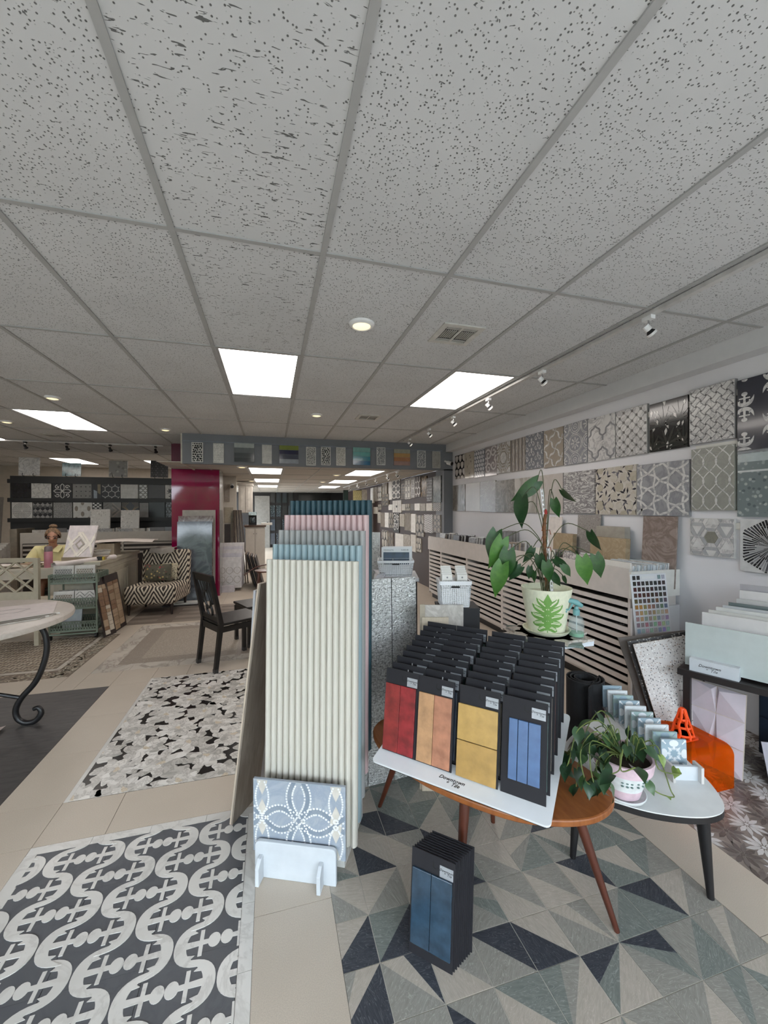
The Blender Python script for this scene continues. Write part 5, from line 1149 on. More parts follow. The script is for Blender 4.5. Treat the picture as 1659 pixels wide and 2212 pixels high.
# ================================================================== SILVER BOARDS, BASKETS
def silver():
    tt = NT('embossed_silver'); v = tt.coord((70, 1, 150), (0, .35, 0)); wv = tt.noise(v, 1.0, 2, .5, .8); v2 = tt.coord((140, 1, 60), (0, -.3, 0)); w2 = tt.noise(v2, 1.0, 2)
    hsum = tt.math('ADD', wv, tt.math('MULTIPLY', w2, .6)); tt.bump(hsum, .75, .005); return tt.fin(tt.ramp(hsum, [(.55, rgb(120,118,116)), (.95, rgb(228,227,225))]), .28, .55)
SIL = silver(); so, sr = pz(795, 1700), pz(905, 1672); su = (sr-so).normalized(); sn = V(-su.y, su.x, 0)
tR = rp(903, 1246, sr, su); sh_ = rp(903, 1246, sr+sn*.02, sn).z
t = thing('embossed_metal_board', 'tall board of embossed silver metallic tiles behind the fluted panels', 'tile board', mw=frame(so-su*.12, su, V(0,0,1)+sn*.03)); tw_ = (sr-so).length+.12
colw = (sr-so).length/2
for c, (xa, xb) in enumerate(((0, .12), (.12, .12+colw), (.12+colw, .12+2*colw))):
    MB().box(xa+.0025, 0, .002, xb-.0025, .010, sh_).build('metal_tile', SIL, t)
MB().box(0, .008, 0, tw_, .018, sh_-.004).build('backing', plain((110,110,110), .5), t)
# dark plinth behind carrying the baskets
pb = pd(812, 1243, 2.5); t = thing('display_plinth', 'dark plinth behind the silver board carrying the low white basket', 'plinth', (.625, 2.43, 0), -.27)
PZ = 1.075; MB().box(0, 0, 0, .26, .30, PZ-.02).build('plinth_body', BLACKM, t); MB().box(-.01, -.01, PZ-.02, .27, .31, PZ).build('plinth_top', plain((206,206,208), .4), t)
def basket(name, label, c, wx, wy, h, rz, nx, nz, hexy=False):
    t = thing(name, label, 'basket', c, rz, 'white plastic baskets'); PL = plain((228,228,230), .4, var=.015); tp = 1.12
    def face(u0, u1, n):   # corner tuples bottom/top, n strips
        mb = MB()
        for k in range(n+1):
            f = k/n; b = [u0[i]+(u1[i]-u0[i])*f for i in range(2)]; mb.bar((b[0], b[1], .004), (b[0]*tp, b[1]*tp, h*.92), .0042, .002)
        for k in range(nz+1):
            z = .004+(h*.92-.004)*k/nz; s = 1+(tp-1)*k/nz; mb.bar((u0[0]*s, u0[1]*s, z), (u1[0]*s, u1[1]*s, z), .002, .0042)
        mb.build('woven_side', PL, t)
    X, Y = wx/2, wy/2
    for (a, b, n) in (((-X,-Y), (X,-Y), nx), ((X,-Y), (X,Y), int(nx*wy/wx)), ((X,Y), (-X,Y), nx), ((-X,Y), (-X,-Y), int(nx*wy/wx))): face(a, b, n)
    MB().box(-X, -Y, 0, X, Y, .004).build('basket_bottom', PL, t); r = MB(); T = tp
    for (a, b) in (((-X,-Y), (X,-Y)), ((X,-Y), (X,Y)), ((X,Y), (-X,Y)), ((-X,Y), (-X,-Y))): r.bar((a[0]*T, a[1]*T, h), (b[0]*T, b[1]*T, h), .010, h*.14)
    r.build('basket_rim', PL, t)
    MB().prism(rrect(-.024, h*.80, .024, h*.87, .008, 4), -Y*tp*1.02-.003, -Y*tp*1.02+.002).build('handle_slot', BLACK, t); return t
b1 = py(857, 1243, 2.50); basket('storage_basket', 'low white woven basket holding the navy tile folder', (b1.x, b1.y+.03, PZ+.0), .20, .15, .095, -.27, 18, 6)
b2 = pd(935, 1302, 2.32); b2top = pd(935, 1258, 2.25).z
t = thing('low_riser', 'dark riser box under the tall white basket', 'box', (1.00, 2.06, 0), -.27); MB().box(-.11, -.07, 0, .11, .1, b2.z-.01).build('riser_body', BLACKM, t); MB().box(-.112, -.072, b2.z-.01, .112, .102, b2.z).build('riser_lid', BLACKM, t)
basket('storage_basket', 'tall white woven basket with a handle slot holding hexagon swatches', (.985, 2.075, b2.z), .150, .12, .135, -.27, 16, 11)
def rotp(c, dx, dy, dz, a=-.27): return V(c[0]+dx*math.cos(a)-dy*math.sin(a), c[1]+dx*math.sin(a)+dy*math.cos(a), c[2]+dz)
# navy folder
c1 = V(b1.x, b1.y+.03, PZ)
for k, (nme, dy) in enumerate((('white folder with two navy glazed tiles in the low basket', -.05), ('plain white folder behind the navy one', -.03), ('white folder third in the low basket', -.01), ('rear white folder in the low basket', .015))):
    P = rotp(c1, -.09+.004*k, dy, .006); w_, h_ = .19, py(857, 1182, 2.45).z-PZ-.01
    t = thing('tile_folder', nme, 'folder', mw=frame(P, V(math.cos(-.27), math.sin(-.27), 0), V(.01,.04,1)), group='folders in the low basket'); MB().box(0, 0, 0, w_, .012, h_).build('folder_card', plain((226,227,228), .5, var=.01), t)
    if k == 0:
        for (x0, z0, x1, z1) in ((.012, h_*.60, .178, h_*.82), (.012, h_*.38, .072, h_*.59), (.074, h_*.38, .178, h_*.59)): MB().box(x0, -.004, z0, x1, 0, z1).build('tile_piece', glz((40,56,84), .2), t)
        for tx, x_, sz in (('ROUNDLETTE', .045, .010), ('KARDUR', .150, .012)):
            link('lettering', text_mesh(tx, sz, 'lettering', 0), t, mw=Matrix.Translation((x_, -.0008, h_*.88)) @ FLIP)
# hexagon swatches
hexm = MB()
for q in pat_hex(.05, .045, .0085, .80): pass
c2 = V(.985, 2.075, b2.z)
for k in range(10):
    left = k < 5; i = k if left else k-5; P = rotp(c2, -.070 if left else .012, -.055+i*.016, .006); hgt = .172+.010*i
    t = thing('swatch_card', 'white swatch with hexagon dots in the tall basket, %s stack, %s' % ('left' if left else 'right', ('front card', 'second card', 'third card', 'fourth card', 'rear card')[i]), 'swatch', mw=frame(P, V(math.cos(-.27), math.sin(-.27), 0), V(0,.03,1)), group='hexagon swatches in the tall basket')
    MB().box(0, 0, 0, .056, .007, hgt).build('swatch_board', plain((220,216,210), .5, var=.02), t)
    if i == 0:
        for q, _ in pat_hex(.046, .045, .0085, .80):
            q = clip_poly([(a+.005, b+hgt-.075) for a, b in q], .004, hgt-.075, .052, hgt-.03)
            if q:
                mb = MB(); [mb.prism(s, -.0006, .001) for s in strip(q, .0018, True)]; mb.build('hexagon', plain((120,116,112), .4), t)
        MB().prism(circ(.028, hgt-.016, .005, 10), -.0006, .001).build('eyelet', GREY, t)
# marble sample boards before the tall basket
mb_ = pd(905, 1350, 2.22); mo = V(.835, 2.02, 0); mu = V(math.cos(-.27), math.sin(-.27), 0)
def stand_tile(name, label, tl, br, D, mat, th=.01):
    A, B = pd(*tl, D), pd(*br, D); w_, h_ = (B-A).dot(CR), A.z; o = MB().box(0, 0, 0, w_, th, h_).build(name, mat); o.matrix_world = frame(V(A.x, A.y, 0.0), CR, (0,0,1)); return tag(o, label, 'tile')
stand_tile('marble_sample', 'tall pale grey marble tile standing before the tall white basket', (916,1307), (1000,1400), 2.17, marble((206,200,192),(176,168,160),5,2,.1))
stand_tile('marble_sample', 'narrow tan tile edge beside the pale marble tile', (906,1306), (917,1400), 2.16, plain((170,158,140), .5))
stand_tile('wood_look_tile', 'short beige reeded tile in front of the pale marble tile', (911,1334), (968,1400), 2.15, wood((186,170,148),(202,188,168),8,(14,1,1)))
o = stand_tile('marble_sample', 'white speckled tile standing behind the teal fluted panel', (800,1150), (820,1243), 2.75, speckle((196,194,190), [(150,148,146),(220,219,217)], 80, .4, .8)); 

for k in range(5):
    P = rotp((.63, 2.44, PZ), .0+.004*k, .01+.008*k, .0005+k*.004); o = MB().box(0, 0, 0, .05, .19, .0035).build('price_sheet', plain((214,212,216), .6), loc=P, rot=(0, 0, -.27+.05*k)); tag(o, 'white printed sheet in the loose pile behind the teal panel, layer %s' % num(k+1), 'paper', 'loose sheets on the plinth')
# ================================================================== BULKHEAD PANELS
def fp(name, label, tl, br, Y, th=.015, cat='tile board', grp=None):   # panel on a plane facing the viewer
    a, b = py(*tl, Y), py(*br, Y); w_, h_ = b.x-a.x, a.z-b.z
    return thing(name, label, cat, group=grp, mw=frame((a.x, Y, b.z), (1,0,0), (0,0,1))), w_, h_
Z2 = lambda a, b: (380+a*.3617, 900+b*.3617)
def pebbles(w, h, n, seed, gap=.8):
    random.seed(seed); out = []; nz = max(2, int(n*h/w)); 
    for j in range(nz):
        for i in range(n): out.append((xf(ngon(0, 0, 1, 7, random.random()), (i+.5+random.uniform(-.2, .2)+(.25 if j % 2 else -.2))*w/n, (j+.5+random.uniform(-.15, .15))*h/nz, w/n*.55*gap*random.uniform(.85, 1.15), random.uniform(0, 3)), 0))
    return out
def bands(w, h, cs): return [([(0, h*i/len(cs)), (w, h*i/len(cs)), (w, h*(i+1)/len(cs)-.003), (0, h*(i+1)/len(cs)-.003)], i) for i in range(len(cs))]
BG = 'sample boards along the blue-grey bulkhead'
BP = [('black pebble lattice board, leftmost', (93,152),(162,272), (206,204,200), (28,26,26), 5), ('white pebble board, second from the left', (222,158),(287,278), (196,194,190), (222,220,216), 6), ('four-band slate gradient board', (347,155),(468,273), None, [(60,66,68),(78,84,86),(104,110,112),(168,174,172)], 0), ('plain pale pebble board beside the gradient', (514,167),(573,283), (190,188,184), (204,202,198), 8), ('board in olive, navy and silver bands', (617,170),(733,282), None, [(150,156,164),(70,74,90),(30,34,66),(120,132,60)], 0),
 ('grey and white speckled board in the middle', (778,180),(836,292), (208,206,202), (120,118,116), 7), ('black pebble lattice board in the middle', (867,180),(924,290), (204,202,198), (24,22,26), 5), ('beige and white pebble board', (957,182),(1013,293), (206,203,198), (168,162,152), 7), ('board in teal and sea-green bands', (1056,182),(1161,291), None, [(34,100,138),(52,132,150),(96,160,158),(124,172,166)], 0), ('white board with grey pebbles right of the teal one', (1199,182),(1251,290), (204,204,202), (116,118,122), 7), ('board in terracotta and sand bands', (1301,192),(1399,293), None, [(158,128,120),(166,118,86),(176,140,92),(158,156,142)], 0), ('grey pebble board, second from the right', (1441,202),(1492,305), (204,204,204), (122,124,130), 7), ('fine grey board, rightmost', (1532,206),(1580,308), (176,174,170), (160,156,150), 9)]
for k, (l, tl, br, base, c, n) in enumerate(BP):
    t, w_, h_ = fp('sample_board', l+' on the bulkhead', Z2(*tl), Z2(*br), YB-.016, grp=BG)
    if n: body(t, w_, h_, .015, plain(base, .35)); inlay_on(t, w_, h_, pebbles(w_, h_, n, 50+k), [plain(c, .25)], False, .002, .012)
    else: body(t, w_, h_, .015, plain((120,120,120), .4)); inlay_on(t, w_, h_, bands(w_, h_, c), [GL(q) for q in c], True, .003, .002, 'tile_band')
struct(MB().box(-1.25, YB-.012, 2.515, 2.9, YB, 2.535).build('trim_7', plain((122,128,138), .5)))
def seccam(p, d, label):
    t = thing('security_camera', label, 'camera', p); MB().tube([(0,0,0), (d[0]*.05, d[1]*.05, -.02)], .018, 10).build('mount', WHITE, t, True); q = V(d[0]*.06, d[1]*.06, -.03); e = q+V(d[0]*.09, d[1]*.09, -.03)
    MB().tube([q, e], .036, 16).build('housing', WHITE, t, True); MB().tube([e-(e-q)*.05, e+(e-q)*.06], .033, 16).build('lens', BLACK, t, True)
seccam(py(961, 996, YB-.01), (.45,-.9), 'white security camera with black lens at the bulkhead right end'); seccam(py(501, 1046, 8.99), (.1,-1), 'small round camera high on the cream wall stub')
# ================================================================== BROWN BACK WALL
Z5 = lambda a, b: (680+a*.1808, 940+b*.1808)
WR = [("top", [(1405,500,1505,800),(1337,517,1400,785),(1265,500,1335,735),(1197,505,1262,735),(1140,512,1193,748),(1075,530,1140,760),(1022,530,1075,760),(925,545,1020,755),(880,560,922,770),(835,575,862,705),(806,582,832,708),(750,615,795,780),(707,625,742,790),(665,635,702,810)]),
      ("second", [(1408,810,1495,905),(1330,815,1402,905),(1255,818,1322,905),(1190,818,1253,900),(1135,822,1188,900),(1082,822,1133,900),(1030,825,1078,900),(930,785,1028,925),(880,830,925,895),(800,710,880,845),(755,830,790,890),(700,860,748,940)]),
      ("third", [(1418,950,1500,1170),(1305,948,1407,1172),(1207,955,1300,1215),(1148,940,1203,1168),(1072,930,1145,1145),(1012,940,1068,1095),(938,930,1005,1165),(880,925,935,1110),(830,925,880,1105),(785,925,830,1100),(750,920,785,1050)]),
      ("lowest", [(1208,1225,1268,1400),(1145,1185,1205,1400),(1062,1180,1140,1400),(960,1170,1058,1400),(870,1155,935,1400),(800,1130,868,1400)])]
KIND = {('top',0):('dark green-grey slab',marble((84,88,86),(116,120,116),5),None), ('top',1):('speckled grey',plain((150,148,148)),'peb'), ('top',2):('black and tan zebra-veined',marble((150,124,92),(34,28,24),5,3,.12),None), ('top',3):('brown banded',plain((70,54,44)),'chain'), ('top',4):('white floral',MWh,'scroll'), ('top',5):('white board with black squares',plain((210,206,198)),'sq'), ('top',6):('taupe dotted',MTa,'peb'), ('top',7):('dark board with pale ovals',plain((74,68,66)),'oval'), ('third',0):('taupe swirl',MTa,'oval'), ('third',1):('black and white ogee chevron',plain((206,202,200)),'chev'), ('third',6):('black board with white twigs',plain((34,30,30)),'twig'), ('second',7):('white cross-shaped',plain((212,208,202)),'cross'), ('second',0):('diagonal striped',plain((206,202,196)),'diag')}
ords = ('first', 'second', 'third', 'fourth', 'fifth', 'sixth', 'seventh', 'eighth', 'ninth', 'tenth', 'eleventh', 'twelfth', 'thirteenth', 'fourteenth')
FB = [marble((206,200,190),(176,168,156),6), plain((196,190,180),.4), marble((188,182,174),(150,144,136),5,2,.1), plain((214,210,204),.4), marble((170,162,152),(130,122,112),5,2,.1,stretch=(1,1,.3))]
random.seed(77)
for rn, rects in WR:
    for k, (a, b, c, d) in enumerate(rects):
        kd = KIND.get((rn, k), (('cream', 'pale', 'veined', 'white', 'streaked')[k % 5], FB[k % 5], (None, 'chain', None, 'oval', None)[(k*3+len(rn)) % 5])); th = .02+.012*(k % 2)
        t, w_, h_ = wp('mosaic_sample', '%s mosaic, %s row of the brown wall, %s from the pilaster' % (kd[0], rn, ords[k]), Z5(a, b), Z5(c, d), th, 2.93, 'mosaic samples on the brown back wall', 'mosaic'); body(t, w_, h_, th, kd[1])
        dk, lt = [plain((72,68,66), .4)], [plain((210,206,200), .4)]; p_ = kd[2]
        if p_ == 'peb': inlay_on(t, w_, h_, pebbles(w_, h_, 5, k+9), dk, False)
        elif p_ == 'chain': inlay_on(t, w_, h_, pat_chain(w_, h_, w_*.45, w_*.06), lt if rn == 'top' and k == 3 else dk, False)
        elif p_ == 'scroll': inlay_on(t, w_, h_, pat_scroll(w_, h_, w_*.6, w_*.05), dk, False)
        elif p_ == 'sq': inlay_on(t, w_, h_, [(strip([(w_*x, h_*z), (w_*(x+.36), h_*z), (w_*(x+.36), h_*(z+.26)), (w_*x, h_*(z+.26))], w_*.05, True), 0) for x in (.08, .55) for z in (.05, .37, .69)], dk, False)
        elif p_ == 'oval': inlay_on(t, w_, h_, pat_vesica(w_, h_, w_*.5, h_*.34, w_*.05), lt if 'dark' in kd[0] else dk, False)
        elif p_ == 'chev': inlay_on(t, w_, h_, [(strip([(0, z), (w_*.25, z+h_*.09), (w_*.5, z), (w_*.75, z+h_*.09), (w_, z)], h_*.035), 0) for z in [h_*q/10 for q in range(-1, 11)]], dk, False)
        elif p_ == 'twig': inlay_on(t, w_, h_, pat_swirl(w_, h_, w_*.05), lt, False)
        elif p_ == 'diag': inlay_on(t, w_, h_, [(strip([(w_*(q*.25-1), h_), (w_*(q*.25), 0)], w_*.06), 0) for q in range(1, 8)], dk, False)
        elif p_ == 'cross': inlay_on(t, w_, h_, [([(w_*.42, h_*.42), (w_*.58, h_*.42), (w_*.58, h_*.58), (w_*.42, h_*.58)], 0)]+[(strip([(w_*x, 0), (w_*x, h_)], w_*.02), 0) for x in (.2, .4, .6, .8)], dk, False)
for l, (a, b, c, d), m in (('gold hexagon', (458,660,560,800), plain((176,160,104),.35)), ('pale marble', (562,650,625,800), FB[0]), ('dark green', (340,655,400,800), plain((30,52,46),.3))):
    t, w_, h_ = fp('sample_board', l+' sample board at the far end of the back room', Z5(a, b), Z5(c, d), 11.6); body(t, w_, h_, .02, m)
    if l[0] == 'g': inlay_on(t, w_, h_, pat_hex(w_, h_, w_*.14, .9), [plain((210,200,150), .3)], False)
    MB().box(.02, .0, -t.location.z if False else -py(680, 940+800*.1808, 11.6).z, w_-.02, .2, 0).build('stand', BLACK, t)
# ================================================================== TRACK LIGHTS
SPM = emit((1.0,.90,.78), SPOTL, 'spot_lamp')
def spot(par, p, d, col=WHITE):
    t = thing('track_spotlight', par, 'spotlight', p, 0, 'track spotlights'); d = Vector(d).normalized()
    MB().box(-.016, -.03, -.022, .016, .03, 0).build('adapter', col, t); MB().tube([(0,0,-.02),(.004,0,-.045),(0,0,-.062)], .005, 8).build('arm', CHROME, t, True)
    c = V(0,0,-.075); a = c-d*.030; e = c+d*.036
    MB().tube([a, c+d*.004], .019, 14).build('socket', col, t, True); MB().tube([c+d*.006, e-d*.012], [.014,.026], 14).build('neck', BLACKM, t, True); MB().tube([e-d*.014, e], .029, 16).build('ring', col, t, True); MB().tube([e-d*.002, e+d*.0012], .023, 14).build('lamp', SPM, t)
def track(name, label, p, q):
    o = MB().bar(p, q, .036, .022).build(name, plain((196,194,192), .4)); return tag(o, label, 'track rail')
track('track_rail', 'long white track rail along the right ceiling bay', (2.105, 1.05, CEIL-.018), (2.105, 6.3, CEIL-.018))
for k, y in enumerate((1.84, 2.79, 3.62, 4.43, 5.19, 6.0)): spot('white spotlight on the right track, %s from the viewer' % ords[k], (2.105, y, CEIL-.029), (.62, -.1, -.62))
track('track_rail', 'white track rail across the left ceiling before the black display wall', (-4.4, 7.83, CEIL-.018), (-1.80, 7.83, CEIL-.018))
for k, x in enumerate((330, 238, 155, 78)): q = pz(x, 962, 2.6); spot('dark spotlight on the left track, %s from the bulkhead' % ords[k], (q.x, 7.83, CEIL-.029), (.1, .6, -.8), BLACKM)
track('track_rail', 'track rail of the low back ceiling beside the brown wall', (2.2, 6.8, LOWC-.012), (2.2, 12.5, LOWC-.012))
for k, y in enumerate((6.96, 7.57, 8.5, 9.4, 10.4, 11.5)): spot('white spotlight on the low back track, %s from the bulkhead' % ords[k], (2.2, y, LOWC-.023), (.7, 0, -.5))
# ================================================================== PIER AND LARGE GREY SLABS
t = sempty('wall_pier'); BER = plain((138,12,66), .05, var=.03, sc=3)
PX0, PX1, PY = -1.62, -.86, 7.6
MB().box(PX0, PY+.008, 0, PX1, PY+.5, CEIL).build('pier_core', plain((90,10,46), .4), t)
for k, (x0, x1) in enumerate(((PX0, -1.24), (-1.24, PX1))):
    for z0, z1 in ((0, .62), (.62, 1.24), (1.24, 1.68), (1.68, 2.03), (2.03, 2.2)): MB().box(x0+.001, PY, z0+.001, x1-.001, PY+.01, z1-.001).build('berry_glass_tile', BER, t)
MB().box(PX1, PY+.004, 0, PX1+.006, PY+.5, LOWC).build('marble_side', marble((120,118,116),(150,148,146),6,2,.1,.15), t)
GS = marble((96,102,110),(116,122,130),2.2,2.4,.10,.08,.16)
def gslab(nme, label, tl, br, Y, mat, th=.02):
    a, b = py(*tl, Y), py(*br, Y); o = MB().hexa([(0,0,0),(b.x-a.x,0,0),(b.x-a.x,th,0),(0,th,0)], [(0,.10,a.z),(b.x-a.x,.10,a.z),(b.x-a.x,.10+th,a.z),(0,.10+th,a.z)]).build(nme, mat, loc=(a.x, Y-.1, 0.001)); return tag(o, label, 'stone slab')
gslab('stone_slab', 'polished blue-grey slab, front one leaning on the berry pier', (383,1127), (459,1280), 7.30, GS); gslab('stone_slab', 'glossy pale veined slab behind the blue-grey one', (385,1115), (461,1270), 7.40, marble((176,168,162),(110,90,84),3,2,.12,.08)); gslab('stone_slab', 'tall matt beige slab rearmost against the berry pier', (394,1102), (466,1260), 7.47, plain((170,164,156), .5))
tag(MB().box(-1.50, 6.95, .02, -1.12, 7.12, .045).build('flat_board', OFFW), 'thin white board lying flat before the blue-grey slab', 'board')
tag(MB().box(-1.62, 6.92, .0, -1.05, 7.19, .02).build('dark_mat', DKBROWN), 'dark brown mat under the leaning grey slabs', 'mat')
# ================================================================== WHITE SAMPLE STACK, FRAMES, FAR FURNITURE
random.seed(19)
t = thing('sample_rack', 'low white slotted base under the stack of white relief boards', 'rack', (-.94, 7.86, 0)); MB().box(0, 0, 0, .30, .05, .12).build('front_bar', plain((200,192,196), .5), t); MB().box(.02, .05, 0, .30, .55, .05).build('rack_base', OFFW, t)
for k, (yt, w_) in enumerate(((1205,.42),(1196,.42),(1188,.42),(1181,.42),(1173,.44))):
    Y = 7.95+k*.09; a = py(469+k*1.5, yt, Y); t = thing('relief_board', 'white relief board, %s in the stack by the berry pier' % ('front one with gilt arabesques', 'second', 'third', 'fourth', 'rearmost')[k], 'sample board', mw=frame((a.x, Y, .06), (1,0,0), (0,.05,1)), group='white relief boards in the low stack')
    body(t, w_, a.z-.06, .03, plain((212,206,204) if k % 2 == 0 else (196,190,196), .5))
    if k == 0:
        hh_ = a.z-.06
        for i in range(3):
            for j in range(2):
                for s in (1, -1): inlay_on(t, w_, hh_, [(strip(smooth_open([(w_*(.18+.32*i), hh_*(.15+.3*j)), (w_*(.18+.32*i+s*.13), hh_*(.23+.3*j)), (w_*(.18+.32*i+s*.12), hh_*(.33+.3*j)), (w_*(.18+.32*i+s*.02), hh_*(.38+.3*j))], 4), .007), 0)], [plain((150,140,128), .4)], True, .002, .004, 'arabesque')
for k in range(6):
    a = py(524+k*4.2, 1196+k*1.5, 8.35-.1*k); bx = a.x+.10; o = MB().hexa([(0,0,0),(.02,0,0),(.02,.55,0),(0,.55,0)], [(-.16,0,a.z),(-.14,0,a.z),(-.14,.55,a.z),(-.16,.55,a.z)]).build('framed_board', DKBROWN if k % 2 else plain((120,104,90), .5), loc=(bx+.10, 8.3-.1*k, 0.001)); tag(o, 'thin dark framed board leaning beside the relief boards, %s along' % ords[k], 'board', 'leaning dark framed boards')
for k in range(7):
    a = py(507+k*2.6, 1100, 9.0); b = a.x; o = MB().hexa([(.02*k,0,0),(.02*k+.016,0,0),(.02*k+.016,.1,0),(.02*k,.1,0)], [(-.02,.16,1.5),(-.004,.16,1.5),(-.004,.26,1.5),(-.02,.26,1.5)]).build('long_plank', wood((96,84,72),(130,116,100),6,(8,8,1)) if k % 2 else plain((70,58,50), .6), loc=(b, 8.72, 0.001)); tag(o, 'long thin plank sample leaning on the cream wall stub, %s from the left' % ords[k], 'plank', 'long planks leaning on the wall stub')
for l, tl, br, m in (('beige stone sample hung high on the cream wall stub', (485,1046), (496,1084), MTa), ('cream floral relief tile hung on the cream wall stub', (485,1096), (504,1129), marble((196,188,170),(160,150,132),14,2,.2)), ('dark slate tile low on the cream wall stub', (485,1132), (498,1172), plain((72,66,64), .4))):
    t, w_, h_ = fp('hung_tile', l, tl, br, 8.985, cat='tile'); body(t, w_, h_, .014, m)
# kitchen pieces in the back room
KC = plain((196,190,182), .5, var=.02)
a, b = py(515, 1049, 10.5), py(545, 1108, 10.5); t = thing('wall_cabinet', 'white wall cupboard with raised panel door in the back room', 'cabinet', (a.x, 10.5, b.z)); W_, H_ = b.x-a.x, a.z-b.z
MB().box(0, 0, 0, W_, .34, H_).build('carcass', KC, t)
for k in range(2): d_ = MB().box(W_*.5*k+.006, -.018, .01, W_*.5*(k+1)-.006, 0, H_-.01).build('door', KC, t); MB().box(W_*.5*k+.05, -.024, .06, W_*.5*(k+1)-.05, -.018, H_-.06).build('door_panel', plain((206,200,192), .5), d_)
MB().box(-.02, -.03, H_, W_+.02, .36, H_+.05).build('crown', KC, t)
a, b = py(530, 1135, 10.2), py(572, 1240, 10.2); t = thing('base_cabinet', 'white base cabinet with dark worktop in the back room', 'cabinet', (a.x, 10.2, 0)); W_, H_ = b.x-a.x, a.z
MB().box(0, 0, .08, W_, .55, H_-.04).build('carcass', KC, t); MB().box(-.03, -.03, H_-.04, W_+.03, .58, H_).build('worktop', plain((76,52,40), .3), t); MB().box(0, .05, 0, W_, .5, .08).build('plinth', BLACK, t)
for k in range(2): d_ = MB().box(W_*.5*k+.008, -.018, .12, W_*.5*(k+1)-.008, 0, H_-.08).build('door', KC, t); MB().sphere((W_*.5-.03+.06*k, -.03, H_-.2), .012, 8, 6).build('knob', CHROME, d_, True)
tx = a.x
t = thing('coffee_maker', 'black and silver coffee maker on the back room worktop', 'appliance', (tx+.16, 10.35, H_)); MB().box(-.09, -.1, 0, .09, .1, .04).build('base', BLACK, t); MB().box(-.09, .02, .04, .09, .1, .30).build('tower', BLACK, t); MB().box(-.09, -.1, .24, .09, .02, .32).build('brew_head', CHROME, t); MB().lathe([(.05,.045),(.06,.08),(.06,.15),(.045,.19)], 18, c=(0,-.035,0)).build('carafe', plain((60,70,76), .1, coat=.5), t, True)
tag(MB().box(0, 0, 0, .26, .2, .05).build('paper_stack', OFFW, loc=(tx+.36, 10.22, H_)), 'white stack of papers at the end of the back room worktop', 'papers')
a, b = py(550, 1071, 16.7), py(583, 1178, 16.7); dr = struct(MB().box(a.x, 16.74, 0, b.x, 16.799, a.z).build('door_1', plain((132,130,126), .55))); MB().sphere((b.x-.09, 16.71, 1.0), .035, 10, 8).build('door_knob', BLACK, dr, True)
random.seed(23)
for k in range(16):
    i, j = k % 4, k//4; x0, y0 = 584+i*13, 1062+j*30
    t, w_, h_ = fp('dark_tile_board', 'dark glossy tile board on the far black wall, %s row, %s from the door' % (ords[j], ords[i]), (x0, y0), (x0+10, y0+24), 16.765, grp='dark boards on the far wall'); body(t, w_, h_, .03, random.choice([plain((52,56,62), .1), plain((74,80,88), .12), plain((44,44,46), .2), speckle((60,66,72), [(120,128,134),(40,44,50)], 30, .1, .8)]))
tag(MB().box(0, 0, 0, 1.3, .05, .9).build('black_screen', plain((10,10,12), .2), loc=(py(645, 1075, 16.7).x, 16.74, 1.3)), 'wide black screen board high at the back of the shop', 'screen')
a = pd(600, 1165, 12.0); tag(MB().box(0, 0, 0, 2.4, .7, .74).build('far_counter', OFFW, loc=(.4, 14.6, 0)), 'white counter glimpsed at the end of the back room', 'counter')
t = thing('bentwood_stool', 'brown wooden stool with curved rail behind the fluted panels', 'stool', (-.08, 6.75, 0), .3); BRW = plain((84,42,26), .35, var=.1)
MB().lathe([(.002,.52),(.16,.52),(.17,.54),(.002,.55)], 24).build('seat', BRW, t, True)
for k in range(4): aa = k*PI/2+.4; MB().tube([(.13*math.cos(aa), .13*math.sin(aa), .53), (.2*math.cos(aa), .2*math.sin(aa), 0.01)], [.014,.012], 8).build('leg', BRW, t, True)
MB().tube(smooth_open([(-.36,-.1,.50), (-.22,-.14,.60), (-.05,-.16,.645), (.15,-.12,.64)], 6), .010, 8).build('rail', BRW, t, True)
# ================================================================== BLACK DISPLAY WALL (left)
YD = 9.2; BKW = plain((22,20,22), .45, var=.1)
x0d, x1d, ztd = -4.71, -1.70, 2.158
t = thing('display_wall', 'black freestanding display wall with two ledges of tile panels', 'display wall', (x0d, YD, 0)); WD = x1d-x0d
MB().box(0, .02, 0, WD, .10, ztd).build('wall_board', BKW, t)
for z in (2.02, 1.665, 1.285): MB().box(-.02, -.03, z, WD, .02, z+.075).build('ledge', BKW, t)
Z4b = lambda a, b: (a*.2411, 880+b*.2411)
D1 = [((98,675,275,822),'black floral relief'), ((280,675,458,822),'white woven relief'), ((472,677,645,822),'clover scroll black and white'), ((650,682,820,822),'grey dotted'), ((822,682,910,822),'narrow bottle-glass'), ((912,682,1075,822),'dark hexagon'), ((1080,682,1237,822),'cloudy white'), ((1242,685,1322,822),'silver diamond'), ((1325,672,1478,815),'plain brown-black'), ((1480,683,1625,818),'white with dark flowers'),
      ((105,850,290,1003),'black star mosaic'), ((295,850,470,1000),'grey fish-scale'), ((478,852,648,998),'fine grey mosaic'), ((655,852,825,995),'taupe leaf drops'), ((828,853,910,910),'small checkered'), ((925,850,1085,990),'wood zigzag'), ((1090,850,1245,925),'dark curved line'), ((1250,855,1330,990),'pale grey linen'), ((1333,850,1478,985),'solid black'), ((1485,850,1625,985),'dark floral print')]
DKc, LTc, TPc = plain((38,36,42), .3), plain((206,204,200), .35), plain((132,122,112), .4)
def pat_star(w, h):
    out = []; 
    for ring in range(1, 7):
        for k in range(8*ring):
            a = 2*PI*k/(8*ring); r = .07*ring+.02
            if abs(math.cos(a)*r) < .48 and abs(math.sin(a)*r) < .48: out.append((xf([(-.03,0),(0,.018),(.03,0),(0,-.018)], w*(.5+r*math.cos(a)), h*(.5+r*math.sin(a)), w*.9, a), 0))
    return out
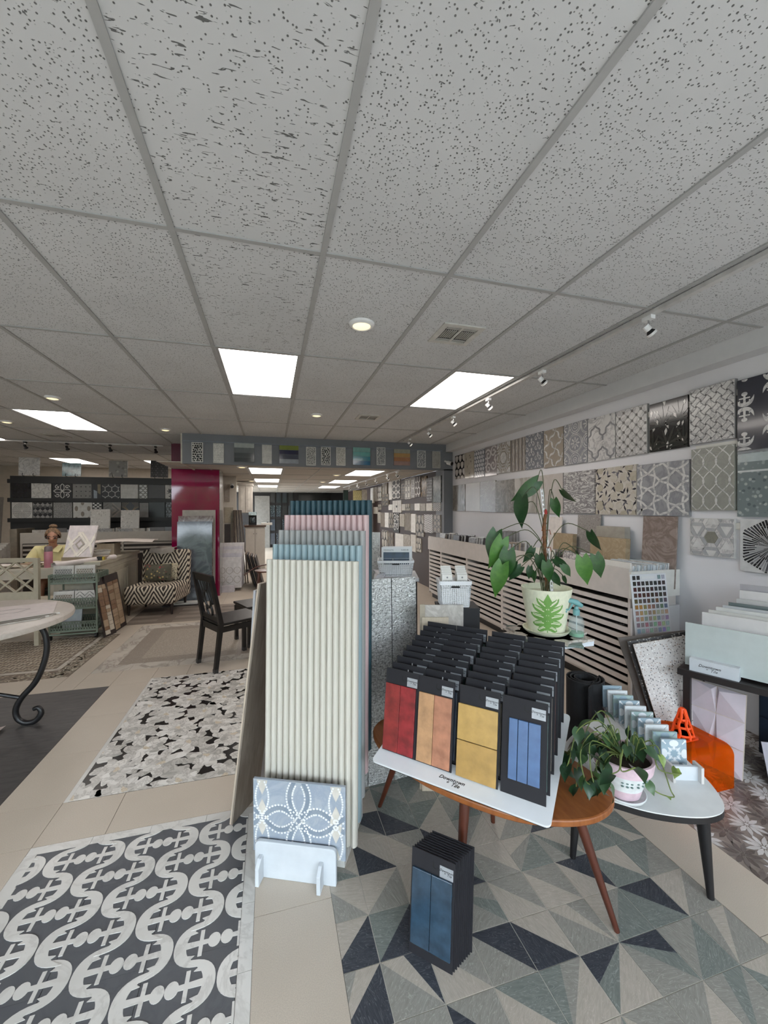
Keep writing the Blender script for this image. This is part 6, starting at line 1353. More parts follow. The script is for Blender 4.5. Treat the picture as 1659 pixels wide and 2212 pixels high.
def pat_scale(w, h, n):
    out = []; P = w/n
    for j in range(int(h/(P*.5))+2, -2, -1):
        for i in range(-1, n+1): cx, cy = (i+.5)*P+(P/2 if j % 2 else 0), j*P*.5; out.append((circ(cx, cy, P*.47, 12, P*.47, 0, PI)+[(cx-P*.2, cy-P*.3), (cx, cy-P*.46), (cx+P*.2, cy-P*.3)], (i*3+j) % 3))
    return out
for k, ((a, b, c, d), l) in enumerate(D1):
    t, w_, h_ = fp('display_tile', l+' tile board on the black display wall', Z4b(a, b), Z4b(c, d), YD-.012, .03, 'tile board', 'tile boards on the black display wall')
    dark_ = l.startswith(('black f', 'plain brown', 'solid', 'dark hex', 'dark cur', 'dark flo', 'narrow', 'clover')); base = {0: plain((30,28,32), .2, coat=.3, var=.5, sc=20), 18: plain((14,12,14), .3), 8: plain((52,44,44), .3)}.get(k, DKc if dark_ else (plain((196,194,190), .35) if k in (1, 6, 9, 10, 13) else (plain((126,124,122), .4))))
    body(t, w_, h_, .03, base); L_, D_ = [LTc], [DKc]
    if k == 2:
        c_ = (w_/2, h_/2); it = [(strip(circ(*c_, w_*.46, 4), .004, True), 0)]
        for q in range(4): it.append((strip(xf([(0,0),(.16,.10),(.34,.08),(.46,0)], *c_, w_, q*PI/2), .010), 0)); it.append((strip(xf([(0,0),(.16,-.10),(.34,-.08),(.46,0)], *c_, w_, q*PI/2), .010), 0)); it.append((strip(spiral(w_*(.5+.30*math.cos(q*PI/2+PI/4)*1.2), h_*(.5+.30*math.sin(q*PI/2+PI/4)*1.2), w_*.13, 1.1, q*PI/2, 16), .012), 0))
        inlay_on(t, w_, h_, it, L_, False)
    elif k == 1: inlay_on(t, w_, h_, pat_pinwheel(w_, h_, w_*.5), [plain((172,170,168), .3)], False)
    elif k == 3: inlay_on(t, w_, h_, [(circ(w_*x, h_*z, w_*.035, 8), 0) for x in (.2, .45, .7, .92) for z in (.2, .5, .8)], D_, False)
    elif k == 4: inlay_on(t, w_, h_, [([(w_*.2, h_*.05), (w_*.55, h_*.05), (w_*.55, h_*.5), (w_*.2, h_*.6)], 0), ([(w_*.6, h_*.4), (w_*.9, h_*.3), (w_*.9, h_*.95), (w_*.6, h_*.95)], 1)], [plain((150,160,170), .1), plain((130,120,100), .2)], True)
    elif k == 5: inlay_on(t, w_, h_, [(strip(ngon(q[0][0]*.5+q[3][0]*.5, q[0][1]*.5+q[3][1]*.5, w_*.21, 6, PI/6), .009, True), 0) for q, _ in pat_hex(w_, h_, w_*.21, 1.0)], L_, False)
    elif k == 7: inlay_on(t, w_, h_, [(xf([(-.5,0),(0,.4),(.5,0),(0,-.4)], w_*(.25+.5*(i % 2)+(.25 if (i//2) % 2 else 0)), h_*(i//2)/7, w_*.42), 0) for i in range(16)], [plain((210,210,210), .15)], False)
    elif k == 9: inlay_on(t, w_, h_, [(xf(circ(.03*1, 0, .03, 6, .012), w_*x, h_*z, 1, q*PI/3), 0) for x, z in ((.75, .72), (.3, .5), (.8, .25), (.4, .15)) for q in range(6)]+[(strip([(w_*.3, h_*.95), (w_*.3, h_*.5), (w_*.1, h_*.3)], .006), 0)], D_, False)
    elif k == 10: inlay_on(t, w_, h_, pat_star(w_, h_), D_, False)
    elif k == 11: inlay_on(t, w_, h_, pat_scale(w_, h_, 4), [plain((96,96,96), .3), plain((150,148,146), .3), DKc], False)
    elif k == 12: inlay_on(t, w_, h_, pebbles(w_, h_, 12, 3, .6), [plain((168,166,164), .3)], False)
    elif k == 13: inlay_on(t, w_, h_, [([(w_*(x+.09*math.sin(q*PI/8)*(1 if q < 9 else 1)), h_*(z+.16*math.cos(q*PI/8))) for q in range(16)], 0) for x, z in ((.17, .62), (.5, .98), (.5, .28), (.83, .62), (.17, -.05), (.83, -.05))], [TPc], True)
    elif k == 14: inlay_on(t, w_, h_, [([(w_*i/4, h_*j/4), (w_*(i+.9)/4, h_*j/4), (w_*(i+.9)/4, h_*(j+.9)/4), (w_*i/4, h_*(j+.9)/4)], (i+j) % 2) for i in range(4) for j in range(4)], [DKc, LTc], False)
    elif k == 15: inlay_on(t, w_, h_, [(strip([(w_*.5, h_*(.95-.13*q)), (w_*(.98-.13*q), h_*.5), (w_*.5, h_*(.05+.13*q))], .018), q % 2) for q in range(3)]+[(strip([(0, h_*(.1+.2*q)), (w_*.3, h_*(.3+.2*q))], .012), 1) for q in range(4)], [plain((150,140,130), .4), plain((104,98,94), .4)], True)
    elif k == 16: inlay_on(t, w_, h_, [(strip([(w_*(.5+s*(.08+.1*q)), h_*1.0), (w_*(.5+s*(.3+.1*q)), h_*.55), (w_*(.5+s*.1), h_*.0)], .006), 0) for q in range(4) for s in (-1, 1)], [plain((140,116,80), .3)], False)
    elif k == 19: inlay_on(t, w_, h_, pat_lily(w_, h_), [plain((120,124,130), .3), plain((90,94,100), .3), plain((30,30,34), .3), plain((160,162,166), .3)], False)
for k, ((a, b, c, d), l, m) in enumerate((((157,450,350,605),'white marble board on a wire easel, leftmost atop the black wall',MWh), ((550,500,720,605),'teal glass board on a wire easel atop the black wall',plain((112,142,150),.15,var=.3,sc=16)), ((970,478,1138,612),'mottled grey board on a wire easel atop the black wall',speckle((150,148,146),[(176,174,170),(128,126,124)],14,.4,.8)), ((1345,480,1503,615),'dark cube-pattern board on a wire easel atop the black wall',DKc))):
    a_, b_ = py(*Z4b(a, b), YD), py(*Z4b(c, d), YD); w_, h_ = b_.x-a_.x, a_.z-ztd
    t = thing('easel_tile', l, 'tile board', mw=frame((a_.x, YD+.02, ztd+.012), (1,0,0), (0,.06,1)), group='boards on easels atop the display wall'); body(t, w_, h_, .014, m)
    if k == 3: inlay_on(t, w_, h_, [(ngon(q[0][0], q[0][1], w_*.075, 4, 0), i % 2) for i, (q, _) in enumerate(pat_hex(w_, h_, w_*.09, 1.0))], [plain((84,82,84), .3), plain((60,58,60), .3)], False)
    for x in (w_*.25, w_*.75): MB().tube([(x,.03,-.01),(x,-.03,-.01),(x,-.045,.0),(x,-.045,.03),(x,-.035,.04)], .005, 6).build('easel_hook', BLACK, t)
# taupe cabinet in front with a row of tiles
ca_, cb_ = py(43, 1148, 8.4), py(385, 1148, 8.4); CZ = 1.115
t = thing('counter_cabinet', 'taupe counter cabinet with dark slots before the black display wall', 'cabinet', (ca_.x, 8.4, 0)); WC = cb_.x-ca_.x; TP2 = plain((172,164,154), .5, var=.02)
MB().box(0, 0, .93, WC, .02, CZ).build('front_board', TP2, t); MB().box(0, .02, .1, WC, .5, 1.0).build('carcass', CDK, t); MB().box(-.12, -.05, 0, -.02, .5, CZ+.07).build('end_panel', plain((128,118,104), .5), t)
for x in (0, WC*.30, WC*.62, WC-.03): MB().box(x, 0, .08, x+.03, .03, .93).build('stile', TP2, t)
for z in (.72, .80, .88): MB().box(0, .012, z, WC, .03, z+.035).build('rail', TP2, t)
random.seed(29); x = .16; k = 0
kinds = [MGr, MTa, MWh, plain((96,92,92), .3), FB[2], speckle((140,138,136), [(180,178,176),(90,88,88)], 50, .4, .8), plain((120,124,128), .3)]
while x < WC-.2:
    w_ = random.choice((.018, .02, .022, .2, .24, .02, .02)); k += 1; o = MB().box(0, 0, 0, w_, .012 if w_ > .1 else .2, random.uniform(.16, .19)).build('tile_sample', random.choice(kinds), loc=(ca_.x+x, 8.43, 1.002)); tag(o, 'stone tile filed along the taupe counter, number %s from the left' % num(k), 'tile', 'tiles along the taupe counter'); x += w_+.006
for k, ((a, b, c, d), l) in enumerate((((808,912,985,1060),'rough white relief tile propped up on the taupe counter, left one'), ((1080,920,1245,1060),'white pebbled tile propped up on the taupe counter, right one'))):
    a_, b_ = py(*Z4b(a, b), 8.66), py(*Z4b(c, d), 8.66); o = MB().box(0, 0, 0, b_.x-a_.x, .03, a_.z-1.002).build('relief_tile_sample', speckle((196,192,186), [(170,166,160),(214,211,206)], 30, .5, .8)); o.matrix_world = frame((a_.x, 8.64, 1.002), (1,0,0), (0,.08,1)); tag(o, l, 'tile')
# pale boards leaning at the left edge
for k in range(4):
    a_ = pd(4+k*6, 1074, 6.6+.05*k); o = MB().hexa([(0,0,0),(.03,0,0),(.03,.3,0),(0,.3,0)], [(.10,0,a_.z),(.13,0,a_.z),(.13,.3,a_.z),(.10,.3,a_.z)]).build('pale_board', (OFFW, plain((150,146,140), .5))[k % 2], loc=(a_.x-.27, a_.y-.2, 0.001)); tag(o, 'tall pale board leaning at the left picture edge, %s of four' % ords[k], 'board', 'tall pale boards at the left edge')
t = thing('card_file_box', 'pale boxes of sample cards stepped up at the left edge', 'box', (-4.5, 7.0, 0)); 
for k in range(8): MB().box(.0, k*.05, 0, .72, k*.05+.045, .86+.022*k).build('sample_card_row', plain((186-4*k, 180-4*k, 172-4*k), .5), t)
# ================================================================== WORK TABLE AND COUNTER
TBW = plain((206,196,180), .45, var=.02); TA = pz(118, 1230, .74); Tz = .76
t = thing('work_table', 'cream work table strewn with papers where the person sits', 'table', (-4.4, TA.y, 0)); TWx = TA.x+4.4+.02
MB().box(0, 0, Tz-.03, TWx, .62, Tz).build('table_top', TBW, t); MB().box(.02, .03, Tz-.14, TWx-.03, .06, Tz-.03).build('apron', TBW, t)
for x, y in ((.05, .06), (TWx-.1, .06), (.05, .52), (TWx-.1, .52)): MB().box(x, y, 0, x+.06, y+.06, Tz-.03).build('leg', TBW, t)
random.seed(33); PAPER = plain((222,214,206), .7, var=.03); BRP = plain((150,126,104), .6)
for k in range(14):
    w_, h_ = random.uniform(.14, .3), random.uniform(.12, .22); o = MB().box(-w_/2, -h_/2, 0, w_/2, h_/2, .004).build('paper_sheet', (PAPER, PAPER, BRP, plain((110,100,96), .5))[k % 4], loc=(-4.1+k*.105, TA.y+.2+random.uniform(-.08, .12), Tz+.0005+.0046*k), rot=(0, 0, random.uniform(-.6, .6))); tag(o, '%s sheet among the papers on the cream work table, layer %s' % (('white', 'cream', 'brown', 'dark')[k % 4], num(k+1)), 'paper', 'papers on the work table')
pb_ = pd(110, 1222, 5.32); t = thing('drinking_bottle', 'pink insulated drinking bottle with grey lid on the work table', 'bottle', (pb_.x, TA.y+.06, Tz)); PKB = plain((196,128,142), .4, var=.03)
MB().lathe([(.002,0),(.043,.001),(.046,.01),(.046,.20),(.044,.21)], 22).build('bottle_body', PKB, t, True); MB().lathe([(.044,.21),(.045,.25),(.038,.275),(.01,.28)], 22).build('lid', plain((120,104,106), .4), t, True)
# tilted sample board with raised lattice tiles
bl_ = pd(134, 1208, 5.25); t = thing('lattice_sample_board', 'white sample board with raised diamond tiles propped on the work table', 'sample board', mw=frame(V(bl_.x, bl_.y+.02, .845+.047), V(.95,-.2,0), V(.18,.30,1))); SBW, SBH = .36, .43
body(t, SBW, SBH, .014, plain((222,212,212), .5)); it = []
for s in (0, .5): it += [(strip([(SBW*(.5+s-.62), SBH*.02), (SBW*(.5+s-.25), SBH*.40), (SBW*(.5+s-.62), SBH*.78)], .035), 0)]
it += [(strip([(SBW*.15, SBH*.40), (SBW*.5, SBH*.02), (SBW*.85, SBH*.40), (SBW*.5, SBH*.78)], .035, True), 0), (strip([(SBW*.36, SBH*.40), (SBW*.5, SBH*.26), (SBW*.64, SBH*.40), (SBW*.5, SBH*.54)], .02, True), 1), (strip([(SBW*1.05, SBH*.02), (SBW*.85, SBH*.40), (SBW*1.05, SBH*.78)], .035), 0)]
inlay_on(t, SBW, SBH*.80, it, [plain((236,228,218), .4), plain((176,166,154), .4)], True, .008, .006, 'lattice_tile')
tag(MB().box(-.25, -.09, 0, .25, .09, .045).build('stone_stack', wood((150,136,118),(176,162,142),6), loc=(bl_.x+.24, bl_.y+.08, .8455), rot=(0,0,-.15)), 'flat tan stone sample under the raised-diamond board', 'tile')
# long counter running back toward the zebra chair
CXr, CYa, CYb, CZt = -2.1, 5.95, 7.55, .845; CRE = plain((190,182,164), .5, var=.03)
t = thing('panelled_counter', 'cream panelled counter running back beside the zebra chair', 'counter', (CXr-.5, CYa, 0)); LC = CYb-CYa
MB().box(0, 0, 0, .48, LC, CZt-.05).build('counter_body', CRE, t); MB().box(-.02, -.02, CZt-.05, .51, LC, CZt).build('counter_top', CRE, t)
for k in range(3):
    y0, y1 = .06+k*.5, .06+k*.5+.44; q = MB().box(.48, y0, .10, .487, y1, CZt-.20).build('door', CRE, t)
    fr = MB()
    for (a, b, c, d) in ((y0, .10, y1, .15), (y0, CZt-.25, y1, CZt-.20), (y0, .15, y0+.05, CZt-.25), (y1-.05, .15, y1, CZt-.25)): fr.box(.487, a, b, .497, c, d)
    fr.build('door_frame', CRE, q)
MB().box(.48, 0, CZt-.16, .495, LC, CZt-.13).build('moulding', CRE, t)
random.seed(35)
for k in range(5): o = MB().box(-.1, -.07, 0, .1, .07, .022).build('tile_stack_piece', (FB[1], FB[2], TP2)[k % 3], loc=(-2.26, 6.35+.02*k, CZt+.0005+k*.0225), rot=(0,0,.3+.12*k)); tag(o, 'grey stone tile in the pile on the panelled counter, layer %s' % num(k+1), 'tile', 'tiles piled on the panelled counter')
o = MB().box(0, 0, 0, .22, .26, .17).build('cardboard_carton', plain((166,154,136), .6), loc=(-2.42, 6.75, CZt+.0005)); tag(o, 'tan carton on the panelled counter under the big drawing', 'box')
t = thing('tape_measure', 'black and yellow tape measure on the counter corner', 'tape measure', (-2.16, 6.13, CZt)); MB().box(-.03, -.025, 0, .03, .025, .05).build('case', BLACK, t); MB().box(.03, -.02, .005, .05, .02, .045).build('yellow_side', plain((196,170,50), .4), t)
ra, rb = pd(117, 1222, 4.75), pd(248, 1203, 5.6); t = thing('rolled_drawing', 'rolled white drawing lying across the cart and counter', 'paper roll', (0,0,0))
mb = MB(); q = []
for i in range(40): a = i*.42; r = .016+.022*i/39; q.append((r, a))
d_ = (rb-ra).normalized(); e_ = d_.cross(V(0,0,1)).normalized(); f_ = e_.cross(d_)
vs = [tuple(P+(e_*math.cos(a)+f_*math.sin(a))*r) for P in (ra, rb) for r, a in q]; mb.add(vs, [(i, i+1, 41+i, 40+i) for i in range(39)]).build('paper_roll', plain((226,216,212), .7, var=.03), t, True)
def sheet(name, label, c, w_, h_, rz, amp, seed, col=(222,212,204), overhang=0):
    random.seed(seed); ph = random.uniform(0, 6)
    def fn(u, v): x, y = (u-.5)*w_, (v-.5)*h_; return (x, y, amp*(math.sin(5*u+ph)+math.sin(7*v+ph*2)+2)*.5-overhang*max(0, u-.72)**1.6)
    o = MB().grid(fn, 18, 14).build(name, plain(col, .75, var=.03), smooth=True, loc=c, rot=(0,0,rz)); return tag(o, label, 'paper')
sheet('large_drawing', 'large creased drawing spread over the counter toward the zebra chair', (-2.15, 7.05, CZt+.18), .82, .62, .1, .02, 2)
# zebra slipper chair
def zebra():
    tt = NT('zebra_fabric'); v = tt.coord(); s = tt.n('ShaderNodeSeparateXYZ'); tt.l(v, s.inputs[0]); n = tt.noise(v, 14, 3)
    pp = tt.math('PINGPONG', tt.math('ADD', s.outputs[0], 5.13), .13); hgt = tt.math('SUBTRACT', s.outputs[2], tt.math('MULTIPLY', s.outputs[1], .9))
    ph = tt.math('ADD', tt.math('ADD', tt.math('MULTIPLY', pp, 1.7), hgt), tt.math('MULTIPLY', n, .05)); sn = tt.math('SINE', tt.math('MULTIPLY', ph, 78.0))
    return tt.fin(tt.ramp(tt.math('ADD', tt.math('MULTIPLY', sn, .5), .5), [(.46, rgb(52,42,38)), (.56, rgb(206,192,172))]), .85)
ZB = zebra(); zc = V(-1.67, 6.45, 0); t = thing('slipper_chair', 'armless zebra-striped slipper chair with dark tapered legs', 'chair', zc, -.14)
def cushion(x0, y0, z0, x1, y1, z1, r=.03): return MB().box(x0, y0, z0, x1, y1, z1)
o = cushion(-.345, -.02, .15, .345, .60, .41).build('seat', ZB, t); bevel(o, .05, 4)
o = MB().hexa([(-.35,.52,.16),(.35,.52,.16),(.35,.66,.16),(-.35,.66,.16)], [(-.35,.60,.88),(.35,.60,.88),(.35,.73,.88),(-.35,.73,.88)]).build('backrest', ZB, t); bevel(o, .04, 4)
for x, y in ((-.29,.04), (.29,.04), (-.29,.58), (.29,.58)): MB().tube([(x, y, 0), (x, y, .16)], [.014, .024], 10).build('leg', plain((40,28,24), .4), t, True)
def pillow(name, label, c, w_, h_, th, rot, mat):
    def side(s): return lambda u, v: ((u-.5)*w_*(1-.06*math.sin(PI*v)), s*th*(math.sin(PI*u)**.5*math.sin(PI*v)**.5), (v-.5)*h_*(1-.06*math.sin(PI*u)))
    mb = MB(); mb.grid(side(-1), 12, 10); n0 = len(mb.f); mb.grid(side(1), 12, 10); mb.f = mb.f[:n0]+[tuple(reversed(f)) for f in mb.f[n0:]]
    o = mb.build(name, mat, smooth=True, loc=c, rot=rot); return tag(o, label, 'pillow')
FLO = speckle((88,84,70), [(150,56,62),(196,168,110),(60,60,48),(120,110,90)], 26, .8, .85); LEO = speckle((190,178,152), [(36,30,28),(60,50,44)], 60, .8, .6)
pillow('floral_pillow', 'floral pillow with crimson and gold blooms on the zebra chair', zc+V(.02,.40,.555), .40, .26, .07, (-.18, 0, -.14), FLO); pillow('leopard_pillow', 'leopard-spotted pillow peeking out behind the floral one', zc+V(.17,.47,.56), .22, .25, .05, (-.15, 0, -.2), LEO)
MB().sphere((0,0,0), .1).mesh('unused', GREY) if False else None
t = thing('grey_throw', 'grey cloth draped over the top of the zebra chair back', 'cloth', zc+V(.03,.60,.90)); MB().grid(lambda u, v: ((u-.5)*.34+.02*math.sin(9*v), (v-.35)*.26, .015+.012*math.sin(8*u+5*v)-.9*max(0, .18-v)**1.1*.6), 16, 14).build('cloth', plain((142,134,126), .9), t, True)
# two wood mosaic boards leaning before the counter
for k, (bl, br, tl, m1) in enumerate((((227,1377),(252,1366),(201,1251),0), ((247,1367),(274,1349),(224,1245),1))):
    A, B = pz(*bl), pz(*br); u_ = (B-A).normalized(); A2 = rp(*tl, A, u_); wv = (B-A).length; up_ = A2-A; hv = up_.length
    t = thing('wood_mosaic_board', ('two-tone reclaimed wood mosaic on a dark board, nearer of the pair', 'tan reclaimed wood mosaic on a dark board, farther of the pair')[k], 'sample board', mw=frame(A, u_, up_)); body(t, wv, hv, .012, DKBROWN)
    random.seed(60+k); z = .03*hv
    for c in range(2):
        z = (.03+.05*c)*hv
        while z < hv*.86: hh_ = random.uniform(.05, .13)*hv; MB().box(wv*(.10+.40*c), -.009, z, wv*(.46+.40*c), 0, min(z+hh_, hv*.88)-.003).build('wood_chip', random.choice([wood((122,92,70),(146,114,88),6,(8,8,1)), wood((160,134,108),(184,160,134),6,(8,8,1)), wood((196,182,164),(210,198,182),6,(8,8,1)) if k == 0 else wood((146,122,98),(168,144,118),6,(8,8,1))]), t); z += hh_
# green rolling cart
GRNC = plain((116,126,112), .45, var=.03); cx0, cx1, cy0, cy1 = -2.45, -1.99, 5.52, 5.86
t = thing('rolling_cart', 'sage green three-tier rolling cart with perforated trays', 'cart', (cx0, cy0, 0)); cw, cdp = cx1-cx0, cy1-cy0
for z0, z1 in ((.645,.755), (.345,.47), (.085,.20)):
    tr = MB().box(0, 0, z0, cw, cdp, z0+.008).build('tray_bottom', GRNC, t)
    for (p, q, n) in (((0,0), (cw,0), 17), ((0,cdp), (cw,cdp), 17), ((0,0), (0,cdp), 12), ((cw,0), (cw,cdp), 12)):
        mb = MB(); mb.bar((*p, z1), (*q, z1), .010, .010); mb.bar((*p, z0+.012), (*q, z0+.012), .006, .024)
        for i in range(n):
            for sgn_ in (0, 1):
                f0, f1 = (i+sgn_)/n, (i+1-sgn_)/n; mb.bar((p[0]+(q[0]-p[0])*f0, p[1]+(q[1]-p[1])*f0, z0+.02), (p[0]+(q[0]-p[0])*f1, p[1]+(q[1]-p[1])*f1, z1-.004), .009, .004)
        mb.build('perforated_side', GRNC, t)
for x, y in ((-.008, 0), (cw+.008, 0), (-.008, cdp), (cw+.008, cdp)): MB().tube([(x, y, .06), (x, y, .755)], .011, 8).build('post', GRNC, t, True)
for y in (0, cdp): MB().tube([(-.008, y, .06), (cw+.008, y, .06)], .010, 8).build('base_rail', GRNC, t, True)
for x, y in ((0, 0), (cw, 0), (0, cdp), (cw, cdp)):
    c_ = MB().tube([(x-.012, y, .028), (x+.012, y, .028)], .028, 14).build('caster', BLACK, t, True); MB().bar((x, y, .028), (x, y, .06), .012).build('caster_fork', BLACK, c_)
for r, (zb_, hh_, lab) in enumerate(((.655, .20, 'top'), (.355, .20, 'middle'))):
    for k in range(2):
        P = V(cx0+.015+k*.215, cy0+.03, zb_); t = thing('mosaic_swatch', 'white mosaic swatch with %s in the cart %s tray' % ((('grey hexagon rows', 'brown cluster dots'), ('round dots', 'herringbone lines'))[r][k], lab), 'swatch', mw=frame(P, (1,0,0), (0,.08,1)), group='swatches in the rolling cart'); body(t, .205, hh_, .010, plain((206,200,194), .5)); dk = [plain((118,112,108), .4)]
        if (r, k) == (1, 1): inlay_on(t, .205, hh_, [(strip([(0, z), (.05, z+.05), (.10, z), (.15, z+.05), (.20, z)], .008), 0) for z in (.02, .06, .10, .14)], dk, False, .002, .012)
        else: inlay_on(t, .205, hh_*.9, pat_hex(.205, hh_*.9, .014, .8), dk if r == 0 and k == 0 else [plain((134,120,104), .4)], False, .002, .018)
    for k in range(5): o = MB().box(0, 0, 0, .19, .010, hh_*random.uniform(.9, 1)).build('tile_sample', (FB[0], FB[2], TP2)[k % 3], loc=(cx0+.02+.2*(k % 2), cy0+.07+k*.022, zb_)); tag(o, 'plain stone tile filed behind the swatches in the cart %s tray, %s' % (lab, ords[k]), 'tile', 'tiles filed in the rolling cart')
tag(MB().box(0, 0, 0, .2, .02, .26).build('tile_sample', MLG, loc=(cx0+.05, cy0+.15, .094), rot=(-.15, 0, 0)), 'light grey tile standing in the lowest cart tray', 'tile')
# cream lattice-back chair
lp = pd(88, 1207, 4.5); t = thing('lattice_back_chair', 'cream chair with crossed lattice back before the work table', 'chair', (lp.x-.345, lp.y+.02, 0), -.08); CRC = plain((178,168,148), .5, var=.03)
for s in (-1, 1): MB().box(s*.30-.022, 0, 0, s*.30+.022, .045, .97).build('back_post', CRC, t); MB().box(s*.28-.02, .45, 0, s*.28+.02, .49, .44).build('front_leg', CRC, t)
MB().box(-.28, .002, .93, .28, .04, .975).build('top_rail', CRC, t); MB().box(-.28, .002, .50, .28, .04, .60).build('lower_rail', CRC, t); bevel(MB().box(-.31, .03, .42, .31, .50, .46).build('seat', CRC, t), .01)
for k in range(3):
    xa, xb = -.28+k*.187, -.28+(k+1)*.187
    for z0, z1 in ((.60,.765), (.765,.93)):
        MB().bar((xa, .02, z0), (xb, .02, z1), .018, .022, up=(0,1,0)).build('lattice_bar', CRC, t); MB().bar((xa, .022, z1), (xb, .022, z0), .018, .022, up=(0,1,0)).build('lattice_bar', CRC, t)
for s in (-1, 1): MB().box(s*.29-.012, .05, .18, s*.29+.012, .46, .21).build('stretcher', CRC, t)
# ================================================================== ROUND IRON TABLE
rx, ry, rR = -2.115, 3.433, .69
t = thing('iron_table', 'round table with thick white top and curled black iron legs', 'table', (rx, ry, 0)); IRN = plain((24,23,25), .4, var=.15)
prof = [(.002,.705),(rR-.02,.706),(rR,.712),(rR+.004,.73),(rR,.745),(rR-.012,.75),(.002,.75)]
MB().lathe(prof, 72).build('table_top', marble((216,206,196),(196,186,176),5,1.5,.06,.4), t, True)
S_ = smooth_open([(.30,.70),(.50,.705),(.575,.66),(.60,.56),(.585,.44),(.53,.30),(.44,.19),(.405,.11),(.42,.045),(.47,.014),(.53,.026),(.562,.075),(.545,.112),(.515,.105)], 5)
a0 = math.atan2(3.40-ry, -1.645-rx)
for k in range(3):
    a = a0+k*2*PI/3; MB().tube([(r*.985*math.cos(a), r*.985*math.sin(a), z) for r, z in S_], [.019]*(len(S_)-12)+[.019-.0005*i for i in range(12)], 10).build('leg', IRN, t, True)
    MB().tube(smooth_open([(.44*math.cos(a), .44*math.sin(a), .19), (.2*math.cos(a), .2*math.sin(a), .25), (0,0,.27)], 5), .013, 8).build('stretcher', IRN, t, True)
random.seed(44)
sheet('large_drawing', 'large plan drawing spread on the round iron table', (rx+.18, ry+.12, .7508), .72, .55, .35, .004, 8, (224,212,208))
dl = text_mesh('', .01, 'x') if False else None
mb = MB(); [mb.prism(s, .0, .0006, 0, 'z') for s in strip([(0,0),(.2,.02),(.26,.10),(.18,.15),(.02,.12)], .004, True)]; o = mb.build('drawn_outline', plain((90,80,80), .6), bpy.data.objects['large_drawing.001'], loc=(-.05, -.05, .006))
for k in range(6): o = MB().box(-.15, -.035, 0, .15, .035, .008).build('tile_strip', (OFFW, plain((150,142,132), .5), FB[0])[k % 3], loc=(rx+.48-.015*k, ry-.12-.03*k, .7505+.0005), rot=(0,0,.55+.03*k)) if False else MB().box(-.16, -.012, 0, .16, .012, .009).build('tile_strip', (OFFW, plain((150,142,132), .5), FB[0])[k % 3], loc=(rx+.50-.010*k, ry-.05-.027*k, .7508), rot=(0,0,.62)); tag(o, 'slim tile strip laid on the iron table edge, %s of six' % ords[k], 'tile', 'tile strips on the iron table')
for k in range(3): o = MB().box(-.16, -.12, 0, .16, .12, .011).build('sample_tile', (FB[2], plain((140,132,122), .5), FB[0])[k], loc=(rx+.22+.006*k, ry-.42, .7508+k*.0114), rot=(0,0,.5+.05*k)); tag(o, 'grey-beige tile of the small pile at the iron table front, layer %s' % num(k+1), 'tile', 'pile on the iron table')
o = MB().grid(lambda u, v: ((u-.5)*.34, (v-.5)*.2, .02+.03*math.sin(PI*u)*math.sin(3*v+1)), 12, 8).build('crumpled_cloth', plain((200,186,180), .9), smooth=True, loc=(-1.93, 3.28, .0)); tag(o, 'pale crumpled cloth on the floor under the iron table', 'cloth')
# ================================================================== BLACK CHAIRS
BC = plain((15,13,13), .42, var=.1)
def black_chair(loc, rz, label):
    t = thing('black_chair', label, 'chair', loc, rz, 'black dining chairs'); w = .188
    for s in (-1, 1):
        x = s*w; MB().hexa([(x-.018,-.05,0),(x+.018,-.05,0),(x+.018,-.015,0),(x-.018,-.015,0)], [(x-.02,-.0,.44),(x+.02,-.0,.44),(x+.02,.04,.44),(x-.02,.04,.44)]).build('back_leg', BC, t); MB().hexa([(x-.02,0,.44),(x+.02,0,.44),(x+.02,.04,.44),(x-.02,.04,.44)], [(x-.018,-.085,.90),(x+.018,-.085,.90),(x+.018,-.055,.90),(x-.018,-.055,.90)]).build('back_post', BC, t)
        MB().box(x-.018, .43, 0, x+.018, .466, .40).build('front_leg', BC, t); MB().box(x-.012, .02, .36, x+.012, .45, .41).build('side_rail', BC, t)
        for y, in ((-.032,), (.448,)): MB().box(x-.019, y-.019, 0, x+.019, y+.019, .035).build('leg_cap', plain((70,68,68), .4, .6), t)
    MB().box(-w, 0, .36, w, .03, .42).build('rear_rail', BC, t); MB().box(-w, .44, .36, w, .462, .41).build('front_rail', BC, t); bevel(MB().box(-.205, .01, .42, .205, .48, .445).build('seat', BC, t), .008)
    yb = lambda z: .02-.09*(z-.44)/.46
    MB().hexa([(-w,yb(.82)-.012,.83),(w,yb(.82)-.012,.83),(w,yb(.82)+.016,.83),(-w,yb(.82)+.016,.83)], [(-w,yb(.9)-.012,.90),(w,yb(.9)-.012,.90),(w,yb(.9)+.016,.90),(-w,yb(.9)+.016,.90)]).build('top_rail', BC, t); MB().bar((-w, yb(.49), .48), (w, yb(.49), .48), .024, .04).build('lower_rail', BC, t)
    MB().tube([(.062*math.cos(a), yb(.655+.085*math.sin(a)), .655+.085*math.sin(a)) for a in [2*PI*k/24 for k in range(25)]], .011, 8).build('oval_ring', BC, t, True)
    for s in (-1, 1):
        MB().tube([(s*x_, yb(z), z) for x_, z in smooth_open([(.075,.84),(.05,.78),(.045,.73)], 4)], .011, 8).build('splat', BC, t, True); MB().tube([(s*x_, yb(z), z) for x_, z in smooth_open([(.045,.585),(.055,.54),(.035,.49)], 4)], .011, 8).build('splat', BC, t, True); MB().tube([(s*x_, yb(z), z) for x_, z in smooth_open([(.13,.84),(.10,.74),(.105,.62),(.062,.655)], 4)], .010, 8).build('splat', BC, t, True)
    MB().tube([(0, yb(.83), .83), (0, yb(.74), .74)], .011, 8).build('splat', BC, t, True); return t
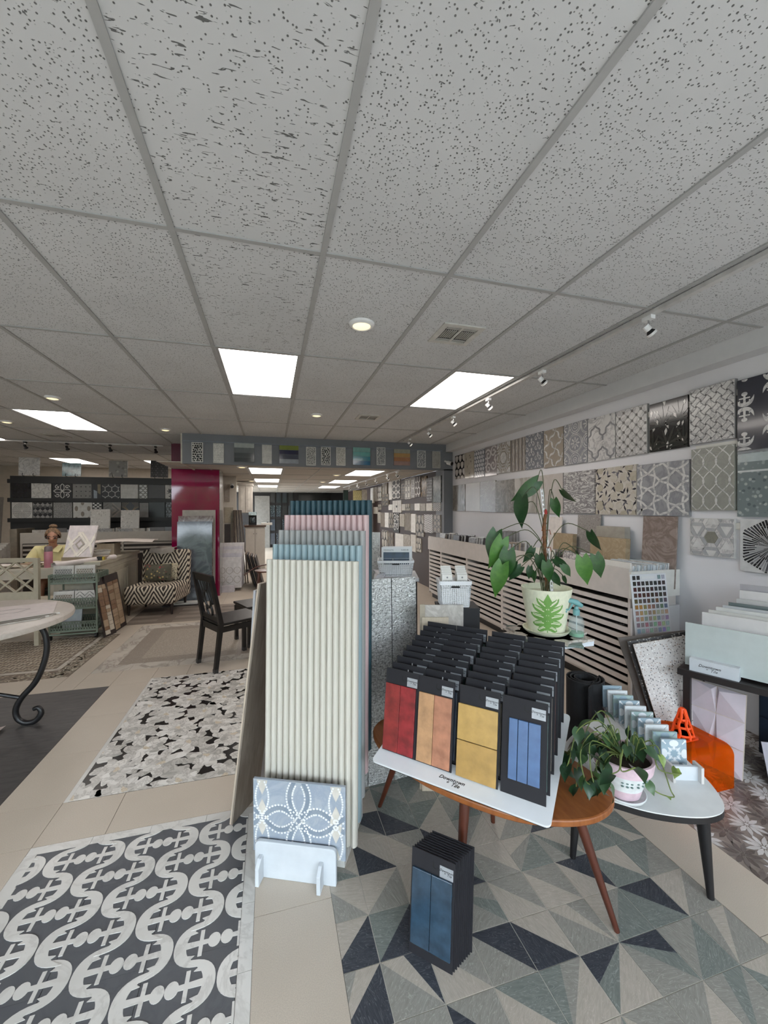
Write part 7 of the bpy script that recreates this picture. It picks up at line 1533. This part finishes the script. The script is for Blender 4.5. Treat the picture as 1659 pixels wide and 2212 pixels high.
black_chair((-.5625, 4.175, 0), -1.026, 'black dining chair with pierced oval back beside the peony floor'); black_chair((.10, 5.0, 0), 2.0, 'second black chair mostly hidden behind the fluted panels')
# ================================================================== PERSON
hc = pd(112, 1163, 5.72); pr0 = V(hc.x-.02, hc.y+.10, 0)
t = thing('person', 'person in pale yellow shirt and glasses, hair in a bun, bent over papers', 'person', pr0, .30)
SK = plain((176,128,104), .55, var=.05)
def skin(name, verts, edges, rad, mat, root=0, sub=2):
    me = bpy.data.meshes.new(name); me.from_pydata(verts, edges, []); me.materials.append(mat); o = link(name, me, t); o.modifiers.new('skin', 'SKIN').use_smooth_shade = True
    if not me.skin_vertices: me.skin_vertices.new()
    for i, r in enumerate(rad): me.skin_vertices[0].data[i].radius = (r, r) if not isinstance(r, tuple) else r
    for i in range(len(rad)): me.skin_vertices[0].data[i].use_root = (i == root)
    m = o.modifiers.new('sub', 'SUBSURF'); m.levels = sub; m.render_levels = sub; return o
vs = [(0,0,.50),(0,-.02,.66),(0,-.045,.82),(0,-.06,.93),(0,-.085,1.00),(0,-.105,1.055),(0,-.13,1.10),(0,-.115,1.17),(0,-.10,1.215)]; es = [(i, i+1) for i in range(8)]; rd_ = [(.16,.12),(.14,.11),(.16,.11),(.14,.09),.05,.045,(.070,.082),(.076,.092),(.05,.06)]
for s in (-1, 1):
    b = len(vs); vs += [(s*.165,-.05,.935),(s*.245,-.13,.79),(s*.17,-.34,.795),(s*.13,-.40,.792)]; es += [(3, b),(b, b+1),(b+1, b+2),(b+2, b+3)]; rd_ += [.06,.045,.03,.024]
    hb = b+3
    for q in range(4): f = len(vs); dx = (q-1.5)*.018; vs += [(s*.13+dx-.01*s, -.445, .79),(s*.13+dx-.018*s, -.475-.008*(q in (1, 2)), .783)]; es += [(hb, f),(f, f+1)]; rd_ += [.009,.008]
    f = len(vs); vs += [(s*.095, -.415, .79),(s*.075, -.44, .785)]; es += [(hb, f),(f, f+1)]; rd_ += [.010,.008]
    b = len(vs); vs += [(s*.10,-.05,.49),(s*.11,-.40,.50),(s*.11,-.40,.08),(s*.11,-.50,.04)]; es += [(0, b),(b, b+1),(b+1, b+2),(b+2, b+3)]; rd_ += [.09,.065,.045,.035]
nf = len(vs); vs += [(0,-.215,1.105),(0,-.232,1.088)]; es += [(6, nf),(nf, nf+1)]; rd_ += [.016,.013]
skin('body', vs, es, rd_, SK)
SHIRT = plain((214,202,150), .75, var=.05, sc=9)
sv_ = [(0,.0,.52),(0,-.02,.66),(0,-.05,.82),(0,-.065,.935)]; se = [(0,1),(1,2),(2,3)]; sr_ = [(.185,.14),(.17,.13),(.19,.135),(.15,.11)]
for s in (-1, 1): b = len(sv_); sv_ += [(s*.17,-.05,.945),(s*.255,-.13,.80),(s*.215,-.235,.795)]; se += [(3, b),(b, b+1),(b+1, b+2)]; sr_ += [.078,.064,.058]
skin('shirt', sv_, se, sr_, SHIRT)
for s in (-1, 1): MB().add([(0,-.185,.93),(s*.075,-.15,1.01),(s*.115,-.165,.985),(s*.07,-.205,.915),(0,-.18,.945),(s*.07,-.12,1.02),(s*.12,-.14,.99),(s*.08,-.17,.92)], [(0,1,2,3),(4,7,6,5),(1,5,6,2),(2,6,7,3),(0,4,5,1),(0,3,7,4)]).build('collar', SHIRT, t)
HAIR = plain((112,88,66), .7, var=.35, sc=40, bump=.5)
hm = MB()
def hairf(u, v):
    a = 2*PI*u; front = max(0, -math.sin(a)); ph = v*PI*(.64-.26*front); wob = 1+.04*math.sin(9*a)+.03*math.sin(13*a+4*v); r = .096*wob
    z = 1.15+.105*math.cos(ph)*wob; k = math.sin(ph); lim = 1.0-.0*front
    zz = z
    return (r*k*math.cos(a)*.95, -.105+r*k*math.sin(a)*(1.0 if math.sin(a) > 0 else .92), zz)
hm.grid(hairf, 28, 12).build('hair', HAIR, t, True)
bun = MB().sphere((.0,-.05,1.275), .042, 14, 10, sc=(1.15,1.0,.8)); bun.build('hair_bun', HAIR, t, True)
GLS = plain((30,24,24), .3)
for s in (-1, 1): MB().tube([(s*.036+.028*math.cos(a), -.212-.0, 1.125+.019*math.sin(a)) for a in [2*PI*k/18 for k in range(19)]], .0042, 6).build('glasses_rim', GLS, t, True); MB().tube([(s*.064,-.21,1.13),(s*.088,-.11,1.14)], .0032, 6).build('glasses_arm', GLS, t, True); MB().sphere((s*.034,-.198,1.12), .012, 8, 6).build('eye', plain((60,44,38), .4), t, True)
MB().tube([(-.01,-.214,1.13),(0,-.217,1.133),(.01,-.214,1.13)], .0035, 6).build('glasses_bridge', GLS, t, True); MB().tube(smooth_open([(-.024,-.196,1.062),(0,-.206,1.060),(.024,-.196,1.062)], 4), .006, 6).build('mouth', plain((138,78,70), .5), t, True)
t = thing('task_chair', 'plain chair under the seated person, hidden by the work table', 'chair', pr0+V(0,.02,0), .3)
MB().box(-.22, -.22, .40, .22, .22, .44).build('seat', DKBROWN, t); MB().box(-.2, .20, .44, .2, .23, .80).build('backrest', DKBROWN, t)
for x in (-.19, .19):
    for y in (-.19, .19): MB().box(x-.015, y-.015, 0, x+.015, y+.015, .40).build('leg', DKBROWN, t)
